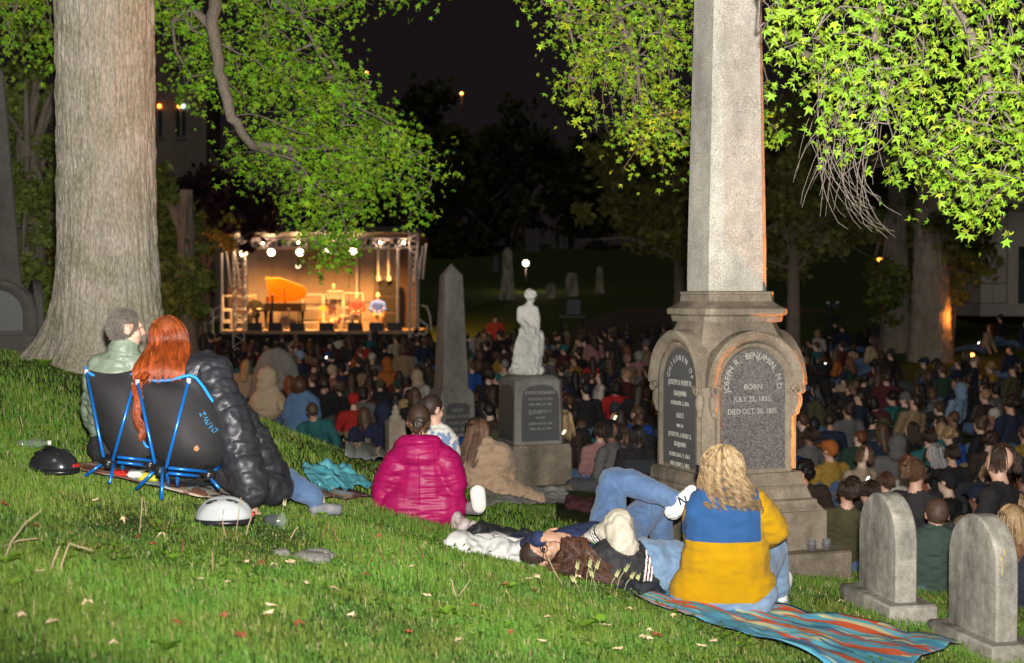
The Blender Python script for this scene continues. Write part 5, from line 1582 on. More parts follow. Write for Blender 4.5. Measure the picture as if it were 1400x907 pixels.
performer('person in a dark red jacket sitting in the middle of the stage', 487, 440, 2.0, [SKIN, mat('maroon_cloth', (.22, .03, .03), .8), mat('grey_trousers', (.06, .055, .06), .8), HAIRT, mat('brown_shoe', (.05, .03, .02))], 'sit', 3)
performer('person in black with a bright patterned skirt reading at the music stand', 455, 440, 2.5, [SKIN, BLACKCLOTH, mat('patterned_skirt', (.85, .78, .62), .7, col2=(.55, .12, .03), scale=9, detail=1), HAIRT, BLACKM], 'stand', 4)
performer('person in black sitting at the grand piano keyboard', 347, 440, 2.6, [SKIN, BLACKCLOTH, BLACKCLOTH, HAIRB, BLACKM], 'sit', 5)

def stage_chair(px, dd, label, m):
    x = S(px, 0, dd).x; loc = Vector((x, SD + dd, DECKZ + .003))
    t = thing('wooden_chair', loc, label, 'chair', 'wooden chairs on the stage')
    b = MB(); b.box((0, 0, .44), (.44, .44, .05), 0, None, .012); b.build('seat', m, t)
    for sx in (-.19, .19):
        MB().tube([(sx, .2, 0), (sx, .2, .45), (sx, .26, .92)], .022, 6).build('leg', m, t)
        MB().tube([(sx, -.19, 0), (sx, -.19, .42)], .022, 6).build('leg', m, t)
    b = MB(); b.box((0, .25, .8), (.4, .03, .2)); b.build('backrest', m, t)
WOODC = mat('orange_wood', (.62, .30, .07), .4, var=.15, scale=6)
stage_chair(516, 2.02, 'orange wood chair under the blue shirted performer', WOODC)
stage_chair(487, 2.12, 'orange wood chair under the dark red jacketed performer', WOODC)
stage_chair(442, 2.4, 'orange wood chair standing empty by the reader', WOODC)
# speaker stack at the right of the stage
p = S(531, 440, 3.6); t = thing('speaker_stack', Vector((p.x, p.y, DECKZ + .003)), 'tall dark speaker cabinet standing at the back right of the stage', 'speaker')
for k in range(3):
    b = MB(); b.box((0, 0, .33 + .64 * k), (.75, .6, .62), 0, None, .02); c = b.build('cabinet', mat('speaker_paint', (.035, .028, .024), .6), t)
    b = MB(); b.box((0, -.31, .33 + .64 * k), (.66, .02, .54)); b.build('grille', BLACKCLOTH, c)
# tablecloth-draped side table between reader and red jacket
p = S(471, 441, 2.2); t = thing('side_table', Vector((p.x, p.y, DECKZ + .003)), 'small white topped table with a water bottle beside the reader', 'table')
b = MB(); b.lathe([(.2, .5), (.22, .51), (.22, .53), (.02, .535)], (0, 0, 0), 16); b.build('top', mat('paper', (.8, .78, .72)), t)
b = MB(); b.tube([(0, 0, .5), (0, 0, .02)], .02, 6); b.build('leg', BLACKM, t)
b = MB(); b.lathe([(.17, 0), (.17, .02), (.02, .03)], (0, 0, 0), 12); b.build('foot', BLACKM, t)
# ------------------------------------------------------------------ people close by
def gp(px, d, lift=0.0):
    x = W(px, 405, d).x
    return Vector((x, d, gz(x, d) + lift))

FLEECE = mat('fleece_yellow', (.375, .205, .003), .95, var=.06, scale=6, bump=.5, bscale=300, sheen=.05, spec=.1)
YOKE = mat('nylon_blue', (.022, .075, .19), .6, var=.08, scale=5)
HAIR_BLOND = hairmat('hair_blond', (.36, .25, .135)); HAIR_RED = hairmat('hair_red', (.27, .055, .013)); HAIR_BR = hairmat('hair_brown', (.15, .08, .048)); HAIR_DK = hairmat('hair_deep_brown', (.065, .030, .019))
HAIR_CAP = {k: mat('hair_' + k, c, .6, var=.25, scale=50) for k, c in (('blond_base', (.32, .21, .11)), ('red_base', (.23, .055, .014)), ('brown_base', (.045, .024, .015)), ('grey_base', (.13, .11, .09)), ('dark_base', (.03, .018, .013)))}
MAGENTA = mat('puffer_magenta', (.31, .005, .08), .47, var=.1, scale=6, spec=.3)
BLACKPUFF = mat('puffer_black', (.022, .022, .027), .46, var=.2, scale=6, spec=.5)
GREENPUFF = mat('puffer_sage', (.19, .23, .17), .45, var=.08, scale=6)
TAN = mat('coat_tan', (.36, .245, .155), .75, var=.08, scale=5, sheen=.2)
NAVY = mat('jersey_navy', (.016, .026, .078), .85, var=.12, scale=8)
BLACKJ = mat('jersey_black', (.017, .016, .018), .75, var=.15, scale=8)
CREAM = mat('sleeve_cream', (.44, .395, .315), .6, var=.05, scale=5)
STRIPEW = mat('knit_white', (.68, .66, .62), .8, var=.05)
MAROON = mat('knit_maroon', (.10, .015, .02), .8, var=.05)
SOCK = mat('sock_green', (.07, .11, .085), .9, var=.1)
BLACKPL = mat('black_plastic', (.015, .015, .016), .3, var=.1)
GLASS = mat('clear_plastic', (.35, .37, .38), .08, var=0, alpha=.16, spec=1.0)

def two_colour(name, base, a, b):
    """copy of a cloth material that turns from colour a to colour b where the figure's seam field is positive"""
    m = base.copy(); m.name = name; nt = m.node_tree; p = nt.nodes['Principled BSDF']; src = p.inputs['Base Color'].links[0].from_socket
    at = nt.nodes.new('ShaderNodeAttribute'); at.attribute_name = 'tint'
    gt = nt.nodes.new('ShaderNodeMath'); gt.operation = 'GREATER_THAN'; gt.inputs[1].default_value = 0; nt.links.new(at.outputs['Fac'], gt.inputs[0])
    mx = nt.nodes.new('ShaderNodeMix'); mx.data_type = 'RGBA'; nt.links.new(gt.outputs[0], mx.inputs[0]); nt.links.new(src, mx.inputs[6]); mx.inputs[7].default_value = (*b, 1); nt.links.new(mx.outputs[2], p.inputs['Base Color'])
    ro = nt.nodes.new('ShaderNodeMix'); ro.inputs[2].default_value = .95; ro.inputs[3].default_value = .55; nt.links.new(gt.outputs[0], ro.inputs[0]); nt.links.new(ro.outputs[0], p.inputs['Roughness'])
    return m
def yellow_woman():
    d = 7.5; loc = gp(990, d)
    B = Body(); w = W
    B.cap(w(958, 806, 7.5), w(1022, 806, 7.5), .165, .165, 4, flat=((0, 1, 0), .9))
    B.cap(w(992, 795, 7.5), w(993, 700, 7.42), .262, .205, 0, flat=((0, 1, 0), .62)); B.cap(w(948, 800, 7.55), w(975, 760, 7.5), .10, .14, 0)
    B.cap(w(964, 692, 7.42), w(1026, 690, 7.42), .095, .10, 0)
    B.cap(w(988, 688, 7.42), w(986, 668, 7.42), .085, .075, 1); B.cap(w(986, 678, 7.42), w(986, 664, 7.42), .062, .06, 5)
    B.chain([w(1036, 696, 7.42), w(1058, 724, 7.48), w(1030, 738, 7.95), w(1000, 742, 8.1)], [.085, .088, .072, .05], 1)
    B.chain([w(954, 698, 7.42), w(950, 735, 7.6), w(970, 745, 8.0)], [.078, .07, .05], 1)
    hand(B, w(1000, 742, 8.1), (-.8, .5, .1), (0, .4, .9), 5, .8, 1); hand(B, w(965, 745, 8.0), (.8, .5, 0), (0, .4, .9), 5, .8, -1)
    for a, k, f in (((1026, 808, 7.55), (1056, 752, 7.95), (1066, 822, 8.05)), ((960, 808, 7.55), (945, 755, 8.05), (960, 812, 8.2))):
        B.chain([w(*a), w(*k), w(*f)], [.12, .085, .058], 4)
        fp = w(*f); g = gz(fp.x, fp.y)
        B.cap(V3(fp.x, fp.y, g + .06), V3(fp.x + .02, fp.y, g + .15), .05, .055, 6)
        B.cap(V3(fp.x, fp.y - .03, g + .045), V3(fp.x + .02, fp.y + .17, g + .04), .046, .042, 7)
    P, M = head(B, w(985, 646, 7.45), (-.35, .93, -.05), (.05, .0, 1), 5, hair=8)
    y0, y1 = w(0, 743, 7.3).z, w(0, 676, 7.3).z; xl, xr = w(938, 0, 7.3).x, w(1046, 0, 7.3).x
    def ov(c, fm):
        hem = w(0, 826, 7.35).z + .25 * np.clip(np.abs(c[:, 0] - 1.12) - .17, 0, .2) + .10 * np.clip(c[:, 0] - 1.30, 0, .3) * 4
        fm = np.where((fm == 4) & (c[:, 2] > hem) & (c[:, 1] < 7.58) & (c[:, 0] < 1.42), 0, fm)
        return np.where(fm < 4, 0, fm)
    def seam(P):
        tl = (y1 - P[:, 2]) * .05
        return np.minimum.reduce([P[:, 2] - y0, P[:, 0] - xl - .02 + tl, xr - .01 + tl - P[:, 0], 7.56 - P[:, 1]])
    B.b = [x for x in B.b]
    FY = two_colour('fleece_two_tone', FLEECE, None, (.020, .070, .185))
    o = B.finish('person', [FY, FY, FY, FY, JEANS_L, SKIN, STRIPEW, WHITE_SHOE, HAIR_CAP['blond_base']], .0085, loc, 4, .008, (4, 4, 9), ov, seed=31, field=seam)
    tag(o, 'person with curly blond hair in a yellow and blue fleece sitting on the striped blanket', 'person')
    hair_strands('curly_hair', w(985, 646, 7.45) + M @ V3(0, -.022, .022), (-.35, .93, -.05), (.05, 0, 1), (.105, .118, .118), 3200, .19, HAIR_BLOND, o, loc, curl=.0125, freq=21, ombre=.45, az=(-2.6, 2.6), drift=(.05, -.04, 0), spread=.035, seed=4, width=.0020, K=64, end_th=1.75, lenvar=.5, clumps=150, jit=.025,
                 push=lambda P: np.where((np.arange(3) == 1), np.minimum(P, 7.29 + .03 * np.sin(P[..., 0:1] * 90) + .32 * np.clip((P[..., 2:3] - w(0, 690, 7.4).z) * 6, 0, 1)), P))
    b = MB(loc)
    Q = lambda x, y, z: w(985, 646, 7.45) + M @ V3(x, y, z)
    b.tube([Q(-.085, -.01, .02), Q(-.085, .09, .022)], .004, 6); b.box(Q(-.075, .098, .01), (.02, .05, .045), 0, M.copy()); b.box(Q(.04, .104, .01), (.05, .01, .04), 0, M.copy()); b.build('sunglasses', BLACKPL, o)
yellow_woman()

def magenta_woman():
    d = 10.3; loc = gp(575, d); w = W
    B = Body()
    B.cap(w(553, 692, d), w(603, 692, d), .20, .20, 0, flat=((0, 1, 0), .9), q=3, qd=.0035)
    B.cap(w(577, 695, d), w(578, 632, d - .05), .29, .195, 0, flat=((0, 1, 0), .64), q=9, qd=.0035)
    B.cap(w(551, 627, d - .05), w(603, 627, d - .05), .115, .11, 0)
    B.chain([w(544, 634, d - .05), w(527, 664, d), w(532, 690, d + .2)], [.115, .105, .085], 0, q=5, qd=.0035)
    B.chain([w(611, 634, d - .05), w(620, 664, d - .02), w(606, 682, d + .3)], [.115, .11, .085], 0, q=5, qd=.0035)
    B.cap(w(524, 668, d - .02), w(519, 697, d - .02), .085, .06, 0, q=2, qd=.005)
    hand(B, w(530, 692, d + .2), (.3, .8, -.3), (0, 0, 1), 1, .6, 1); hand(B, w(606, 682, d + .3), (-.3, .8, -.3), (0, 0, 1), 1, .6, -1)
    # hood lying on the shoulders
    B.ell(w(572, 620, d - .095), (.20, .11, .115), 0); B.chain([w(544, 618, d), w(554, 607, d - .07), w(573, 606, d - .11), w(592, 607, d - .07), w(602, 618, d)], [.06, .065, .06, .065, .06], 0)
    B.cap(w(573, 605, d), w(573, 592, d), .06, .055, 1)
    for sx, k in ((1, 612), (-1, 560)):
        B.chain([w(577 + sx * 14, 695, d + .1), w(k + sx * 6, 690, d + .6), w(k + 8, 712, d + .95)], [.13, .085, .06], 2)
    head(B, w(573, 576, d - .02), (-.05, 1, -.05), (0, -.05, 1), 1, k=1.04, hair=3)
    B.ell(w(573, 580, d - .135), (.045, .035, .045), 3); B.ell(w(569, 588, d - .13), (.03, .025, .03), 3)
    o = B.finish('person', [MAGENTA, SKIN, BLACKJ, HAIR_CAP['brown_base']], .0095, loc, 3, .006, (3.5, 3.5, 24), seed=5)
    tag(o, 'person in a shiny magenta puffer jacket with tied back brown hair sitting on the grass', 'person')
    # swept back hair: locks running to the knot
    rg = np.random.default_rng(8); n = 300; K = 12
    c = np.array(w(573, 577, d - .02)); kn = np.array(w(573, 579, d - .15))
    u = rg.uniform(-1, 1, n); a = rg.uniform(0, 2 * PI, n); r = np.sqrt(1 - u * u)
    st = np.stack([r * np.cos(a), -.1 + .6 * r * np.sin(a), u], 1); st = st[st[:, 1] > -.85]; n = len(st)
    dk = (kn - c) / np.array([.084, .10, .103]); dk /= np.linalg.norm(dk)
    P = np.zeros((n, K, 3))
    for j in range(K):
        t_ = j / (K - 1); v = st * (1 - t_) + dk * t_; v /= np.linalg.norm(v, axis=1, keepdims=True)
        P[:, j] = c + v * np.array([.087, .104, .107]) * (1 + .03 * rg.random((n, 1))) + np.array([0, 0, .012])
    V, q = tubes_np(P, np.full((n, K), .0030), 3)
    col = np.repeat(rg.normal(1.1, .5, (n, 1)).clip(.3, 2.4) * np.array([1, .95, .9]), K * 3, axis=0)
    link('tied_hair', np_mesh('tied_hair', V - np.array(loc), q, HAIR_BR, smooth=True, col=col), o)
    b = MB(loc); pts = [w(573, 579, d - .15) + V3(.03 * math.cos(i * PI / 5), -.012, .03 * math.sin(i * PI / 5)) for i in range(11)]; b.tube(pts, .008, 6); b.build('hair_tie', BLACKPL, o, True)
    b = MB(loc); b.tube([w(572, 622, d - .222), w(573, 640, d - .215), w(574, 690, d - .205)], .004, 5); b.build('back_seam', MAGENTA, o)
    for px in (555, 590):
        b = MB(loc); b.tube([w(px, 604, d - .19), w(px + (px - 572) * .15, 618, d - .222), w(px + (px - 572) * .25, 634, d - .20)], .0045, 5); b.build('hood_seam', MAGENTA, o)
magenta_woman()

def red_woman():
    d = 8.0; loc = gp(240, d); w = W
    B = Body()
    B.cap(w(235, 628, 8.05), w(282, 628, 8.05), .15, .15, 0, flat=((0, 1, 0), .8))
    B.cap(w(248, 625, 8.05), w(248, 545, 7.98), .185, .18, 0, flat=((0, 1, 0), .6), q=5)
    B.cap(w(222, 528, 7.98), w(268, 520, 7.98), .085, .09, 0)
    B.cap(w(238, 520, 7.98), w(234, 492, 7.96), .065, .06, 1)
    # right sleeve hanging beside the chair, quilted in broad rings
    B.chain([w(287, 514, 7.95), w(318, 582, 7.86), w(342, 668, 7.80)], [.115, .115, .112], 0, q=4, qd=.013)
    hand(B, w(338, 684, 7.8), (.4, .3, -.8), (.7, -.6, 0), 1, .5, -1)
    B.cap(w(256, 510, 7.95), w(292, 508, 7.97), .10, .115, 0, q=1); B.cap(w(268, 540, 8.0), w(300, 620, 8.0), .14, .15, 0, q=3); B.cap(w(262, 500, 7.98), w(282, 492, 8.0), .06, .06, 0)
    # coat skirt spread over the legs
    B.cap(w(292, 530, 8.12), w(342, 620, 8.2), .11, .17, 0, flat=((0, 1, 0), .8), q=3)
    B.cap(w(335, 610, 8.2), w(372, 665, 8.3), .16, .13, 0, q=2); B.cap(w(340, 660, 8.1), w(375, 668, 8.2), .11, .10, 0); B.cap(w(318, 640, 7.95), w(350, 675, 8.0), .12, .08, 0)
    B.chain([w(222, 530, 8.0), w(210, 575, 8.15), w(225, 600, 8.4)], [.085, .07, .05], 0); hand(B, w(225, 600, 8.4), (.4, .8, 0), (0, 0, 1), 1, .7, 1)
    B.chain([w(275, 630, 8.1), w(380, 652, 8.35), w(428, 680, 8.4)], [.11, .085, .062], 2)
    B.chain([w(240, 632, 8.15), w(275, 600, 8.6), w(290, 655, 8.85)], [.11, .085, .06], 2)
    for a in ((436, 681, 8.4), (296, 662, 8.9)):
        p = w(*a); g = gz(p.x, p.y); B.cap(V3(p.x - .02, p.y, g + .05), V3(p.x + .10, p.y + .05, g + .045), .042, .036, 3)
    hc = w(230, 464, 7.95); up = (-.12, .0, 1)
    head(B, hc, (-.25, .95, -.05), up, 1, k=1.05, hair=4)
    o = B.finish('person', [BLACKPUFF, SKIN, JEANS, mat('shoe_grey', (.16, .16, .17), .6), HAIR_CAP['red_base']], .0095, loc, 3, .008, (9, 9, 14), seed=12)
    tag(o, 'person with long red hair in a black puffer coat in a blue framed chair', 'person')
    def push(P):
        P = P.copy(); k = np.clip((w(0, 468, 7.8).z - P[..., 2]) / .17, 0, 1); k = k * k * (3 - 2 * k)
        P[..., 1] = P[..., 1] * (1 - k) + np.minimum(P[..., 1], 7.72) * k; return P
    hair_strands('long_hair', hc, (-.25, .95, -.05), up, (.10, .118, .122), 3400, .235, HAIR_RED, o, loc, curl=.006, freq=9.0, az=(-2.3, 2.3), drift=(-.0, -.03, 0), spread=.035, seed=21, width=.0020, K=40, push=push, lenvar=.3, clumps=170, jit=.03, th0=(.0, .75))
    # one long curled tress over the chair back
    rg = np.random.default_rng(3); n = 170; K = 26; s = np.linspace(0, 1, K)
    key = np.array([list(w(204, 500, 7.78)), list(w(192, 522, 7.70)), list(w(187, 548, 7.66)), list(w(192, 578, 7.65)), list(w(195, 598, 7.65))])
    P = np.stack([np.interp(s, np.linspace(0, 1, 5), key[:, k]) for k in range(3)], 1)[None] + np.zeros((n, 1, 1))
    ph = rg.uniform(0, 2 * PI, n)[:, None]; ra = (rg.uniform(.2, 1, n)[:, None]) * (.032 - .012 * s)[None]
    wv = ph + s[None] * 7.0
    P[:, :, 0] += ra * np.cos(wv) + .012 * np.sin(s * 16)[None]; P[:, :, 1] += -.01 + ra * .5 * np.sin(wv); P[:, :, 2] += .01 * rg.normal(size=(n, 1))
    V, q = tubes_np(P, np.tile(np.linspace(.0035, .002, K), (n, 1)), 3)
    col = np.repeat(rg.normal(1, .3, (n, 1)).clip(.4, 1.7) * np.array([1, .95, .9]), K * 3, axis=0)
    link('tress', np_mesh('tress', V - np.array(loc), q, HAIR_RED, smooth=True, col=col), o)
red_woman()

def chair_man():
    d = 8.15; loc = gp(165, d); w = W
    B = Body()
    B.cap(w(155, 610, 8.25), w(185, 610, 8.25), .15, .15, 2)
    B.cap(w(163, 605, 8.25), w(160, 525, 8.12), .175, .185, 0, flat=((0, 1, 0), .65), q=6, qd=.010)
    B.cap(w(140, 502, 8.12), w(188, 502, 8.12), .095, .095, 0, q=2)
    B.cap(w(166, 492, 8.12), w(170, 474, 8.12), .095, .088, 0, q=2, qd=.008)
    B.cap(w(168, 482, 8.12), w(170, 462, 8.12), .062, .062, 1)
    B.chain([w(133, 512, 8.12), w(128, 570, 8.3), w(150, 600, 8.55)], [.085, .072, .05], 0, q=3); hand(B, w(150, 600, 8.55), (.3, .9, 0), (0, 0, 1), 1, .6, 1)
    B.chain([w(195, 512, 8.12), w(205, 570, 8.3), w(190, 600, 8.55)], [.085, .072, .05], 0, q=3); hand(B, w(190, 600, 8.55), (-.3, .9, 0), (0, 0, 1), 1, .6, -1)
    for sx in (-1, 1):
        B.chain([w(170 + sx * 15, 612, 8.3), w(172 + sx * 22, 590, 8.75), w(172 + sx * 26, 640, 9.0)], [.11, .085, .06], 2)
        p = w(172 + sx * 26, 645, 9.0); g = gz(p.x, p.y); B.cap(V3(p.x, p.y - .04, g + .05), V3(p.x, p.y + .16, g + .045), .045, .042, 4)
    hc = w(172, 449, 8.1)
    P, M = head(B, hc, (.86, .5, -.05), (.05, 0, 1), 1, k=1.0)
    # short hair: crown and back, receding at the temples
    Mi = np.array(M).T
    def ov(c, fm):
        q = (c - np.array(hc)) @ Mi.T
        x, y, z = q[:, 0], q[:, 1], q[:, 2]
        hairy = (fm == 1) & (np.linalg.norm(q, axis=1) < .17) & (z > -.075 + .9 * np.clip(y + .035, 0, None)) & (y < .045 + .25 * np.abs(x)) & ~((np.abs(x) > .066) & (y > -.03) & (z < .03))
        return np.where(hairy, 3, fm)
    o = B.finish('person', [GREENPUFF, SKIN, BLACKJ, HAIR_CAP['grey_base'], BLACKPL], .0075, loc, 3, .005, (9, 9, 18), ov, seed=9)
    tag(o, 'person with short greying hair and a sage green collar sitting in the far camp chair', 'person')
    # cropped hair
    me = o.data; hv = set()
    for p in me.polygons:
        if p.material_index == 3: hv.update(p.vertices)
    hv = sorted(hv); rg = np.random.default_rng(2)
    A = np.array([me.vertices[i].co for i in hv]); N = np.array([me.vertices[i].normal for i in hv])
    A = np.repeat(A, 3, axis=0) + rg.normal(0, .003, (len(A) * 3, 3)); N = np.repeat(N, 3, axis=0) + rg.normal(0, .25, (len(A), 3)) + np.array([-.25, -.1, -.35])
    C = np.stack([A - N * .002, A + N * .006, A + N * .010 + np.array([-.001, 0, -.003])], 1)
    V, q = tubes_np(C, np.tile([.0014, .0011, .0006], (len(A), 1)), 3)
    g = rg.normal(1, .35, (len(A), 1)).clip(.3, 2.2)
    link('cropped_hair', np_mesh('cropped_hair', V, q, hairmat('hair_grey', (.14, .12, .10), .6), smooth=True, col=np.repeat(g * np.array([1, 1, 1]), 9, axis=0)), o)
chair_man()

def lying_man():
    w = W; loc = gp(790, 8.3); 
    B = Body()
    hc = w(740, 755, 8.05)
    B.cap(w(782, 745, 8.2), w(838, 733, 8.45), .145, .135, 0, flat=((0, 0, 1), .78)); B.cap(w(776, 748, 8.35), w(782, 742, 8.05), .10, .09, 0)
    B.cap(w(770, 749, 8.15), w(752, 752, 8.08), .06, .058, 1)
    B.chain([w(778, 738, 8.35), w(716, 752, 8.28), w(737, 737, 7.98)], [.075, .06, .045], 0)
    hand(B, w(740, 734, 7.96), (1, -.12, .02), (-.05, -.55, .8), 1, .42, -1, k=1.05)
    B.chain([w(786, 752, 8.05), w(820, 760, 8.0), w(850, 745, 8.15)], [.075, .06, .045], 0); hand(B, w(850, 745, 8.15), (.8, .2, .1), (0, 0, 1), 1, .5, 1)
    B.cap(w(836, 732, 8.4), w(850, 732, 8.5), .135, .13, 2)
    # left leg raised, shin laid across the right knee
    B.chain([w(828, 728, 8.45), w(838, 658, 8.62), w(860, 660, 8.55), w(922, 684, 8.4)], [.115, .088, .085, .058], 2)
    B.chain([w(855, 730, 8.55), w(900, 684, 8.75), w(908, 770, 8.9)], [.118, .088, .06], 2)
    B.cap(w(916, 682, 8.41), w(928, 688, 8.4), .047, .045, 3)
    B.cap(w(921, 696, 8.4), w(946, 672, 8.33), .048, .040, 4, flat=((.6, 0, -.75), .9)); B.cap(w(920, 699, 8.40), w(930, 690, 8.38), .05, .05, 4)
    p = w(908, 776, 8.9); B.cap(p, p + V3(.14, .05, -.01), .045, .04, 4)
    P, M = head(B, hc, (.12, -.72, .68), (-.93, .05, -.2), 1, hair=5)
    o = B.finish('person', [NAVY, SKIN_TAN, JEANS, SOCK, WHITE_SHOE, HAIR_CAP['dark_base']], .0065, loc, 2, .006, (10, 10, 10), seed=40)
    tag(o, 'person in navy top and jeans lying with knees up and hand over face', 'person')
    b = MB(loc); Q = lambda x, y, z: hc + M @ V3(x, y, z)
    for sx in (-1, 1):
        pts = [Q(sx * .036 + .027 * math.cos(a), .098 - .006 * abs(math.cos(a)), .004 + .021 * math.sin(a)) for a in np.linspace(0, 2 * PI, 17)]
        b.tube(pts, .0032, 6); b.tube([Q(sx * .062, .09, .008), Q(sx * .082, 0, .006)], .003, 6)
    b.tube([Q(-.01, .105, .008), Q(.01, .105, .008)], .003, 6); b.build('glasses', BLACKPL, o, True)
    for sx in (-1, 1):
        b = MB(loc); b.ell(Q(sx * .036, .082, .003), (.013, .013, .013)); b.build('eye', mat('eye_dark', (.03, .02, .015), .2, var=.1), o, True)
    # shoe lettering and sole
    s0, s1 = w(926, 696, 8.36), w(949, 673, 8.29); ax = (s1 - s0).normalized(); n = V3(-.05, -1, .1).normalized(); n = (n - ax * n.dot(ax)).normalized(); sd = n.cross(ax)
    T = Matrix((( -sd.x, ax.x, n.x, 0), (-sd.y, ax.y, n.y, 0), (-sd.z, ax.z, n.z, 0), (0, 0, 0, 1)))
    up = V3(-.25, 0, .97); up = (up - n * up.dot(n)).normalized(); rt = up.cross(n)
    T = Matrix(((rt.x, up.x, n.x, 0), (rt.y, up.y, n.y, 0), (rt.z, up.z, n.z, 0), (0, 0, 0, 1)))
    c = w(934, 683, 8.30)
    for v in range(3): T[v][3] = c[v]
    b = MB(loc); put_text(b, 'N', .075, T @ Matrix.Translation((0, -.028, .012)), .004); b.build('lettering', NAVY, o)
    b = MB(loc); b.tube([w(914, 707, 8.36), w(925, 704, 8.34), w(941, 690, 8.3), w(957, 672, 8.28)], [.014, .018, .018, .01], 8); b.build('shoe_sole', STRIPEW, o, True)
    b = MB(loc)
    for k in range(4):
        q = w(928 + k * 4.5, 682 - k * 4.2, 8.32); b.tube([q, q + V3(-.010, -.004, .012), q + V3(-.022, -.01, .006)], .0025, 5)
    b.build('laces', STRIPEW, o, True)
lying_man()

def lying_woman():
    w = W; loc = gp(850, 7.85); B = Body()
    B.cap(w(838, 772, 7.82), w(884, 774, 7.9), .15, .145, 0); B.cap(w(850, 752, 7.85), w(840, 785, 7.75), .09, .09, 0); B.cap(w(885, 770, 7.9), w(905, 776, 7.95), .15, .15, 1)
    B.cap(w(905, 774, 7.95), w(930, 778, 8.0), .155, .16, 1)
    B.chain([w(925, 775, 8.0), w(990, 768, 8.45), w(1040, 795, 8.75)], [.14, .09, .06], 1); B.chain([w(925, 790, 8.0), w(990, 790, 8.35), w(1035, 812, 8.7)], [.13, .085, .06], 1)
    for a in ((1045, 798, 8.78), (1040, 816, 8.72)):
        p = w(*a); B.cap(p, p + V3(.12, .05, -.02), .043, .04, 5)
    B.chain([w(852, 745, 7.78), w(846, 716, 7.85)], [.085, .082], 2); B.chain([w(846, 716, 7.85), w(816, 731, 7.95)], [.078, .055], 2); B.cap(w(815, 731, 7.95), w(808, 735, 7.96), .042, .04, 2)
    hand(B, w(806, 736, 7.97), (-.9, .2, -.15), (0, -.3, .9), 3, .5, 1)
    B.chain([w(838, 790, 7.75), w(800, 800, 7.85), w(780, 790, 8.0)], [.07, .055, .045], 0); hand(B, w(780, 790, 8.0), (-.8, .5, .1), (0, 0, 1), 3, .5, -1)
    B.cap(w(815, 770, 7.8), w(800, 768, 7.8), .06, .06, 3)
    hc = w(788, 766, 7.8)
    head(B, hc, (.15, .85, .35), (-.95, .1, .1), 3, hair=4)
    x0, x1 = w(884, 0, 7.75).x, w(896, 0, 7.75).x
    def ov(c, fm):
        k = ((c[:, 0] - x0 - .10 * (c[:, 2] - loc.z - .15)) / (x1 - x0)) * 5
        s = (fm == 0) & (k > 0) & (k < 5); st = np.where(np.floor(k).astype(int) % 2 == 0, 6, 7)
        fm = np.where(s, st, fm)
        wr = np.array(w(822, 727, 7.93)) ; ax = np.array(w(816, 731, 7.95) - w(846, 716, 7.85)); ax /= np.linalg.norm(ax)
        t_ = (c - wr) @ ax
        cu = (fm == 2) & (t_ > -.005) & (t_ < .045) & (c[:, 0] < w(835, 0, 7.9).x)
        return np.where(cu, np.where((t_ * 130).astype(int) % 2 == 0, 0, 6), fm)
    o = B.finish('person', [BLACKJ, JEANS_L, CREAM, SKIN, HAIR_CAP['dark_base'], WHITE_SHOE, STRIPEW, MAROON], .007, loc, 3, .008, (10, 10, 10), ov, seed=44)
    tag(o, 'person in a black varsity jacket with cream sleeves and jeans lying on one side', 'person')
    # hair spread on the grass
    rg = np.random.default_rng(17); n = 1500; K = 16; s = np.linspace(0, 1, K)
    nc = 90; cg = rg.integers(0, nc, n); CL = lambda v, j: v[cg] + rg.normal(0, j, n)
    cx = np.array(hc)
    end = np.stack([cx[0] + CL(rg.normal(.05, .10, nc), .010), cx[1] - .09 + CL(rg.normal(0, .05, nc), .008), np.zeros(n)], 1)
    end[:, 2] = ground_np(end[:, 0], end[:, 1]) + .03 + .05 * rg.random(n)
    st = np.stack([cx[0] - .07 + CL(.12 * rg.random(nc), .008), cx[1] - .03 + CL(rg.normal(0, .04, nc), .008), np.full(n, cx[2] + .118)], 1) + rg.normal(0, .006, (n, 3))
    mid = np.stack([cx[0] + CL(rg.uniform(-.125, .13, nc), .008), np.full(n, cx[1] - .16) + CL(rg.normal(0, .010, nc), .004), cx[2] + CL(rg.uniform(-.02, .075, nc), .006)], 1)
    P = (1 - s)[None, :, None] ** 2 * st[:, None] + 2 * (s * (1 - s))[None, :, None] * mid[:, None] * 1.0 + (s ** 2)[None, :, None] * end[:, None]
    P += .006 * np.sin(s[None, :, None] * 12 + rg.uniform(0, 6, (nc, 1, 3))[cg]) * s[None, :, None]
    V, q = tubes_np(P, np.tile(np.linspace(.0030, .0015, K), (n, 1)), 3)
    col = np.repeat((rg.normal(1.1, .15, (n, 1)) * rg.uniform(.6, 1.5, nc)[cg][:, None]).clip(.4, 2) * np.array([1, .95, .9]), K * 3, axis=0)
    link('long_hair', np_mesh('long_hair', V - np.array(loc), q, HAIR_DK, smooth=True, col=col), o)
    b = MB(loc); pts = [w(811, 733, 7.955) + Vector((.0, .043 * math.cos(a), .043 * math.sin(a))) for a in np.linspace(0, 2 * PI, 13)]; b.tube(pts, .008, 6); b.build('wristband', mat('wristband_green', (.01, .45, .05), .5), o, True)
lying_woman()

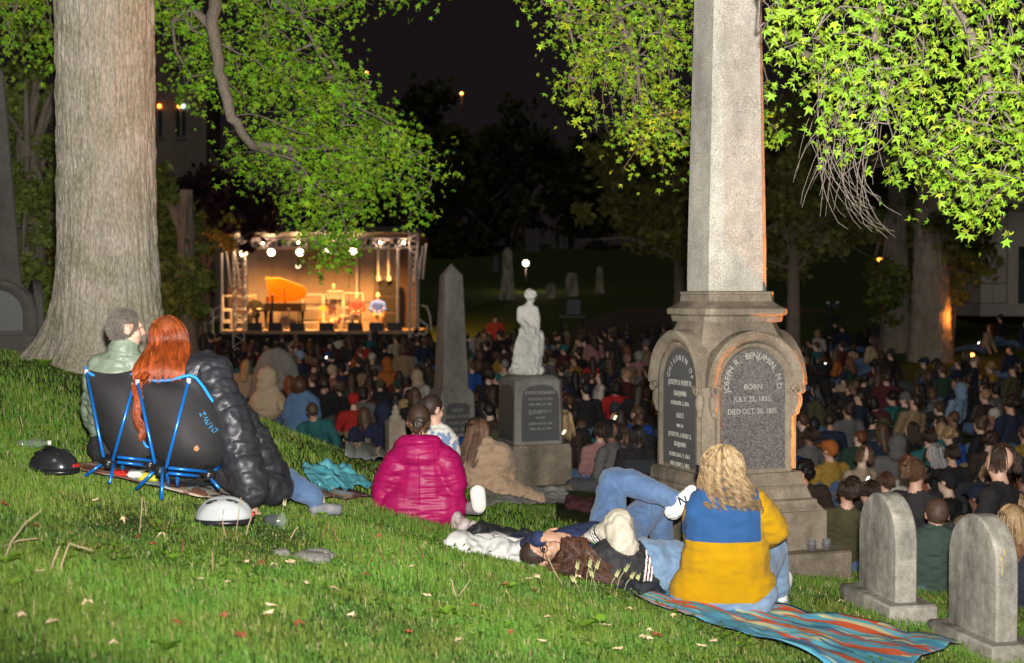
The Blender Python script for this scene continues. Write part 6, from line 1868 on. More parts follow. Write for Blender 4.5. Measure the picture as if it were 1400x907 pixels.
def tan_woman():
    d = 14.0; loc = gp(662, d); w = W; B = Body()
    B.cap(w(648, 670, d), w(676, 670, d), .22, .22, 0, flat=((0, 1, 0), .8))
    B.cap(w(661, 665, d), w(660, 622, d - .1), .28, .2, 0, flat=((0, 1, 0), .7)); B.cap(w(645, 616, d - .1), w(680, 619, d - .1), .11, .11, 0)
    B.chain([w(684, 624, d - .1), w(690, 648, d), w(684, 662, d + .2)], [.13, .12, .09], 0); B.chain([w(640, 624, d - .1), w(632, 650, d), w(650, 662, d + .3)], [.12, .11, .08], 0)
    B.chain([w(680, 668, d - .1), w(705, 676, d - .05), w(738, 682, d)], [.16, .12, .06], 0); B.cap(w(650, 672, d), w(640, 668, d + .7), .15, .09, 0)
    hand(B, w(684, 663, d + .2), (-.5, .8, -.2), (0, 0, 1), 1, .6, -1); hand(B, w(650, 663, d + .3), (.3, .9, -.2), (0, 0, 1), 1, .6, 1)
    B.cap(w(658, 606, d - .1), w(655, 598, d - .08), .065, .06, 1)
    hc = w(654, 588, d - .08)
    head(B, hc, (.35, .92, -.25), (-.1, .1, 1), 1, hair=2)
    o = B.finish('person', [TAN, SKIN, HAIR_CAP['brown_base']], .012, loc, 3, .012, (8, 8, 12), seed=51)
    tag(o, 'person with long brown hair in a tan hooded coat sitting before the statue pedestal', 'person')
    hair_strands('long_hair', hc, (.35, .92, -.25), (-.1, .1, 1), (.10, .115, .115), 900, .42, HAIR_BR, o, loc, curl=.014, freq=2.0, az=(-2.2, 2.0), drift=(-.13, -.06, 0), spread=.03, seed=5, width=.0045, K=20, clumps=80)
tan_woman()

def print_jacket():
    m = mat('printed_fabric', (.60, .58, .52), .75, col2=(.16, .22, .36), scale=14, detail=1.5)
    m.node_tree.nodes['Color Ramp'].color_ramp.elements[0].position = .50; m.node_tree.nodes['Color Ramp'].color_ramp.elements[1].position = .56
    d = 11.5; loc = gp(600, d); w = W; B = Body()
    B.cap(w(594, 670, d), w(598, 604, d), .21, .16, 0, flat=((0, 1, 0), .7)); B.cap(w(588, 598, d), w(609, 602, d), .085, .09, 0)
    B.chain([w(612, 606, d), w(618, 640, d), w(608, 655, d + .25)], [.1, .08, .06], 0); B.chain([w(588, 602, d), w(580, 640, d), w(595, 655, d + .25)], [.09, .08, .06], 0)
    B.cap(w(596, 590, d), w(594, 576, d), .06, .055, 1); B.chain([w(600, 672, d), w(620, 662, d + .6), w(615, 685, d + .9)], [.14, .09, .06], 3)
    head(B, w(592, 560, d), (.75, .65, -.15), (0, 0, 1), 1, hair=2); B.ell(w(578, 555, d - .02), (.055, .05, .06), 2)
    o = B.finish('person', [m, SKIN, HAIR_CAP['dark_base'], BLACKJ], .011, loc, 3, .008, seed=52)
    tag(o, 'person with dark knotted hair in a white printed jacket behind the magenta jacket', 'person')
print_jacket()

def others():
    w = W
    # beige hood
    d = 23.7; loc = gp(368, d); B = Body(); HB = mat('hoodie_beige', (.50, .38, .25), .9, var=.06)
    B.cap(w(366, 552, d), w(367, 540, d), .30, .22, 0, flat=((0, 1, 0), .7)); B.ell(w(366, 517, d), (.19, .19, .21), 0); B.cap(w(363, 530, d), w(366, 522, d), .16, .17, 0); B.cap(w(380, 545, d), w(388, 558, d - .2), .12, .09, 0); B.cap(w(352, 545, d), w(345, 558, d + .1), .12, .09, 0)
    B.cap(w(366, 557, d), w(372, 556, d + .6), .16, .1, 1); B.ell(w(372, 517, d + .12), (.08, .09, .1), 2)
    tag(B.finish('person', [HB, BLACKJ, SKIN], .02, loc, 2, .01, seed=61), 'person in a beige hood sitting before the broad boulder gravestone', 'person')
    d = 23.0; loc = gp(412, d); B = Body(); DJ = mat('jacket_denim_blue', (.10, .19, .33), .85, var=.1)
    B.cap(w(412, 578, d), w(413, 550, d), .30, .22, 0, flat=((0, 1, 0), .7)); B.cap(w(402, 545, d), w(422, 546, d), .11, .11, 0); B.chain([w(428, 550, d), w(432, 568, d), w(424, 576, d + .3)], [.11, .1, .07], 0); B.chain([w(398, 550, d), w(393, 568, d), w(400, 576, d + .3)], [.11, .1, .07], 0)
    B.cap(w(412, 540, d), w(412, 533, d), .06, .06, 1); B.cap(w(412, 580, d), w(418, 575, d + .7), .15, .09, 3)
    head(B, w(411, 523, d), (.5, .8, 0), (0, 0, 1), 1, hair=2); B.ell(w(409, 527, d - .05), (.14, .12, .15), 2)
    tag(B.finish('person', [DJ, SKIN, mat('hair_chestnut', (.08, .04, .02), .5), BLACKJ], .018, loc, 2, .01, seed=62), 'person in a denim blue jacket sitting at the edge of the white ground sheet', 'person')
    # green top behind the headstones
    d = 10.0; loc = gp(1279, d); B = Body(); GT = mat('jersey_bottle_green', (.035, .06, .045), .85, var=.12)
    B.cap(w(1279, 800, d), w(1279, 752, d - .05), .23, .2, 0, flat=((0, 1, 0), .65)); B.cap(w(1254, 742, d - .05), w(1304, 742, d - .05), .085, .085, 0); B.chain([w(1245, 750, d - .05), w(1240, 790, d), w(1258, 800, d + .3)], [.085, .07, .05], 0); B.chain([w(1312, 750, d - .05), w(1318, 790, d), w(1300, 800, d + .3)], [.085, .07, .05], 0)
    B.cap(w(1280, 740, d - .05), w(1281, 722, d - .03), .064, .06, 1); B.cap(w(1258, 812, d), w(1300, 812, d), .15, .15, 2); B.chain([w(1262, 812, d), w(1255, 790, d + .5), w(1258, 820, d + .7)], [.12, .09, .06], 2); B.chain([w(1298, 812, d), w(1306, 790, d + .5), w(1303, 820, d + .7)], [.12, .09, .06], 2)
    hand(B, w(1258, 800, d + .3), (.3, .9, 0), (0, 0, 1), 1, .6, 1); hand(B, w(1300, 800, d + .3), (-.3, .9, 0), (0, 0, 1), 1, .6, -1)
    head(B, w(1281, 704, d - .05), (.15, .98, -.05), (.05, 0, 1), 1, hair=3)
    tag(B.finish('person', [GT, SKIN, JEANS, mat('hair_short_brown', (.075, .042, .028), .6, var=.3, scale=60)], .011, loc, 3, .008, seed=63), 'person in a bottle green top sitting between the two round topped headstones', 'person')
    d = 9.3; loc = gp(1398, d); B = Body(); NC = mat('coat_navy', (.012, .016, .035), .8, var=.12)
    B.cap(w(1408, 840, d), w(1408, 765, d), .24, .2, 0, flat=((0, 1, 0), .7)); B.cap(w(1392, 760, d), w(1430, 760, d), .1, .1, 0); B.cap(w(1384, 752, d - .06), w(1376, 790, d), .08, .06, 3); B.cap(w(1392, 750, d), w(1390, 735, d), .06, .06, 1)
    B.chain([w(1408, 840, d), w(1420, 815, d + .5), w(1420, 850, d + .8)], [.14, .09, .06], 0); head(B, w(1385, 715, d), (.3, .95, 0), (0, 0, 1), 1, hair=2)
    o = B.finish('person', [NC, SKIN, HAIR_CAP['blond_base'], mat('scarf_rust', (.22, .10, .045), .9, var=.2)], .011, loc, 3, .008, seed=64)
    tag(o, 'person with smooth blond hair and navy coat cut by the right edge of the photo', 'person')
    hair_strands('long_hair', w(1385, 715, d), (.3, .95, 0), (0, 0, 1), (.098, .112, .115), 420, .12, hairmat('hair_honey', (.34, .22, .11)), o, loc, curl=.003, freq=2, az=(-2.2, 2.2), drift=(0, -.03, 0), spread=.02, seed=6, width=.005, K=14)
others()
# ------------------------------------------------------------------ chairs, blankets, helmets and small things in the foreground
BLUETUBE = mat('anodised_blue', (.012, .16, .55), .28, var=.05, scale=20, metal=.35, spec=.6)
PIPING = mat('piping_blue', (.02, .28, .75), .6, var=.05)
SLING = mat('sling_black', (.030, .028, .030), .75, var=.15, scale=7, bump=.25, bscale=400)
LOGO = mat('print_cyan', (.10, .45, .80), .6, var=0)

def camp_chair(label, rows, edge, tips, hubs, legs, bars, loops, logo):
    w = W; g = [w(*p) for p in legs[0][1:2]] 
    loc = gp((rows[0][1] + rows[0][2]) / 2, 7.85)
    t = thing('camp_chair', loc, label, 'camp chair', 'pair of blue framed camp chairs')
    nu = 22; Vs = []
    for y, x0, x1, d0, dm, d1 in rows:
        for k in range(nu):
            u = k / (nu - 1); b_ = math.sin(PI * u) ** .7
            yy = y + (6 * math.sin(PI * u) if y == rows[0][0] else 0)
            Vs.append(list(w(x0 + (x1 - x0) * u, yy, d0 * (1 - u) + d1 * u + (dm - (d0 + d1) / 2) * b_)))
    P = np.array(Vs).reshape(len(rows), nu, 3)
    # resample the rows smoothly
    m = 30; tt = np.linspace(0, len(rows) - 1, m); Q = np.zeros((m, nu, 3))
    for i, v in enumerate(tt):
        a = min(int(v), len(rows) - 2); f = v - a
        p0, p1, p2, p3 = P[max(a - 1, 0)], P[a], P[a + 1], P[min(a + 2, len(rows) - 1)]
        Q[i] = .5 * ((2 * p1) + (-p0 + p2) * f + (2 * p0 - 5 * p1 + 4 * p2 - p3) * f * f + (-p0 + 3 * p1 - 3 * p2 + p3) * f ** 3)
    fl = Q.reshape(-1, 3); wr = fbm(fl * np.array([7, 7, 5]), 9) * .006; fl[:, 1] += wr
    idx = np.arange(m * nu).reshape(m, nu); q = np.stack([idx[:-1, :-1], idx[:-1, 1:], idx[1:, 1:], idx[1:, :-1]], -1).reshape(-1, 4)
    V = np.vstack([fl, fl + np.array([0, .006, 0])]); n = len(fl)
    rim = np.concatenate([idx[0], idx[1:, -1], idx[-1, ::-1][1:], idx[::-1, 0][1:]]); rq = np.stack([rim[:-1], rim[:-1] + n, rim[1:] + n, rim[1:]], -1)
    s = link('sling', np_mesh('sling', V - np.array(loc), np.vstack([q, q[:, ::-1] + n, rq]), SLING, smooth=True), t)
    MB(loc).tube([w(*p) for p in edge], .009, 8).build('piping', PIPING, s, True)
    for lp in loops: MB(loc).tube([w(*p) for p in lp], .008, 8).build('piping', PIPING, s, True)
    for tp, hb in tips:
        MB(loc).tube([w(*tp), w(*hb)], .0095, 10).build('pole', BLUETUBE, t, True)
        b = MB(loc); b.tube([w(*tp) + V3(0, 0, -.018), w(*tp) + V3(0, 0, .012)], .013, 8); b.build('pole_tip', mat('tip_grey', (.5, .5, .5), .5), t, True)
    for hb in hubs:
        b = MB(loc); p = w(*hb); b.tube([p + V3(-.035, 0, .012), p + V3(.035, 0, -.01)], .026, 10); b.tube([p + V3(0, -.02, -.035), p + V3(0, .02, .035)], .021, 8); b.build('hub', BLACKPL, t, True)
    for lg in legs: MB(loc).tube([w(*lg[0]), w(*lg[1])], .0095, 10).build('leg', BLUETUBE, t, True)
    for br in bars: MB(loc).tube([w(*br[0]), w(*br[1])], .0095, 10).build('crossbar', BLUETUBE, t, True)
    if logo:
        c = w(290, 575, 7.72); up = V3(-.84, 0, -.52).normalized(); rt = V3(-.52, .12, .84).normalized(); rt = (rt - up * rt.dot(up)).normalized(); n = rt.cross(up)
        T = Matrix(((rt.x, up.x, n.x, c.x), (rt.y, up.y, n.y, c.y), (rt.z, up.z, n.z, c.z), (0, 0, 0, 1)))
        b = MB(loc); put_text(b, 'DATWIZ', .034, T, .002); 
        # seat the print on the fabric
        F_ = fl.copy()
        for v in b.v:
            k = np.argmin((F_[:, 0] - v.x) ** 2 + (F_[:, 2] - v.z) ** 2); v.y = F_[k, 1] - .005
        b.build('lettering', LOGO, s)
        p = w(269, 613, 7.6); k = np.argmin((fl[:, 0] - p.x) ** 2 + (fl[:, 2] - p.z) ** 2)
        b = MB(loc)
        for a in range(5): b.ell(V3(p.x + .008 * math.cos(a * 1.257), fl[k, 1] - .004, p.z + .008 * math.sin(a * 1.257)), (.009, .004, .009), 0, None, 8, 6)
        b.build('badge', mat('badge_orange', (.50, .22, .10), .7), s, True)
    return t

camp_chair('black camp chair with blue poles, the farther one under the person in sage green',
    [(505, 117, 186, 7.98, 7.96, 7.96), (528, 119, 192, 7.97, 7.86, 7.95), (560, 127, 204, 7.98, 7.80, 7.95), (590, 136, 216, 8.0, 7.80, 7.97), (615, 148, 224, 8.02, 7.83, 8.0), (632, 163, 226, 8.05, 7.9, 8.05), (641, 186, 214, 8.08, 8.0, 8.08)],
    [(117, 502, 7.97), (120, 509, 7.965), (130, 515, 7.955), (145, 519, 7.95), (160, 519, 7.95), (174, 515, 7.95), (186, 510, 7.95)],
    [((118, 508, 7.92), (142, 628, 7.72)), ((183, 526, 7.72), (154, 630, 7.70))],
    [(148, 632, 7.73), (205, 634, 7.85)],
    [((140, 634, 7.73), (116, 651, 7.72)), ((156, 632, 7.72), (150, 661, 7.62)), ((203, 636, 7.85), (212, 660, 8.0)), ((168, 634, 8.0), (166, 653, 8.25))],
    [((160, 625, 7.72), (208, 630, 7.80)), ((160, 632, 7.78), (206, 637, 7.86))],
    [[(140, 560, 7.99), (132, 580, 8.02), (135, 592, 8.03), (150, 597, 8.03)], [(205, 562, 7.85), (200, 585, 7.83), (195, 602, 7.83), (200, 611, 7.84), (226, 614, 7.85)]], False)
camp_chair('black camp chair with blue poles and cyan lettering under the red haired person',
    [(517, 190, 262, 7.74, 7.78, 7.72), (535, 189, 280, 7.74, 7.68, 7.78), (563, 191, 301, 7.75, 7.60, 7.83), (590, 196, 312, 7.77, 7.57, 7.86), (615, 206, 316, 7.79, 7.58, 7.88), (633, 222, 308, 7.82, 7.66, 7.88), (642, 246, 290, 7.86, 7.78, 7.88)],
    [(190, 516, 7.73), (200, 519, 7.735), (215, 521, 7.74), (235, 519.5, 7.73), (250, 515, 7.72), (260, 513, 7.71), (268, 517, 7.72), (278, 529, 7.76), (290, 548, 7.80), (301, 566, 7.82)],
    [((258, 520, 7.58), (227, 640, 7.48)), ((188, 522, 7.64), (213, 640, 7.50))],
    [(219, 642, 7.5), (285, 648, 7.6)],
    [((222, 640, 7.48), (221, 683, 7.40)), ((212, 643, 7.5), (186, 669, 7.52)), ((284, 650, 7.6), (300, 668, 7.55)), ((228, 648, 7.7), (232, 667, 7.95)), ((243, 650, 7.8), (242, 672, 8.0)), ((288, 648, 7.7), (305, 634, 7.9))],
    [((230, 640, 7.48), (282, 645, 7.58)), ((230, 647, 7.54), (270, 651, 7.62))],
    [], True)

def pattern_mat(name, cols, scale=(1, 6), distort=.35, ang=.5):
    """woven print on the cloth's own uv: slanting bands broken into bars"""
    if name in MATS: return MATS[name]
    m = bpy.data.materials.new(name); m.use_nodes = True; nt = m.node_tree; L = nt.links; p = nt.nodes['Principled BSDF']
    uv = nt.nodes.new('ShaderNodeUVMap'); uv.uv_map = 'UVMap'
    mp = nt.nodes.new('ShaderNodeMapping'); mp.inputs['Rotation'].default_value = (0, 0, ang); mp.inputs['Scale'].default_value = (scale[0], scale[1], 1); L.new(uv.outputs[0], mp.inputs[0])
    nz = nt.nodes.new('ShaderNodeTexNoise'); nz.inputs['Scale'].default_value = 1.6; nz.inputs['Detail'].default_value = 1; L.new(mp.outputs[0], nz.inputs['Vector'])
    ad = nt.nodes.new('ShaderNodeMix'); ad.data_type = 'RGBA'; ad.blend_type = 'LINEAR_LIGHT'; ad.inputs[0].default_value = distort; L.new(mp.outputs[0], ad.inputs[6]); L.new(nz.outputs[1], ad.inputs[7])
    vo = nt.nodes.new('ShaderNodeTexVoronoi'); vo.inputs['Scale'].default_value = 1.0; vo.feature = 'F1'; vo.distance = 'CHEBYCHEV'; L.new(ad.outputs[2], vo.inputs['Vector'])
    sp = nt.nodes.new('ShaderNodeSeparateColor'); L.new(vo.outputs['Color'], sp.inputs[0])
    r = nt.nodes.new('ShaderNodeValToRGB'); r.color_ramp.interpolation = 'CONSTANT'
    n = len(cols)
    for k, c in enumerate(cols):
        e = r.color_ramp.elements[k] if k < 2 else r.color_ramp.elements.new(k / n)
        e.position = k / n; e.color = (*c, 1)
    L.new(sp.outputs[0], r.inputs[0]); L.new(r.outputs[0], p.inputs['Base Color']); p.inputs['Roughness'].default_value = .85; p.inputs['Specular IOR Level'].default_value = .25
    MATS[name] = m; return m

STRIPED = pattern_mat('striped_blanket_print', [(.08, .31, .46), (.14, .50, .62), (.75, .12, .045), (.07, .20, .33), (.11, .42, .55), (.75, .14, .05), (.72, .66, .36), (.09, .28, .44), (.20, .52, .64)], (6, 24), .24, .30)
o = grid_sheet('blanket', [(926, 814), (1326, 891), (1180, 940), (866, 826)], 70, 26, [STRIPED, BLACKPL], lift=.035, amp=.04, seed=3, freq=4)
tag(o, 'picnic blanket striped in blue, orange red and yellow with a black edge', 'blanket')
PICNIC = pattern_mat('picnic_blanket_print', [(.52, .40, .28), (.38, .50, .53), (.20, .075, .045), (.56, .46, .34), (.45, .54, .56), (.28, .13, .08)], (9, 18), .3, .3)
o = grid_sheet('blanket', [(96, 652), (318, 702), (520, 688), (190, 628)], 60, 24, [PICNIC, BLACKPL], lift=.04, amp=.02, seed=5, freq=5)
tag(o, 'picnic blanket patterned in tan, brown and pale blue under the camp chairs', 'blanket')
TURQ = mat('cloth_turquoise', (.05, .33, .42), .85, col2=(.16, .50, .58), scale=12)
o = grid_sheet('throw', [(410, 648), (470, 648), (512, 680), (432, 684)], 36, 26, TURQ, lift=.05, amp=.08, seed=8, freq=7)
tag(o, 'crumpled turquoise patterned cloth lying beside the black puffer coat', 'cloth')
WHITEC = mat('cloth_white', (.47, .46, .44), .8, var=.05, scale=6); SHEETW = mat('ground_sheet_white', (.42, .45, .43), .5, var=.1, scale=4); CLEAR = mat('clear_sheet', (.24, .25, .23), .5, var=.2, scale=9, spec=.4)
o = grid_sheet('ground_sheet', [(345, 566), (500, 606), (700, 640), (420, 560)], 60, 16, SHEETW, lift=.03, amp=.03, seed=10, freq=2); tag(o, 'long pale ground sheet edging the audience at the foot of the grass slope', 'ground sheet')
o = grid_sheet('ground_sheet', [(470, 612), (535, 618), (540, 650), (470, 640)], 40, 30, CLEAR, lift=.04, amp=.14, seed=11, freq=3); tag(o, 'crumpled clear plastic sheet on the grass beside the small carved marker', 'plastic sheet')
o = grid_sheet('throw', [(496, 614), (532, 616), (536, 638), (500, 632)], 30, 24, WHITEC, lift=.12, amp=.12, seed=12, freq=5); tag(o, 'small crumpled white cloth lying on the clear plastic sheet', 'cloth')
o = grid_sheet('ground_sheet', [(640, 668), (770, 672), (785, 690), (650, 700)], 50, 26, WHITEC, lift=.03, amp=.06, seed=13, freq=4); tag(o, 'wrinkled white sheet under the person in the tan coat', 'ground sheet')

def heap(name, px, d, size, m, label, cat, seed, lump=.5, n=9, voxel=.012, wr=.022, extra=None):
    loc = gp(px, d); rg = np.random.default_rng(seed); B = Body()
    for k in range(n):
        p = loc + V3(rg.uniform(-.5, .5) * size[0], rg.uniform(-.5, .5) * size[1], size[2] * rg.uniform(.15, .5)); p.z = gz(p.x, p.y) + size[2] * rg.uniform(.15, .5)
        B.ell(p, (size[0] * rg.uniform(.18, .34), size[1] * rg.uniform(.2, .36), size[2] * rg.uniform(.3, .5)), 0)
    if extra: extra(B)
    o = B.finish(name, [m], voxel, loc, 2, wr, (7, 7, 7), seed=seed); return tag(o, label, cat)
heap('jacket', 672, 8.3, (.46, .34, .14), WHITEC, 'crumpled white jacket lying on the grass by the lying heads', 'jacket', 3, n=14, extra=lambda B: B.chain([W(690, 765, 8.2), W(712, 772, 8.1), W(728, 777, 8.0)], [.05, .04, .025], 0))
heap('jacket', 730, 9.6, (.34, .3, .10), NAVY, 'dark navy jacket bundled on the grass left of the lying pair', 'jacket', 4)
heap('backpack', 685, 9.8, (.36, .24, .14), mat('pack_black', (.02, .021, .024), .6, var=.2), 'black bag lying on the grass right of the magenta jacket', 'bag', 5)
heap('jacket', 812, 15.0, (.5, .4, .16), mat('jacket_maroon', (.05, .014, .017), .85), 'dark maroon jacket heaped on the white sheet right of the statue', 'jacket', 6, voxel=.02)
heap('duffel_bag', 462, 21.0, (.62, .3, .24), mat('bag_brown', (.055, .034, .022), .8), 'long brown duffel bag lying beyond the grass slope', 'bag', 7, voxel=.02)
heap('jacket', 870, 7.65, (.22, .16, .08), mat('jacket_ink', (.012, .014, .022), .8), 'small dark cloth tucked under the lying person beside the striped blanket', 'cloth', 8)
heap('rubble_patch', 412, 6.9, (.22, .15, .05), mat('grey_grit', (.17, .16, .14), .95, var=.3, scale=60), 'small mound of grey grit lying in the grass', 'grit', 9, wr=.01)
o = grid_sheet('ground_sheet', [(790, 632), (840, 634), (838, 648), (795, 648)], 30, 14, WHITEC, lift=.03, amp=.05, seed=14, freq=3); tag(o, 'small white sheet on the grass right of the statue pedestal', 'ground sheet')

# patterned shoulder bag and upturned white shoe right of the magenta jacket
heap('tote_bag', 637, 10.0, (.15, .2, .16), mat('tote_print', (.50, .48, .45), .8, col2=(.40, .30, .29), scale=34), 'pale printed cloth bag leaning on the magenta jacket', 'bag', 11, n=7)
def shoe_sole():
    d = 10.05; loc = gp(655, d); B = Body(); w = W
    B.cap(w(655, 692, d), w(653, 674, d), .055, .06, 0, flat=((0, 1, 0), .5)); B.cap(w(654, 693, d + .05), w(653, 680, d + .12), .05, .045, 1); B.cap(w(654, 694, d + .08), w(640, 695, d + .3), .055, .05, 2)
    o = B.finish('shoe', [mat('sole_white', (.62, .60, .56), .7, var=.05), mat('sole_edge', (.30, .10, .07), .7), WHITEC], .007, loc, 2, .0, seed=2)
    tag(o, 'white soled shoe standing on its heel right of the magenta jacket', 'shoe')
shoe_sole()

def helmet(px, d, m, vent, label, rz, k=1.0):
    loc = gp(px, d, .015); t = thing('bike_helmet', loc, label, 'helmet', 'bicycle helmets on the grass', rz)
    nu, nv = 40, 16; V = []; 
    for j in range(nv + 1):
        th = (PI / 2) * j / nv
        for i in range(nu):
            ph = 2 * PI * i / nu
            x, y, z = .105 * math.sin(th) * math.sin(ph), .145 * math.sin(th) * math.cos(ph), .125 * math.cos(th)
            if y < 0: z += .012 * (1 - math.cos(th)); y *= 1.05
            # ridges between vents run front to back
            g = math.cos(x / .105 * 3.2 * PI) * (.5 if abs(x) < .09 else 0)
            r = 1 + .05 * g * min(1, 3 * math.sin(th)) * min(1, 2.2 * (1 - j / nv) + .1)
            V.append((x * r, y * r, z * r + .03))
    idx = np.arange((nv + 1) * nu).reshape(nv + 1, nu); nx = np.roll(idx, -1, 1)
    q = np.stack([idx[:-1], idx[1:], nx[1:], nx[:-1]], -1).reshape(-1, 4)
    V = np.array(V) * k; Vi = V * np.array([.9, .9, .86]); n = len(V)
    rim = np.stack([idx[-1], idx[-1] + n, nx[-1] + n, nx[-1]], -1)
    link('shell', np_mesh('shell', np.vstack([V, Vi]), np.vstack([q, q[:, ::-1] + n, rim]), m, smooth=True), t)
    b = MB(); ring = [(.107 * k * math.sin(a), .147 * k * math.cos(a), .028 * k) for a in np.linspace(0, 2 * PI, 33)]; b.tube(ring, .014 * k, 8); b.build('rim', BLACKPL, t, True)
    for sx in (-1, 1):
        for yy, L in ((.055, .05), (-.05, .055)):
            x = sx * .048; zz = .03 + .125 * math.sqrt(max(.02, 1 - (x / .105) ** 2 - (yy / .145) ** 2))
            b = MB(); b.ell((x * 1.03 * k, yy * k, (zz + .001) * k), (.010 * k, L * .62 * k, .008 * k), 0, rotm('X', -yy * 5) @ rotm('Y', x * 6)); b.build('vent', vent, t, True)
    b = MB(); b.ell((0, .02, .157 * k), (.009 * k, .05 * k, .006 * k)); b.build('vent', vent, t, True)
    b = MB(); b.box((0, -.155 * k, .06 * k), (.05, .012, .02), 0, None, .004); b.build('rear_light', mat('red_plastic', (.5, .03, .02), .3), t)
helmet(70, 7.65, mat('helmet_black', (.022, .023, .025), .25, var=.25, coat=.5), BLACKPL, 'black bicycle helmet in the grass at the left end of the picnic blanket', math.radians(70))
helmet(304, 7.25, mat('helmet_white', (.40, .42, .42), .35, var=.05, coat=.3), BLACKPL, 'pale grey bicycle helmet with black vents before the black puffer sleeve', math.radians(95))

def cup(loc, label, h=.085, r=.036, wine=True, grp=None):
    t = thing('stemless_glass' if wine else 'plastic_cup', loc, label, 'cup', grp)
    b = MB(); pr = [(r * .55, 0), (r * .9, .018), (r, .04), (r * .82, h), (r * .78, h), (r * .94, .04), (r * .84, .02), (.004, .008)]
    b.lathe(pr, (0, 0, 0), 18); b.build('glass', GLASS, t, True)
    if wine:
        b = MB(); b.lathe([(.003, .0085), (r * .80, .0205), (r * .92, .040), (r * .9, .048), (.003, .0485)], (0, 0, 0), 18); b.build('wine', mat('red_wine', (.03, .003, .006), .1, var=0), t, True)
def on_step(px):
    """the spot on the front ledge of the lowest obelisk step that lies along photo column px"""
    t, loc, z1, rz = OBEL
    best = min(np.linspace(-.6, .64, 240), key=lambda u: abs(pix(loc + Matrix.Rotation(rz, 3, 'Z') @ V3(u, -.612, z1))[0] - px))
    return loc + Matrix.Rotation(rz, 3, 'Z') @ V3(best, -.612, z1 + .002)
cup(on_step(1110), 'stemless glass of red wine on the obelisk step, left of two', grp='wine glasses on the obelisk step')
cup(on_step(1130), 'stemless glass of red wine on the obelisk step, right of two', grp='wine glasses on the obelisk step')
def clear_tumbler():
    p = gp(362, 7.6, .035); t = thing('plastic_cup', p, 'clear plastic cup lying on its side before the black puffer coat', 'cup'); t.rotation_euler = (math.radians(90), 0, math.radians(60))
    b = MB(); b.lathe([(.03, 0), (.042, .11), (.043, .11), (.040, .108), (.028, .004), (.004, .004)], (0, 0, 0), 18); b.build('wall', GLASS, t, True)
clear_tumbler()
def small_things():
    p = gp(176, 8.35, .03); t = thing('daypack', p, 'black day pack under the camp chairs', 'bag')
    b = MB(); b.box((0, 0, .09), (.4, .24, .18), 0, None, .05); b.build('body', BLACKJ, t, True)
    b = MB(); b.box((.02, -.125, .08), (.24, .03, .1), 0, None, .012); b.build('pocket', BLACKPL, t)
    b = MB(); b.ell((.02, -.145, .09), (.03, .006, .02)); b.build('logo', STRIPEW, t, True)
    p = gp(172, 7.95, .035); t = thing('snack_bag', p, 'red and white snack bag under the camp chairs', 'bag')
    b = MB(); b.box((-.04, 0, .025), (.09, .08, .04), 0, None, .015); b.build('red_half', mat('red_plastic', (.5, .03, .02)), t); b = MB(); b.box((.05, 0, .023), (.09, .075, .036), 0, None, .015); b.build('white_half', STRIPEW, t)
    p = gp(197, 7.95, .035); t = thing('lemon_pack', p, 'small crumpled yellow wrapper under the camp chairs', 'wrapper')
    b = MB(); b.ell((0, 0, .03), (.045, .03, .028), 0, None, 9, 6); b.ell((.05, 0, .025), (.035, .03, .022), 0, None, 8, 5); b.build('wrapper', mat('yellow_plastic', (.55, .5, .03), .4), t)
    p = gp(20, 8.3, .02); t = thing('water_bottle', p, 'small clear bottle lying in the grass left of the black helmet', 'bottle'); t.rotation_euler = (0, math.radians(88), math.radians(20))
    b = MB(); b.lathe([(.028, 0), (.03, .02), (.03, .13), (.012, .17), (.012, .19)], (0, 0, 0), 14); b.build('body', GLASS, t, True); b = MB(); b.lathe([(.015, .18), (.015, .2), (.002, .202)], (0, 0, 0), 10); b.build('cap', STRIPEW, t)
small_things()

# dry stalks, seed heads, broad weeds and fallen leaves in the grass
STALK = mat('dry_stalk', (.36, .27, .16), .8, var=.2, scale=20); STRAW = mat('seed_head', (.36, .36, .17), .8, var=.2, scale=30)
def stalk(px, py, pts, r, label, m=STALK, grp='dry stalks in the grass', cat='stalk'):
    p = G(px, py); b = MB(p); b.tube([p + V3(*q) for q in pts], [r, r * .9, r * .7, r * .45][:len(pts)] if len(pts) <= 4 else r, 6)
    o = b.build('dry_stalk', m, None, True); o.location = p; tag(o, label, cat, grp)
stalk(2, 775, [(0, 0, 0), (.04, 0, .10), (.10, 0, .18), (.17, .0, .235)], .0045, 'long pale dry stalk arching up at the left edge of the grass')
stalk(0, 752, [(0, 0, .01), (.08, 0, .04), (.16, 0, .05)], .004, 'pale dry stalk lying almost flat at the left edge')
stalk(67, 790, [(0, 0, 0), (.02, 0, .06), (.04, 0, .11), (.045, 0, .12)], .006, 'thick broken dry stalk, left of the bent pair')
stalk(80, 796, [(0, 0, 0), (.015, 0, .07), (.045, 0, .15), (.14, 0, .12)], .0055, 'dry stalk bent over to the right, right of the thick broken one')
stalk(190, 738, [(0, 0, 0), (.01, 0, .1), (.018, 0, .2)], .003, 'upright brown stalk below the patterned blanket, left one'); stalk(200, 712, [(0, 0, 0), (-.002, 0, .06), (-.01, 0, .1)], .003, 'upright brown stalk below the patterned blanket, short right one')
stalk(322, 735, [(0, 0, 0), (.015, 0, .1), (.03, 0, .2)], .003, 'straw stalk leaning right below the pale helmet'); stalk(310, 738, [(0, 0, 0), (-.02, 0, .07), (-.015, 0, .15)], .003, 'thin stalk leaning left below the pale helmet')
stalk(395, 742, [(0, 0, 0), (.03, 0, .06), (.05, 0, .08)], .004, 'short reddish stalk just below the grit mound'); stalk(336, 735, [(0, 0, 0), (.015, 0, .06), (.03, 0, .1)], .004, 'short reddish stalk between the helmet and the grit mound')
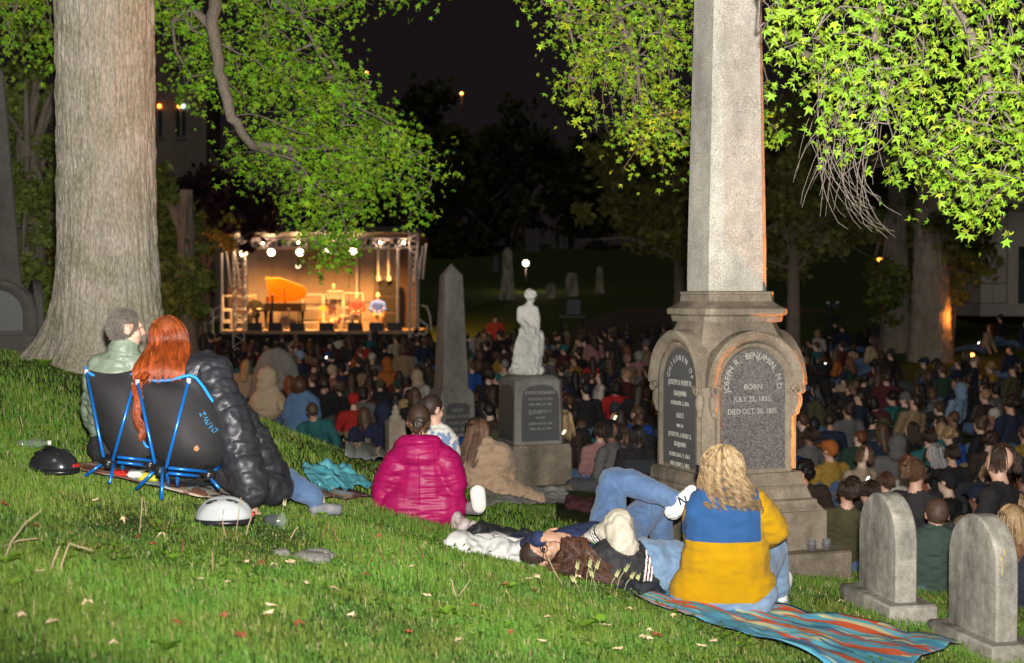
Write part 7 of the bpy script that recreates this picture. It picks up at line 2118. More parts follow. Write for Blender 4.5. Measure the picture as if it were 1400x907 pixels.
stalk(291, 785, [(0, 0, 0), (0, 0, .06), (-.004, 0, .1)], .003, 'short brown stalk alone in the middle of the grass')
stalk(770, 800, [(0, -.05, 0), (-.05, -.05, .08), (-.085, -.05, .16), (-.1, -.05, .2)], .0035, 'pale straw crossing in front of the dark haired lying head'); stalk(772, 790, [(0, -.05, 0), (0, -.05, .07), (-.002, -.05, .13)], .0028, 'thin red brown stalk before the dark hair, left of a pair'); stalk(778, 790, [(0, -.05, 0), (0.004, -.05, .08), (.008, -.05, .14)], .0028, 'thin red brown stalk before the dark hair, right of a pair')
stalk(626, 822, [(0, 0, 0), (-.02, 0, .05), (-.03, 0, .1)], .004, 'dark forked twig below the white jacket'); stalk(626, 822, [(0, 0, 0.02), (.04, 0, .07), (.06, 0, .1)], .003, 'pale fork of the twig below the white jacket')
for px, py, h, ln, lb in ((455, 700, .16, .01, 'tall reddish stem between the grit mound and the magenta jacket'), (468, 705, .15, .03, 'tall brown stem just left of the magenta jacket'), (462, 748, .1, -.03, 'leaning brown stem below the grit mound'), (492, 775, .12, .0, 'short upright stem in the open grass'),
        (528, 778, .13, -.05, 'reddish stem leaning left in the open grass'), (545, 772, .16, .03, 'tall reddish stem leaning right in the open grass'), (500, 782, .09, .05, 'pale stem leaning right in the open grass'), (580, 775, .11, -.02, 'brown stem left of the white jacket'), (438, 742, .09, .04, 'short brown stem under the grit mound'), (250, 768, .1, .0, 'dark stub of a stem below the camp chairs')):
    stalk(px, py, [(0, 0, 0), (ln * .4, 0, h * .5), (ln, 0, h)], .0026, lb, mat('red_stem', (.20, .085, .045), .8, var=.3, scale=20))
rg_w = random.Random(8)
def seed_head(px, py, h, lean, label):
    p = G(px, py); t = thing('grass_seed_head', p, label, 'seed head', 'tall seeding grass stems')
    b = MB(); b.tube([(0, 0, 0), (lean * .3, 0, h * .55), (lean, 0, h)], .0018, 5); b.build('stem', STRAW, t, True)
    b = MB()
    for k in range(7):
        f = k / 6; c = V3(lean * (.72 + .34 * f), 0, h * (.80 + .26 * f)); b.ell(c + V3(.006 * (-1) ** k, 0, 0), (.0055 * (1.2 - f), .005, .010), 0, None, 6, 4)
    b.build('seeds', STRAW, t, True)
for i, (px, py, h, ln) in enumerate(((785, 808, .15, .02), (800, 815, .19, .03), (806, 812, .17, .05), (815, 818, .14, -.03), (833, 815, .13, .05), (842, 812, .15, .07), (852, 815, .12, .06), (866, 812, .1, .03), (795, 822, .12, -.05), (388, 700, .17, .0), (385, 712, .11, .02), (440, 708, .12, 0.01))):
    seed_head(px, py, h, ln, f'seeding grass stem {["before the dark hair spread", "just right of the dark hair", "before the black varsity jacket", "by the black puffer coat"][0 if i in (0, 8) else 1 if i in (1, 2, 3) else 3 if i > 8 else 2]}, {["short", "tall", "middling", "bent"][i % 4]} one {["leaning right", "upright", "leaning left"][0 if ln > .025 else 2 if ln < 0 else 1]}')
WEED = leafmat('weed_leaf', (.16, .30, .03))
def weed(px, py, k, label, n=5):
    p = G(px, py); t = thing('broadleaf_weed', p, label, 'weed', 'broad leaved weeds in the lawn'); r = random.Random(px)
    for i in range(n):
        a = r.uniform(0, 2 * PI); L = k * r.uniform(.7, 1.2); b = MB(); el = r.uniform(.5, 1.1); pts = []
        for j in range(6):
            f = j / 5; w_ = .36 * L * math.sin(PI * min(1, .08 + f * .92)) ** .8; x = L * f * math.cos(el * (1 - .4 * f)); z = .03 + L * f * math.sin(el * (1 - .5 * f))
            pts.append([(x * math.cos(a) - w_ * math.sin(a), x * math.sin(a) + w_ * math.cos(a), z), (x * math.cos(a), x * math.sin(a), z - .006), (x * math.cos(a) + w_ * math.sin(a), x * math.sin(a) - w_ * math.cos(a), z)])
        vs = [q for row in pts for q in row]; fs = []
        for j in range(5):
            for c in range(2): fs.append((j * 3 + c, j * 3 + c + 1, j * 3 + c + 4, j * 3 + c + 3))
        me = np_mesh('leaf', np.array(vs), np.array(fs), WEED, col=np.tile([[r.uniform(.8, 1.3)] * 3], (len(vs), 1)), smooth=True); link('leaf', me, t)
for px, py, k, lb in ((8, 784, .08, 'bright weed at the far left edge below the dry stalk'), (230, 900, .07, 'bright yellow green weed at the bottom edge'), (88, 778, .05, 'small weed beside the bent dry stalk'), (20, 812, .05, 'small weed low at the left edge'),
                      (170, 776, .035, 'tiny weed below the patterned blanket'), (700, 812, .055, 'weed below the white jacket'), (795, 868, .07, 'spreading weed below the seeding stems'), (820, 862, .06, 'weed right of the spreading one below the seeding stems'), (610, 850, .05, 'weed in the grass left of the forked twig'), (440, 712, .05, 'weed beside the grit mound'),
                      (530, 770, .045, 'weed in the open grass before the magenta jacket'), (105, 490, .14, 'leafy weed at the foot of the big trunk'), (60, 505, .12, 'leafy weed at the left root of the big trunk'), (430, 590, .1, 'weed on the slope beside the ground sheet')):
    weed(px, py, k, lb, 6)
LEAFDRY = mat('dry_leaf_tan', (.58, .45, .26), .8, var=.25, scale=20); LEAFRUST = mat('dry_leaf_rust', (.26, .075, .03), .85, var=.25, scale=20)
def fallen():
    rg = np.random.default_rng(77); data = []
    for k in range(6):
        v, f = STAR[k % 5]; v = v.copy(); v[:, 2] += .5 * (v[:, 0] ** 2) * rg.uniform(-1, 1) + .25 * rg.normal(size=len(v)) * .5
        data.append((v, f))
    mk = [np_mesh('fallen_leaf', v, f, LEAFDRY if i < 4 else LEAFRUST, smooth=False) for i, (v, f) in enumerate(data)]
    spots = [(5, 705), (50, 735), (55, 797), (130, 697), (167, 722), (190, 750), (222, 745), (210, 760), (357, 783), (375, 785), (398, 786), (335, 783), (275, 808), (312, 812), (70, 872), (370, 845), (367, 858), (310, 857), (405, 869), (155, 900), (420, 812), (455, 820), (624, 892), (688, 815), (742, 894), (735, 802), (722, 805), (731, 822), (790, 800), (748, 858), (885, 890), (860, 845), (918, 855), (895, 885), (975, 893), (960, 898), (880, 884), (887, 876), (905, 886), (520, 745), (560, 790), (480, 860), (585, 830), (650, 845), (240, 870), (120, 840), (30, 860), (500, 800), (445, 770), (1165, 825), (1150, 832), (830, 872), (845, 905), (700, 880), (560, 880), (330, 890)]
    kinds = {0: 'tan', 1: 'rust'}
    for i, (px, py) in enumerate(spots):
        p = G(px, py); k = int(rg.integers(0, 6))
        o = link('fallen_leaf', mk[k]); s = rg.uniform(.020, .036)
        p.z += .05
        o.matrix_basis = Matrix.Translation(p) @ Matrix.Rotation(rg.uniform(0, 6.3), 4, 'Z') @ Matrix.Rotation(rg.uniform(-.2, .7), 4, 'X') @ Matrix.Scale(s, 4)
        col_ = 'at the left edge' if px < 110 else 'below the picnic blanket' if px < 260 else 'below the pale helmet' if px < 345 else 'below the grit mound' if px < 470 else 'below the magenta jacket' if px < 640 else 'below the white jacket' if px < 760 else 'below the lying pair' if px < 870 else 'beside the striped blanket' if px < 1000 else 'near the left headstone'
        row_ = 'high up' if py < 750 else 'midway down' if py < 810 else 'low down' if py < 870 else 'close to the camera'
        tag(o, f"{'larger' if s > .028 else 'small'} {'tan curled' if k < 4 else 'rust brown'} dry leaf in the grass {col_}, {row_}", 'leaf', 'dry fallen leaves in the foreground grass')
fallen()
# ------------------------------------------------------------------ the audience on the flat ground
STAGE_AT = Vector((S(440, 400).x, SD + 1))
JACK = {'black': (.014, .013, .014), 'charcoal': (.035, .034, .036), 'navy': (.014, .020, .05), 'dark brown': (.045, .026, .018), 'maroon': (.08, .014, .018), 'grey': (.13, .125, .12), 'olive': (.075, .07, .03), 'tan': (.26, .18, .10),
        'beige': (.40, .31, .21), 'teal': (.02, .13, .13), 'royal blue': (.015, .07, .32), 'red': (.42, .02, .016), 'mustard': (.36, .22, .035), 'cream': (.55, .50, .43), 'dusty pink': (.34, .17, .16), 'pale blue': (.20, .30, .42), 'rust orange': (.42, .12, .02), 'dark green': (.02, .05, .03)}
JW = [24, 12, 11, 9, 4, 5, 4, 4, 3.2, 2, 2, 1.6, 1.2, 2.6, 2, 2, .8, 3]
HCOL = {'black': (.012, .010, .010), 'dark brown': (.032, .018, .012), 'brown': (.075, .040, .022), 'blond': (.30, .20, .10), 'grey': (.22, .21, .20), 'auburn': (.14, .045, .018)}
HW = [6, 11, 8, 2, 1.3, 1.2]
JM = {k: mat('crowd_cloth_' + k.replace(' ', '_'), tuple(v * .78 for v in c), .9, var=.12, scale=7) for k, c in JACK.items()}
HM = {k: mat('crowd_hair_' + k.replace(' ', '_'), c, .55, var=.3, scale=30) for k, c in HCOL.items()}
SKM = [SKIN, SKIN_TAN, mat('skin_pale', (.60, .40, .31), .5, var=.06), mat('skin_brown', (.20, .105, .065), .5, var=.08), SKIN]
TRM = [JEANS, BLACKJ, mat('trousers_grey', (.06, .06, .062), .85), mat('trousers_khaki', (.20, .16, .10), .85)]
SHM = [BLACKPL, WHITE_SHOE, mat('shoe_brown', (.06, .03, .018), .6)]

def crowd_body(kind, seed, voxel=.018):
    r = random.Random(seed); B = Body(); q = V3
    sh = r.uniform(.92, 1.08); seat = .20 if kind == 'chair' else .0
    ln = {'cross': -.03, 'knees': .06, 'lean': -.14, 'chair': -.06, 'hunch': .13}[kind]
    hip = q(0, 0, .12 + seat); ch = q(0, ln, .50 + seat - (.05 if kind == 'hunch' else 0)); nk = ch + q(0, ln * .3, .10)
    B.cap(hip + q(-.07, 0, 0), hip + q(.07, 0, 0), .14, .14, 2, flat=((0, 1, 0), .9)); B.cap(hip, ch, .17 * sh, .155 * sh, 0, flat=((0, 1, 0), .68)); B.cap(ch + q(-.12, 0, .045), ch + q(.12, 0, .045), .078, .078, 0)
    B.cap(nk, nk + q(0, .01, .07), .058, .053, 1)
    yaw = r.uniform(-.5, .5); hc = nk + q(0, .02 + ln * .2, .175)
    head(B, hc, (math.sin(-yaw), math.cos(yaw), -.08), (0, 0, 1), 1, k=.96)
    for sx in (-1, 1):
        s0 = ch + q(sx * .18, 0, .04)
        if kind == 'lean': a = [s0, q(sx * .27, -.16, .3), q(sx * .26, -.28, .05)]
        elif kind == 'knees': a = [s0, q(sx * .25, .12, .3), q(sx * .1, .38, .34)]
        else: a = [s0, q(sx * .245, ln + .05, .26 + seat), q(sx * .10, .22 + ln, .24 + seat)]
        B.chain(a, [.075, .06, .045], 0); B.cap(a[2], a[2] + (a[2] - a[1]).normalized() * .1, .04, .03, 1)
        if kind == 'knees': B.chain([hip + q(sx * .1, 0, 0), q(sx * .15, .34, .42), q(sx * .13, .50, .07)], [.1, .075, .055], 2); f = q(sx * .13, .52, .05)
        elif kind == 'lean': B.chain([hip + q(sx * .1, 0, 0), q(sx * .15, .42, .17), q(sx * .16, .82, .08)], [.1, .075, .055], 2); f = q(sx * .16, .86, .08)
        elif kind == 'chair': B.chain([hip + q(sx * .1, 0, 0), q(sx * .14, .42, .46), q(sx * .14, .50, .08)], [.1, .075, .055], 2); f = q(sx * .14, .52, .05)
        else: B.chain([hip + q(sx * .11, 0, 0), q(sx * .36, .32, .16), q(-sx * .08, .40, .09)], [.1, .08, .06], 2); f = q(-sx * .12, .42, .06)
        B.cap(f, f + q(0, .13, -.005), .045, .04, 3)
    me = B.finish('person', [JM['black'], SKIN, JEANS, BLACKPL], voxel, (0, 0, 0), 2, .008, seed=seed, data_only=True)
    return me, hc, yaw

def crowd_hair(kind, seed, voxel=.02):
    B = Body(); q = V3
    B.ell(q(0, -.022, .026), (.083, .098, .099), 0)
    if kind == 'long': B.cap(q(0, -.06, -.02), q(0, -.12, -.26), .09, .075, 0, flat=((0, 1, 0), .6)); B.cap(q(-.07, -.01, 0), q(-.085, -.03, -.2), .035, .03, 0); B.cap(q(.07, -.01, 0), q(.085, -.03, -.2), .035, .03, 0)
    if kind == 'bob': B.ell(q(0, -.04, -.04), (.10, .09, .10), 0)
    if kind == 'bun': B.ell(q(0, -.10, .10), (.05, .05, .045), 0); B.ell(q(0, -.05, -.02), (.075, .07, .07), 0)
    if kind == 'curly':
        r = random.Random(seed)
        for k in range(26):
            a, b_ = r.uniform(0, 6.28), r.uniform(-.5, 1.2); B.ell(q(.10 * math.cos(a) * math.cos(b_), -.035 + .105 * math.sin(a) * math.cos(b_) * (1 if math.sin(a) < 0 else .4), .03 + .10 * math.sin(b_)), (.035, .035, .035), 0)
    if kind == 'beanie': B.ell(q(0, -.012, .05), (.094, .108, .10), 0); B.cap(q(0, -.01, .14), q(0, -.02, .165), .03, .012, 0)
    if kind == 'cap': B.ell(q(0, 0, .05), (.092, .108, .088), 0); B.ell(q(0, .13, .045), (.07, .07, .012), 0)
    if kind == 'hood': B.ell(q(0, -.03, .01), (.115, .125, .14), 0); B.ell(q(0, -.06, -.12), (.12, .1, .09), 0)
    if kind == 'hat': B.ell(q(0, 0, .07), (.092, .105, .085), 0); B.ell(q(0, 0, .055), (.17, .19, .014), 0)
    return B.finish('hair', [HM['brown']], voxel, (0, 0, 0), 2, .006, seed=seed, data_only=True)

BODIES = [crowd_body(k, i) for i, k in enumerate(('cross', 'knees', 'lean', 'chair', 'hunch', 'chair', 'cross', 'knees'))]
HAIRS = {k: crowd_hair(k, i) for i, k in enumerate(('short', 'long', 'bob', 'bun', 'curly', 'beanie', 'cap', 'hood', 'hat'))}
# nearer heads carry separate locks over the base shape
def near_hair(kind, seed):
    base = HAIRS[kind]; kw = dict(short=dict(n=420, length=.02, width=.0036, end_th=1.9, curl=.004), long=dict(n=520, length=.26, width=.004, curl=.006, freq=3, drift=(0, -.05, 0)), bob=dict(n=480, length=.10, width=.004, curl=.006, freq=4),
                                  curly=dict(n=520, length=.06, width=.0036, curl=.016, freq=9), bun=dict(n=380, length=.0, width=.0036, end_th=1.75))[kind]
    o = hair_strands('hair', (0, -.02, .018), (0, 1, 0), (0, 0, 1), (.085, .099, .102), kw.pop('n'), kw.pop('length'), HMT['brown'], None, (0, 0, 0), az=(-2.2, 2.2), seed=seed, K=10, clumps=60, lenvar=.55, **kw)
    me = o.data; bpy.data.objects.remove(o)
    bm = bmesh.new(); bm.from_mesh(me)
    if kind in ('bun', 'short', 'curly'): bm.from_mesh(base)
    bm.to_mesh(me); bm.free()
    me.materials.clear(); me.materials.append(HMT['brown'])
    n = len(me.vertices); a = me.color_attributes['tint']; c = np.empty(n * 4, np.float32); a.data.foreach_get('color', c); c = c.reshape(-1, 4); c[c[:, :3].sum(1) == 0] = (.75, .75, .75, 1); a.data.foreach_set('color', c.ravel())
    me.polygons.foreach_set('material_index', np.zeros(len(me.polygons), np.int32)); me.polygons.foreach_set('use_smooth', np.ones(len(me.polygons), bool))
    return me
HMT = {k: hairmat('crowd_locks_' + k.replace(' ', '_'), tuple(min(1, v * 1.25) for v in c), .45) for k, c in HCOL.items()}
HNEAR = {k: near_hair(k, i) for i, k in enumerate(('short', 'long', 'bob', 'curly', 'bun'))}
HAIR_SAY = {'short': 'short {} hair', 'long': 'long {} hair', 'bob': 'a {} bob', 'bun': 'a {} hair bun', 'curly': 'curly {} hair', 'beanie': 'a {} beanie', 'cap': 'a {} cap', 'hood': 'the hood up', 'hat': 'a brimmed {} hat'}

def pick(dct, w, r): return r.choices(list(dct), w)[0]

def seat_for(px, py, h=.78):
    """ground point whose seated head shows at this photo pixel"""
    d = np.linspace(9.2, 70, 1200); x = (px - CX) / F * d / _c
    hz_ = ground_np(x, d) + h; z = hz_ - EYE
    yy = CY - F * (d * _s + z * _c) / (d * _c - z * _s)
    i = int((np.nonzero(yy >= py)[0][-1:] if (yy >= py).any() else [0])[0]); return float(x[i]), float(d[i])

crowd = []      # x, y, facing, body, hair kind, jacket, hair colour, notable text
r = random.Random(41)
def add_known(px, py, jacket, hair, hcol, body=None, turn=None):
    x, y = seat_for(px, py, .78 if body not in (3, 5) else .95)
    if y < 12.8: y = 19.0 if px < 1040 else 14.0; x = (px - CX) / F * y
    crowd.append([x, y, turn, body if body is not None else r.randrange(len(BODIES)), hair, jacket, hcol])
KNOWN = [(1136, 616, 'mustard', 'cap', 'rust orange', 0), (1106, 596, 'grey', 'short', 'dark brown', 0), (1172, 672, 'charcoal', 'long', 'dark brown', 0), (1268, 668, 'dark brown', 'long', 'auburn', 4), (1215, 655, 'black', 'short', 'brown', 0), (1252, 632, 'cream', 'bob', 'auburn', 1), (1305, 617, 'black', 'short', 'dark brown', 3),
         (1358, 638, 'navy', 'curly', 'blond', 0), (1340, 680, 'tan', 'cap', 'navy', 1), (1388, 655, 'black', 'short', 'dark brown', 4), (1245, 580, 'black', 'long', 'dark brown', 3), (1272, 600, 'teal', 'short', 'dark brown', 0), (1310, 590, 'royal blue', 'curly', 'blond', 1), (1235, 540, 'dark green', 'beanie', 'grey', 5), (1350, 560, 'dusty pink', 'beanie', 'cream', 0),
         (788, 572, 'black', 'short', 'black', 0), (769, 575, 'dark brown', 'long', 'blond', 0), (812, 572, 'teal', 'short', 'brown', 4), (822, 584, 'dusty pink', 'short', 'dark brown', 0), (838, 590, 'grey', 'bob', 'black', 0), (868, 594, 'tan', 'bob', 'brown', 4), (790, 545, 'royal blue', 'short', 'brown', 1), (773, 530, 'maroon', 'cap', 'navy', 0), (808, 508, 'black', 'short', 'brown', 4), (855, 516, 'maroon', 'short', 'blond', 0),
         (772, 478, 'maroon', 'cap', 'teal', 0), (790, 490, 'mustard', 'short', 'dark brown', 1), (812, 492, 'red', 'long', 'dark brown', 0), (748, 478, 'tan', 'bob', 'brown', 0), (700, 470, 'dark green', 'short', 'dark brown', 2), (655, 468, 'black', 'short', 'black', 3), (650, 500, 'navy', 'bob', 'brown', 0), (665, 515, 'black', 'curly', 'dark brown', 3), (690, 500, 'cream', 'short', 'grey', 1), (680, 520, 'teal', 'cap', 'teal', 0),
         (482, 543, 'red', 'beanie', 'red', 4), (520, 523, 'black', 'short', 'olive', 0), (530, 500, 'rust orange', 'hood', 'rust orange', 0), (548, 512, 'maroon', 'long', 'dark brown', 1), (572, 518, 'cream', 'hood', 'beige', 3), (573, 500, 'black', 'long', 'dark brown', 0), (556, 478, 'pale blue', 'long', 'dark brown', 0), (470, 470, 'dark brown', 'short', 'brown', 1), (443, 520, 'black', 'short', 'dark brown', 3), (465, 530, 'black', 'curly', 'brown', 0),
         (497, 530, 'maroon', 'long', 'auburn', 4), (475, 500, 'black', 'short', 'grey', 0), (495, 478, 'rust orange', 'short', 'auburn', 1), (450, 482, 'royal blue', 'cap', 'royal blue', 0), (420, 480, 'tan', 'short', 'brown', 0), (345, 470, 'maroon', 'long', 'brown', 1), (330, 500, 'beige', 'long', 'blond', 0), (318, 475, 'black', 'short', 'dark brown', 4), (352, 497, 'tan', 'bob', 'brown', 2), (505, 560, 'navy', 'long', 'brown', 2), (525, 570, 'navy', 'hood', 'navy', 2), (440, 560, 'teal', 'short', 'brown', 2)]
for k in KNOWN: add_known(*k)
POLY = [(225, 500), (300, 545), (385, 580), (505, 606), (590, 628), (660, 640), (700, 655), (800, 655), (850, 690), (880, 720), (1170, 790), (1260, 812), (1520, 850), (1520, 560), (1330, 540), (1240, 530), (1190, 515), (1100, 500), (1000, 476), (880, 462), (760, 458), (680, 462), (560, 474), (440, 480), (300, 476), (235, 480)]
def clear_of(x, y):
    for (a, b, rad) in ((1.62, 10.5, 1.45), (2.9, 10.9, .9), (W(725, 0, 17.4).x, 17.4, .85), (W(617, 0, 24).x, 24, .75), (W(377, 0, 25.5).x, 25.5, .75), (2.95, 10, .55), (3.45, 9.3, .7), (2.2, 8.1, 1), (W(662, 0, 14).x, 14, .8), (W(600, 0, 11.5).x, 11.5, .8), (-.69, 10.3, .9), (W(368, 0, 23.7).x, 23.7, .7), (W(412, 0, 23).x, 23, .7), (W(541, 0, 13.6).x, 13.6, .6), (W(1272, 0, 40).x, 40, 1.3), (3.83, 10.87, .65), (3.2, 10.75, .55), (2.6, 10.65, .5), (W(462, 0, 21).x, 21, .6)):
        if (x - a) ** 2 + (y - b) ** 2 < rad * rad: return False
    return True
tries = 0
while tries < 60000 and len(crowd) < 860:
    tries += 1
    y = 9.8 + 36 * r.random() ** .8; x = r.uniform(-1, 1.12) * y * .40
    px, py = pix((x, y, gz(x, y)))
    if not in_poly(np.array([px]), np.array([py]), POLY)[0] or not clear_of(x, y): continue
    hx, hy = pix((x, y, gz(x, y) + .8))
    if (575 < hx < 664 and y < 24.2) or (668 < hx < 790 and y < 17.6) or (hx < 236 and y < 20): continue
    md = .56 + .008 * y
    if any((x - c[0]) ** 2 + (y - c[1]) ** 2 < md * md for c in crowd): continue
    j = pick(JACK, JW, r); hk = r.choices(list(HAIRS), [9, 9, 5, 3, 3, 2.4, 2.4, 2, .8])[0]
    hcname = pick(JACK, JW, r) if hk in ('beanie', 'cap', 'hat') else j if hk == 'hood' else pick(HCOL, HW, r)
    crowd.append([x, y, None, r.randrange(len(BODIES)), hk, j, hcname])
crowd.sort(key=lambda c: c[1])

def place_label(c):
    px, py = pix((c[0], c[1], gz(c[0], c[1]) + .5))
    row = 'near rows' if c[1] < 15 else 'middle rows' if c[1] < 24 else 'far rows'
    side = 'left of the boulder' if px < 340 else 'between boulder and obelisk' if px < 590 else 'left of the statue' if px < 710 else 'between statue and obelisk' if px < 905 else 'behind the obelisk' if px < 1090 else 'right of the obelisk' if px < 1180 else 'beyond the headstones' if px < 1300 else 'near the right edge'
    return row, side
vis = [c for c in crowd]
N_IND = 300
# the ones that show largest: inside the frame and not hidden behind the big stones
def shows(c):
    px, py = pix((c[0], c[1], gz(c[0], c[1]) + .7))
    if not (-8 < px < 1408): return False
    if c[1] > 11 and 905 < px < 1090 and py > 455: return False
    if c[1] > 18 and 685 < px < 760 and py > 520: return False
    if c[1] > 9 and px < 320 and py > 520: return False
    if c[1] > 9 and px < 236: return False
    return True
ind = [c for c in vis if shows(c)][:N_IND]; rest = [c for c in vis if shows(c)][N_IND:] + [c for c in vis if not shows(c)]
used = {}
SEATED = []
protos = {}
for c in ind:
    x, y, turn, bi, hk, j, hcn = c
    row, side = place_label(c)
    hs_ = HAIR_SAY[hk].format(hcn)
    lab = f'person in {j} with {hs_}, {row} {side}'
    if lab in used:
        nb = min((o for o in ind if o is not c), key=lambda o: (o[0] - x) ** 2 + (o[1] - y) ** 2)
        lab = f'person in {j}, {hs_}, beside one in {nb[5]}, {row} {side}'
        if len(lab.split()) > 16: lab = f'{j} clothes, {hs_}, by one in {nb[5]}, {row} {side}'
        if len(lab.split()) > 16: lab = f'{j} clothes, {hs_}, by one in {nb[5]}, {side}'
    used[lab] = 1
    me, hc, yaw = BODIES[bi]
    face = math.atan2(-(STAGE_AT.x - x), STAGE_AT.y - y) + (r.gauss(0, .32) if r.random() < .86 else r.uniform(-1.6, 1.6)) if turn is None else turn
    if bi not in protos:
        o = link('person', me); h = link('hair', HNEAR[hk] if y < 19 and hk in HNEAR else HAIRS[hk], o); protos[bi] = o
    else:
        o = protos[bi].copy(); COL.objects.link(o); h = link('hair', HNEAR[hk] if y < 19 and hk in HNEAR else HAIRS[hk], o)
    z = gz(x, y)
    o.location = (x, y, z - .015); o.rotation_euler = (r.gauss(.02, .07), r.gauss(0, .08), face); s = r.uniform(.9, 1.07); o.scale = (s, s, s)
    h.location = hc; h.rotation_euler = (0, 0, yaw)
    for k, m in enumerate((JM[j], r.choices(SKM, [4, 2, 4, 1.2, 2])[0], r.choice(TRM), r.choice(SHM))):
        o.material_slots[k].link = 'OBJECT'; o.material_slots[k].material = m
    if hk in ('beanie', 'cap', 'hat', 'hood'): h.name = {'beanie': 'beanie', 'cap': 'cap', 'hat': 'hat', 'hood': 'hood'}[hk]
    h.material_slots[0].link = 'OBJECT'; h.material_slots[0].material = JM[hcn] if hcn in JM and hk in ('beanie', 'cap', 'hat', 'hood') else (HMT if y < 19 else HM).get(hcn) or JM[hcn]
    tag(o, lab, 'person', 'seated audience')
    if bi in (3, 5) and y < 21: SEATED.append((x, y, z, face, j, side))
    if 'z' not in protos: protos['z'] = 1

# everyone farther off, one mass
def merged_crowd(people):
    lowb = [crowd_body(k, 50 + i, .05) for i, k in enumerate(('cross', 'knees', 'chair', 'hunch'))]
    lowh = {k: crowd_hair(k, 60 + i, .04) for i, k in enumerate(('short', 'long', 'bob', 'beanie', 'hood'))}
    mats = list(JM.values()) + list(HM.values()) + [SKIN, SKIN_TAN, JEANS, BLACKJ, BLACKPL]; ix = {m.name: i for i, m in enumerate(mats)}
    def arr(me):
        v = np.empty(len(me.vertices) * 3, np.float32); me.vertices.foreach_get('co', v); l = np.empty(len(me.loops), np.int32); me.loops.foreach_get('vertex_index', l); f = np.empty(len(me.polygons), np.int32); me.polygons.foreach_get('material_index', f)
        if len(l) != 4 * len(f):
            l = np.array([(tuple(p.vertices) * 2)[:4] for p in me.polygons]).ravel()
        return v.reshape(-1, 3).astype(float), l.reshape(-1, 4), f
    ab = [(arr(m), hc, yw) for m, hc, yw in lowb]; ah = {k: arr(m) for k, m in lowh.items()}
    Vs, Fs, Ms, o = [], [], [], 0
    for x, y, turn, bi, hk, j, hcn in people:
        (v, f, m), hc, yw = ab[r.randrange(4)]
        face = math.atan2(-(STAGE_AT.x - x), STAGE_AT.y - y) + r.gauss(0, .22); c_, s_ = math.cos(face), math.sin(face); z = gz(x, y)
        Rm = np.array([[c_, -s_, 0], [s_, c_, 0], [0, 0, 1]])
        pal = np.array([ix[JM[j].name], ix['skin' if r.random() < .6 else 'skin_tan'], ix[r.choice(['denim', 'jersey_black'])], ix['black_plastic']])
        Vs.append(v @ Rm.T + np.array([x, y, z])); Fs.append(f + o); Ms.append(pal[m]); o += len(v)
        hv, hf, _ = ah[hk if hk in ah else 'short']; c2, s2 = math.cos(yw), math.sin(yw)
        q = hv @ np.array([[c2, -s2, 0], [s2, c2, 0], [0, 0, 1]]).T + np.array(hc)
        hm_ = ix[(HM.get(hcn) or JM[hcn]).name] if hk not in ('beanie', 'cap', 'hat', 'hood') else ix[JM[hcn].name]
        Vs.append(q @ Rm.T + np.array([x, y, z])); Fs.append(hf + o); Ms.append(np.full(len(hf), hm_)); o += len(hv)
    me = np_mesh('crowd', np.concatenate(Vs), np.concatenate(Fs), mats, np.concatenate(Ms), True)
    ob = link('crowd', me); tag(ob, 'far rows of the seated audience before the stage and beyond the statue', 'crowd', kind='stuff')
print('CROWD', len(crowd), len(ind), len(rest))
if rest: merged_crowd(rest)

def extra_person(px, py, d, jacket, hair, hcn, bi, face, label, z_up=0.0, me=None):
    x = W(px, py, d).x; mb_, hc, yaw = BODIES[bi]
    o = protos[bi].copy() if bi in protos else link('person', mb_); 
    if bi in protos: COL.objects.link(o)
    h = link('hair', HAIRS[hair], o); h.location = hc; h.rotation_euler = (0, 0, yaw); o.scale = (1, 1, 1)
    o.location = (x, d, gz(x, d) - .01 + z_up); o.rotation_euler = (0, 0, face)
    for k, m in enumerate((JM[jacket], SKIN, TRM[0], SHM[0])): o.material_slots[k].link = 'OBJECT'; o.material_slots[k].material = m
    h.material_slots[0].link = 'OBJECT'; h.material_slots[0].material = HM.get(hcn) or JM[hcn]
    tag(o, label, 'person', 'people scattered on the far right lawn')
for a in ((1180, 470, 43, 'black', 'long', 'dark brown', 0, .3, 'dark clothed person on the far lawn, leftmost of the four by the thin trunk'), (1202, 466, 43.5, 'charcoal', 'short', 'black', 3, .2, 'dark clothed person on the far lawn, second of the four by the thin trunk'),
          (1222, 470, 43, 'grey', 'cap', 'cream', 2, .6, 'person in grey with a pale cap on the far lawn left of the old trunk'), (1243, 472, 43, 'black', 'short', 'brown', 1, -.3, 'dark clothed person on the far lawn just left of the old trunk'),
          (1345, 462, 42, 'beige', 'long', 'dark brown', 2, .9, 'person in beige leaning back on the far lawn right of the old trunk'), (1365, 462, 43, 'black', 'short', 'black', 3, .4, 'person in black on the far lawn right of the old trunk, upright'), (1395, 462, 43, 'navy', 'bob', 'brown', 2, .7, 'person in navy on the far lawn cut by the right edge'),
          (1325, 525, 34, 'black', 'long', 'dark brown', 1, .5, 'dark clothed person sitting beside the small orange lamp on the lawn'), (1380, 520, 35, 'navy', 'short', 'dark brown', 0, .5, 'person in navy sitting on the lawn right of the orange lamp'),
          (1118, 470, 41, 'cream', 'bob', 'blond', 1, .1, 'person in cream on the far lawn left of the film camera'), (1150, 478, 41, 'navy', 'short', 'dark brown', 3, .1, 'person in navy on the far lawn below the film camera')):
    extra_person(*a)

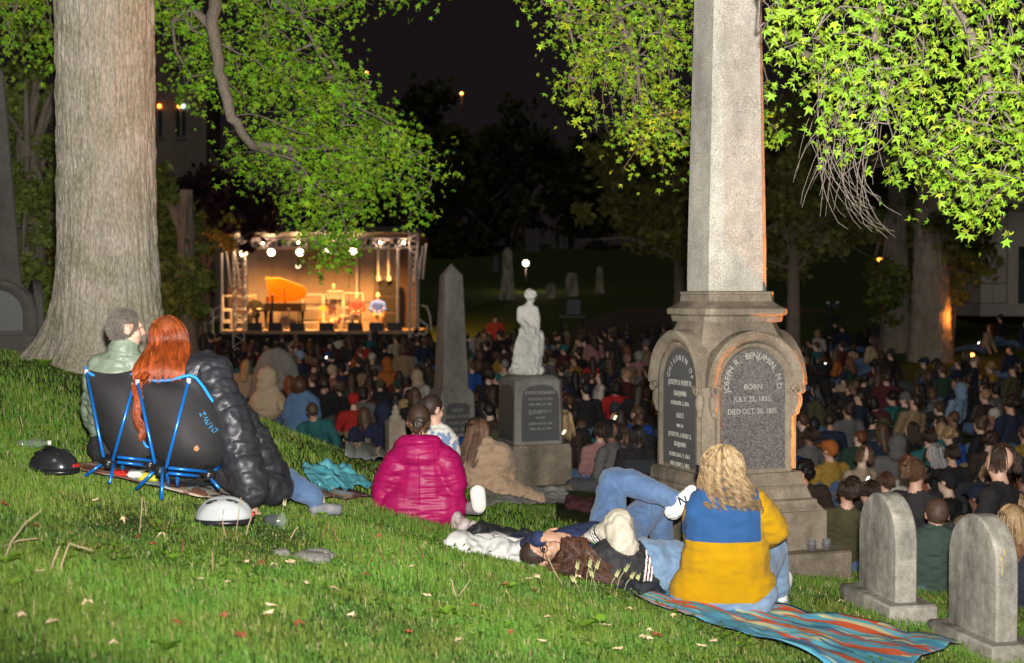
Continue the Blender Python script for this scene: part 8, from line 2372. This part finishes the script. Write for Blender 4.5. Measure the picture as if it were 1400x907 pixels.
def standing(px, d, py_head, jm, label, hood=True):
    x = W(px, 450, d).x; z0 = gz(x, d); loc = V3(x, d, z0); B = Body(); q = lambda a, b_, c: loc + V3(a, b_, c)
    k = (W(px, py_head, d).z - z0) / 1.62
    B.cap(q(0, 0, .95 * k), q(0, 0, 1.32 * k), .17, .18, 0, flat=((0, 1, 0), .7)); B.cap(q(-.14, 0, 1.38 * k), q(.14, 0, 1.38 * k), .085, .085, 0); B.cap(q(0, 0, 1.4 * k), q(0, 0, 1.5 * k), .06, .055, 1)
    for sx in (-1, 1):
        B.chain([q(sx * .09, 0, .92 * k), q(sx * .1, .02, .5 * k), q(sx * .1, -.02, .08)], [.1, .07, .05], 2); B.cap(q(sx * .1, 0, .045), q(sx * .11, -.16, .04), .045, .04, 3)
        B.chain([q(sx * .22, 0, 1.36 * k), q(sx * .29, .03, 1.1 * k), q(sx * .2, -.18, 1.05 * k)], [.075, .06, .045], 0); B.cap(q(sx * .2, -.2, 1.05 * k), q(sx * .15, -.28, 1.05 * k), .04, .03, 1)
    head(B, q(0, 0, 1.62 * k), (.3, -.9, 0), (0, 0, 1), 1, hair=4)
    o = B.finish('person', [jm, SKIN, BLACKJ, BLACKPL, HM['dark brown']], .03, loc, 2, .008, seed=7); tag(o, label, 'person')
standing(677, 46, 437, mat('jacket_fluorescent', (.55, .05, .02), .7), 'person standing in a bright orange red jacket behind the audience left of the statue')
standing(1140, 41.5, 446, JM['black'], 'camera operator in black standing under the raised film camera on the lawn')
# ------------------------------------------------------------------ lamps, buildings, equipment farther off
def orange_point(name, loc, e, size=.12):
    ld = bpy.data.lights.new(name, 'POINT'); ld.energy = e; ld.color = (1, .30, .05); ld.shadow_soft_size = size
    lo = bpy.data.objects.new(name, ld); COL.objects.link(lo); lo.location = loc; return lo

# ground floodlight among the audience, its amber beam catching the obelisk's right edge
def ground_flood():
    x, y = 3.83, 10.87; loc = Vector((x, y, gz(x, y)))
    t = thing('ground_floodlight', loc, 'low amber floodlight on the ground hidden behind the right headstone', 'lamp')
    aim = (Vector((1.62, 10.5, loc.z + 2.0)) - loc).normalized(); Rq = aim.to_track_quat('Z', 'Y').to_matrix()
    b = MB(); b.lathe([(.09, -.16), (.11, -.14), (.13, .0), (.12, .0), (.1, -.03), (.004, -.035)], (0, 0, 0), 16); b.v = [Rq @ v + V3(0, 0, .42) for v in b.v]; b.build('housing', BLACKM, t, True)
    b = MB(); b.lathe([(.004, -.024), (.095, -.024), (.095, -.02), (.004, -.02)], (0, 0, 0), 16); b.v = [Rq @ v + V3(0, 0, .42) for v in b.v]; b.build('lens', LAMP_ORANGE, t)
    b = MB(); b.tube([(-.14, 0, .42), (-.14, 0, .02), (.14, 0, .02), (.14, 0, .42)], .012, 6); b.build('yoke', BLACKM, t)
    ld = bpy.data.lights.new('amber_beam', 'SPOT'); ld.energy = 2000; ld.color = (1, .28, .03); ld.spot_size = math.radians(58); ld.spot_blend = .8; ld.shadow_soft_size = .1
    lo = bpy.data.objects.new('amber_beam', ld); COL.objects.link(lo); lo.location = loc + V3(0, 0, .42) + aim * .06; lo.rotation_euler = aim.to_track_quat('-Z', 'Y').to_euler()
ground_flood()

def path_lamp(px, py, d, label, e, m=LAMP_ORANGE, r=.13, post=True, name='path_lamp', hang=False, lightcol=None):
    p = W(px, py, d); z0 = gz(p.x, d); loc = Vector((p.x, d, z0))
    t = thing(name, loc, label, 'lamp'); h = max(p.z - z0, .2)
    b = MB(); b.ell((0, 0, h), (r, r, r)); b.build('bulb', m, t, True)
    b = MB(); b.lathe([(.03, h + r * .8), (r * 1.1, h + r * .75), (r * .4, h + r * 1.3), (.01, h + r * 1.5)], (0, 0, 0), 12); b.build('cap', BLACKM, t, True)
    b = MB(); b.tube([(0, 0, -.2), (0, 0, h - r * .9)], .05, 8); b.build('post', BLACKM, t, True)
    l = orange_point('lamp_glow', (p.x, d - r - .1, p.z), e, r)
    if lightcol: l.data.color = lightcol
path_lamp(719, 360, 78, 'bright lamp post among the gravestones on the rise', 80, lampmat('lamp_white', (1, .83, .45), 9), .17, lightcol=(1, .8, .5))
path_lamp(1203, 357, 44, 'orange lamp high beside the thinner trunk on the right', 8, LAMP_ORANGE, .11)
path_lamp(1327, 487, 36, 'low orange lamp standing on the right lawn', 22, LAMP_ORANGE, .1)
path_lamp(631, 128, 150, 'distant orange light above the black skyline trees', 60, lampmat('lamp_dim', (1, .35, .05), 3.5), .16)
path_lamp(501, 100, 140, 'distant orange light at the tip of the drooping limb', 60, lampmat('lamp_dim', (1, .35, .05), 3.5), .16)

# lamp-lit shrub right of the old trunk, and one left of the big trunk
def lit_shrub(px, py, d, rx, ry, n, label, e, lp, seed):
    rg = np.random.default_rng(seed); c = W(px, py, d); s = F / d; z0 = gz(c.x, d); loc = Vector((c.x, d, z0))
    t = thing('shrub', loc, label, 'shrub')
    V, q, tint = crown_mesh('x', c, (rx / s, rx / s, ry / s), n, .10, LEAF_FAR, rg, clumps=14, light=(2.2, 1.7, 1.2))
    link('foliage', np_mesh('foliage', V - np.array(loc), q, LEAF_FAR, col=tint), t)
    b = MB(loc)
    for k in range(5): b.tube([loc, c + V3(rg.normal(0, .3) * rx / s, rg.normal(0, .3) * rx / s, rg.uniform(-.2, .6) * ry / s)], [.04, .015], 6)
    b.build('stems', TWIG, t, True)['kind'] = 'stuff'
    orange_point('shrub_lamp', lp, e)
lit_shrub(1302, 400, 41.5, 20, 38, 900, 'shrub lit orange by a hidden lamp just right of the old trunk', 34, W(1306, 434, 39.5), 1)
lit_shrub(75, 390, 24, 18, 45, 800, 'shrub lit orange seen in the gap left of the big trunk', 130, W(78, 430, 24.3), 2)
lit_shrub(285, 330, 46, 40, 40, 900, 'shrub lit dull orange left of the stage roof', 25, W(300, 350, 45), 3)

STONEB = stone('building_stone', (.20, .17, .15), .15, .3, .3); STONEL = stone('building_limestone', (.40, .38, .35), .12, .3, .2)
def chapel():
    d = 62.0; s = F / d; c = W(262, 280, d); loc = Vector((c.x, d, gz(c.x, d)))
    t = thing('chapel', loc, 'dark stone chapel tower with an arched opening behind the big trunk', 'building')
    P = lambda px, py: ((px - 262) / s, (405 - py) / s + EYE - loc.z)
    def block(x0, x1, y0, y1, dep, name, off=0):
        (a, zt), (b_, zb) = P(x0, y0), P(x1, y1); b = MB(); b.box(((a + b_) / 2, dep / 2 + off, (zt + zb) / 2), (b_ - a, dep, zt - zb)); return b.build(name, STONEB, t)
    gzp = 405 + (EYE - loc.z) * s + 4
    block(205, 276, 95, gzp, 4, 'tower'); block(200, 281, 84, 95, 4.4, 'cornice', -.2); block(207, 274, 60, 84, 3.6, 'parapet', .15)
    block(276, 286, 100, gzp, 1.2, 'buttress', -.5); block(320, 332, 70, gzp, 1.2, 'buttress', -.5)
    block(286, 320, 225, gzp, 3.5, 'arch_wall', .1); block(286, 320, 60, 118, 3.5, 'arch_lintel', .1)
    b = MB(); (x0, z0), (x1, z1) = P(286, 225), P(320, 118); 
    for sx, xx in ((1, x0), (-1, x1)):
        pts = [(xx, z0), (xx + sx * .45, z0 + .0), (xx + sx * .15, z0 + .5), (xx, z0 + .9)]
        b.prism(pts if sx > 0 else pts[::-1], Matrix.Translation((0, .12, 0)), 3.3)
    b.build('arch_haunch', STONEB, t)
    for px in (220, 244, 252):
        (a, zt), (b_, zb) = P(px - 2, 152), P(px + 2, 188)
        b = MB(); b.box(((a + b_) / 2, -.01, (zt + zb) / 2), (b_ - a, .08, zt - zb)); f = b.build('window', mat('dark_glass', (.02, .04, .04), .15, var=.1), t)
        b = MB(); b.box(((a + b_) / 2, -.04, zb - .06), (b_ - a + .1, .16, .1)); b.build('sill', STONEB, f)
    for px, m in ((220, LAMP_ORANGE), (247, LAMP_ORANGE), (252.5, lampmat('lamp_cyan', (.5, 1, .9), 3))):
        x, z = P(px, 147); b = MB(); b.ell((x, -.14, z), (.09, .06, .09)); b.build('wall_lamp', m, t, True)
    block(330, 372, 330, gzp, 5, 'annexe', 1.0)
    block(362, 372, 285, 330, .6, 'chimney', 1.5)
chapel()
def mausoleum():
    d = 52.0; s = F / d; c = W(1385, 415, d); loc = Vector((c.x, d, min(gz(c.x, d), c.z) - .1))
    t = thing('mausoleum', loc, 'pale stone mausoleum with a dark door at the right edge', 'building')
    P = lambda px, py: ((px - 1385) / s, (405 - py) / s + EYE - loc.z)
    for row in range(5):
        y0, y1 = 415 - row * 27, 415 - (row + 1) * 27 + .6
        for k, (xa, xb) in enumerate(((1341, 1358), (1358.4, 1376))):
            (a, zb), (b_, zt) = P(xa + (3 if row % 2 and k else 0), y0), P(xb + (3 if row % 2 and not k else 0), y1)
            b = MB(); b.box(((a + b_) / 2, 2.5 + .02 * (row % 2), (zt + zb) / 2), (b_ - a, 5, zt - zb), 0, None, .03); b.build('stone_block', STONEL, t)
    (a, zb), (b_, zt) = P(1376.3, 420), P(1391, 338); b = MB(); b.box(((a + b_) / 2, 2.4, (zt + zb) / 2), (b_ - a, 5, zt - zb), 0, None, .03); b.build('door_jamb', STONEL, t)
    (a, zb), (b_, zt) = P(1391.2, 420), P(1412, 338); b = MB(); b.box(((a + b_) / 2, 2.8, (zt + zb) / 2), (b_ - a, 4.6, zt - zb)); b.build('door', mat('bronze_door', (.02, .05, .045), .5), t)
    (a, zb), (b_, zt) = P(1376.3, 337.5), P(1440, 281); b = MB(); b.box(((a + b_) / 2, 2.45, (zt + zb) / 2), (b_ - a, 5, zt - zb)); b.build('lintel', STONEL, t)
    (a, zb), (b_, zt) = P(1335, 280.5), P(1440, 262); b = MB(); b.box(((a + b_) / 2, 2.4, (zt + zb) / 2), (b_ - a, 5.6, zt - zb), 0, None, .05); b.build('cornice', STONEL, t)
    (a, zb), (b_, zt) = P(1330, 432), P(1440, 415.5); b = MB(); b.box(((a + b_) / 2, 1.9, (zt + zb) / 2), (b_ - a, 5.5, zt - zb)); b.build('plinth', STONEL, t)
    b = MB(); (a, z0), (b_, z1) = P(1330, 262), P(1440, 235); b.prism([(a, z0), (b_ + 1, z0), (b_ + 1, z1), (a + 1.8, z1)], Matrix.Translation((0, -.3, .01)), 5.6); b.build('pediment', STONEL, t)
mausoleum()

def camera_rig():
    d = 41.0; p = W(1136, 470, d); loc = Vector((p.x, d, gz(p.x, d))); s = F / d; z = lambda py: (405 - py) / s + EYE - loc.z
    t = thing('camera_tripod', loc, 'raised film camera on a tall dark tripod on the right lawn', 'tripod')
    for k in range(3):
        a = k * 2.094 + .5; MB().tube([(0, 0, z(440)), (.55 * math.cos(a), .55 * math.sin(a), 0)], .03, 6).build('leg', BLACKM, t)
    MB().tube([(0, 0, z(440)), (0, 0, z(420))], .035, 6).build('column', BLACKM, t)
    MB().tube([(-.38, 0, z(437)), (.3, 0, z(434))], .06, 6).build('pan_arm', BLACKM, t)
    b = MB(); b.box((0, 0, z(418)), (.3, .42, .2), 0, None, .03); b.tube([(0, -.2, z(418)), (0, -.4, z(418))], .07, 12); b.build('camera_body', BLACKM, t)
    for sx in (-.14, .14):
        b = MB(); b.ell((sx, -.2, z(414)), (.05, .05, .04)); b.build('accessory', ALU, t, True)
    d = 45.0; p = W(782, 462, d); loc = Vector((p.x, d, gz(p.x, d))); s = F / d; z = lambda py: (405 - py) / s + EYE - loc.z
    t = thing('loudspeaker_scaffold', loc, 'dark loudspeaker on a small scaffold behind the audience right of the statue', 'scaffold')
    for sx in (-.36, .36):
        for sy in (-.25, .25): MB().tube([(sx, sy, 0), (sx, sy, z(434))], .035, 6).build('leg', BLACKM, t)
    b = MB(); b.box((0, 0, z(433)), (.82, .6, .06)); b.build('platform', BLACKM, t)
    b = MB(); b.box((.05, 0, z(420)), (.46, .4, z(409) - z(432)), 0, None, .03); b.build('cabinet', BLACKM, t)
camera_rig()

def phone(px, py, d, col, st, label):
    p = W(px, py, d); t = thing('phone', p, label, 'phone', 'lit phone screens in the audience'); t.rotation_euler = (.5, .25, .5); t.scale = (.42,) * 3; m = lampmat('screen_' + str(px), col, st)
    b = MB(); b.box((0, .006, 0), (.075, .01, .15), 0, None, .003); b.build('case', BLACKPL, t); b = MB(); b.box((0, -.002, 0), (.066, .004, .135)); b.build('screen', m, t)
for a in ((1391, 637, 13.5, (1, .95, .9), 4, 'lit phone held up near the right edge'), (771, 591, 16.6, (1, .8, .4), 4, 'glowing phone before the black coat right of the statue'), (1128, 498, 33, (.9, 1, 1), 8, 'lit screen on the lawn below the film camera'), (1338, 469, 40, (1, 1, 1), 6, 'lit screen on the lawn right of the old trunk'),
          (446, 489, 30, (1, .9, .7), 5, 'small bright light in the middle of the audience left of the small obelisk'), (1186, 655, 13.5, (1, .9, .8), 2.5, 'lit phone low behind the left headstone'), (841, 571, 18, (1, .85, .4), 3, 'lit phone between the statue and the tall obelisk'), (478, 497, 28, (.6, .05, .06), .8, 'red lit tablet held in the audience before the stage')): phone(*a)

# low folding chairs under the nearer of those who do not sit on the grass
def folding_chair(m):
    t = thing('folding_chair', (0, 0, 0), 'x', 'chair', 'low folding chairs in the audience')
    b = MB(); b.box((0, .02, .155), (.46, .42, .03), 0, None, .012); b.build('seat', m, t); b = MB(); b.box((0, -.27, .50), (.46, .025, .26), 0, rotm('X', .12), .010); b.build('backrest', m, t)
    for sx in (-.24, .24):
        MB().tube([(sx, -.31, .66), (sx, -.22, .16), (sx, .22, 0)], .013, 6).build('frame', BLACKM, t); MB().tube([(sx, .22, .16), (sx, -.22, 0)], .013, 6).build('leg', BLACKM, t)
    return t
def place_chairs():
    proto = folding_chair(mat('chair_canvas', (.02, .022, .03), .8))
    for i, (x, y, z, f, j, side) in enumerate(SEATED[:26]):
        c = proto if i == 0 else copy_tree(proto)
        c.location = (x, y, z); c.rotation_euler = (0, 0, f); c['label'] = f'low dark folding chair under the {"nearer" if y < 15 else "farther"} person in {j} {side}'
if SEATED: place_chairs()
rb = random.Random(6)
for i, (px, py, c, what) in enumerate(((640, 600, 'royal blue', 'blue cooler bag beside the small obelisk'), (985, 470, 'red', 'red bag far behind the obelisk'), (1330, 612, 'red', 'bright red bag among the audience beyond the headstones'), (690, 590, 'red', 'red bag tucked left of the statue pedestal'), (450, 500, 'cream', 'white sheet lying behind the denim jacket'), (1195, 640, 'olive', 'olive bag near the right of the obelisk'), (865, 560, 'tan', 'tan bag left of the tall obelisk'), (1300, 640, 'cream', 'crumpled cream sheet beyond the headstones'), (1385, 600, 'pale blue', 'pale blue sheet near the right edge'))):
    x, y = seat_for(px, py, .25)
    B = Body(); loc = V3(x, y, gz(x, y))
    for k in range(6): B.ell(loc + V3(rb.uniform(-.18, .18), rb.uniform(-.12, .12), rb.uniform(.05, .22)), (rb.uniform(.1, .18), .13, rb.uniform(.07, .13)), 0)
    tag(B.finish('bag' if 'bag' in what else 'sheet', [JM[c]], .022, loc, 2, .012, seed=i), what, 'bag' if 'bag' in what else 'sheet')
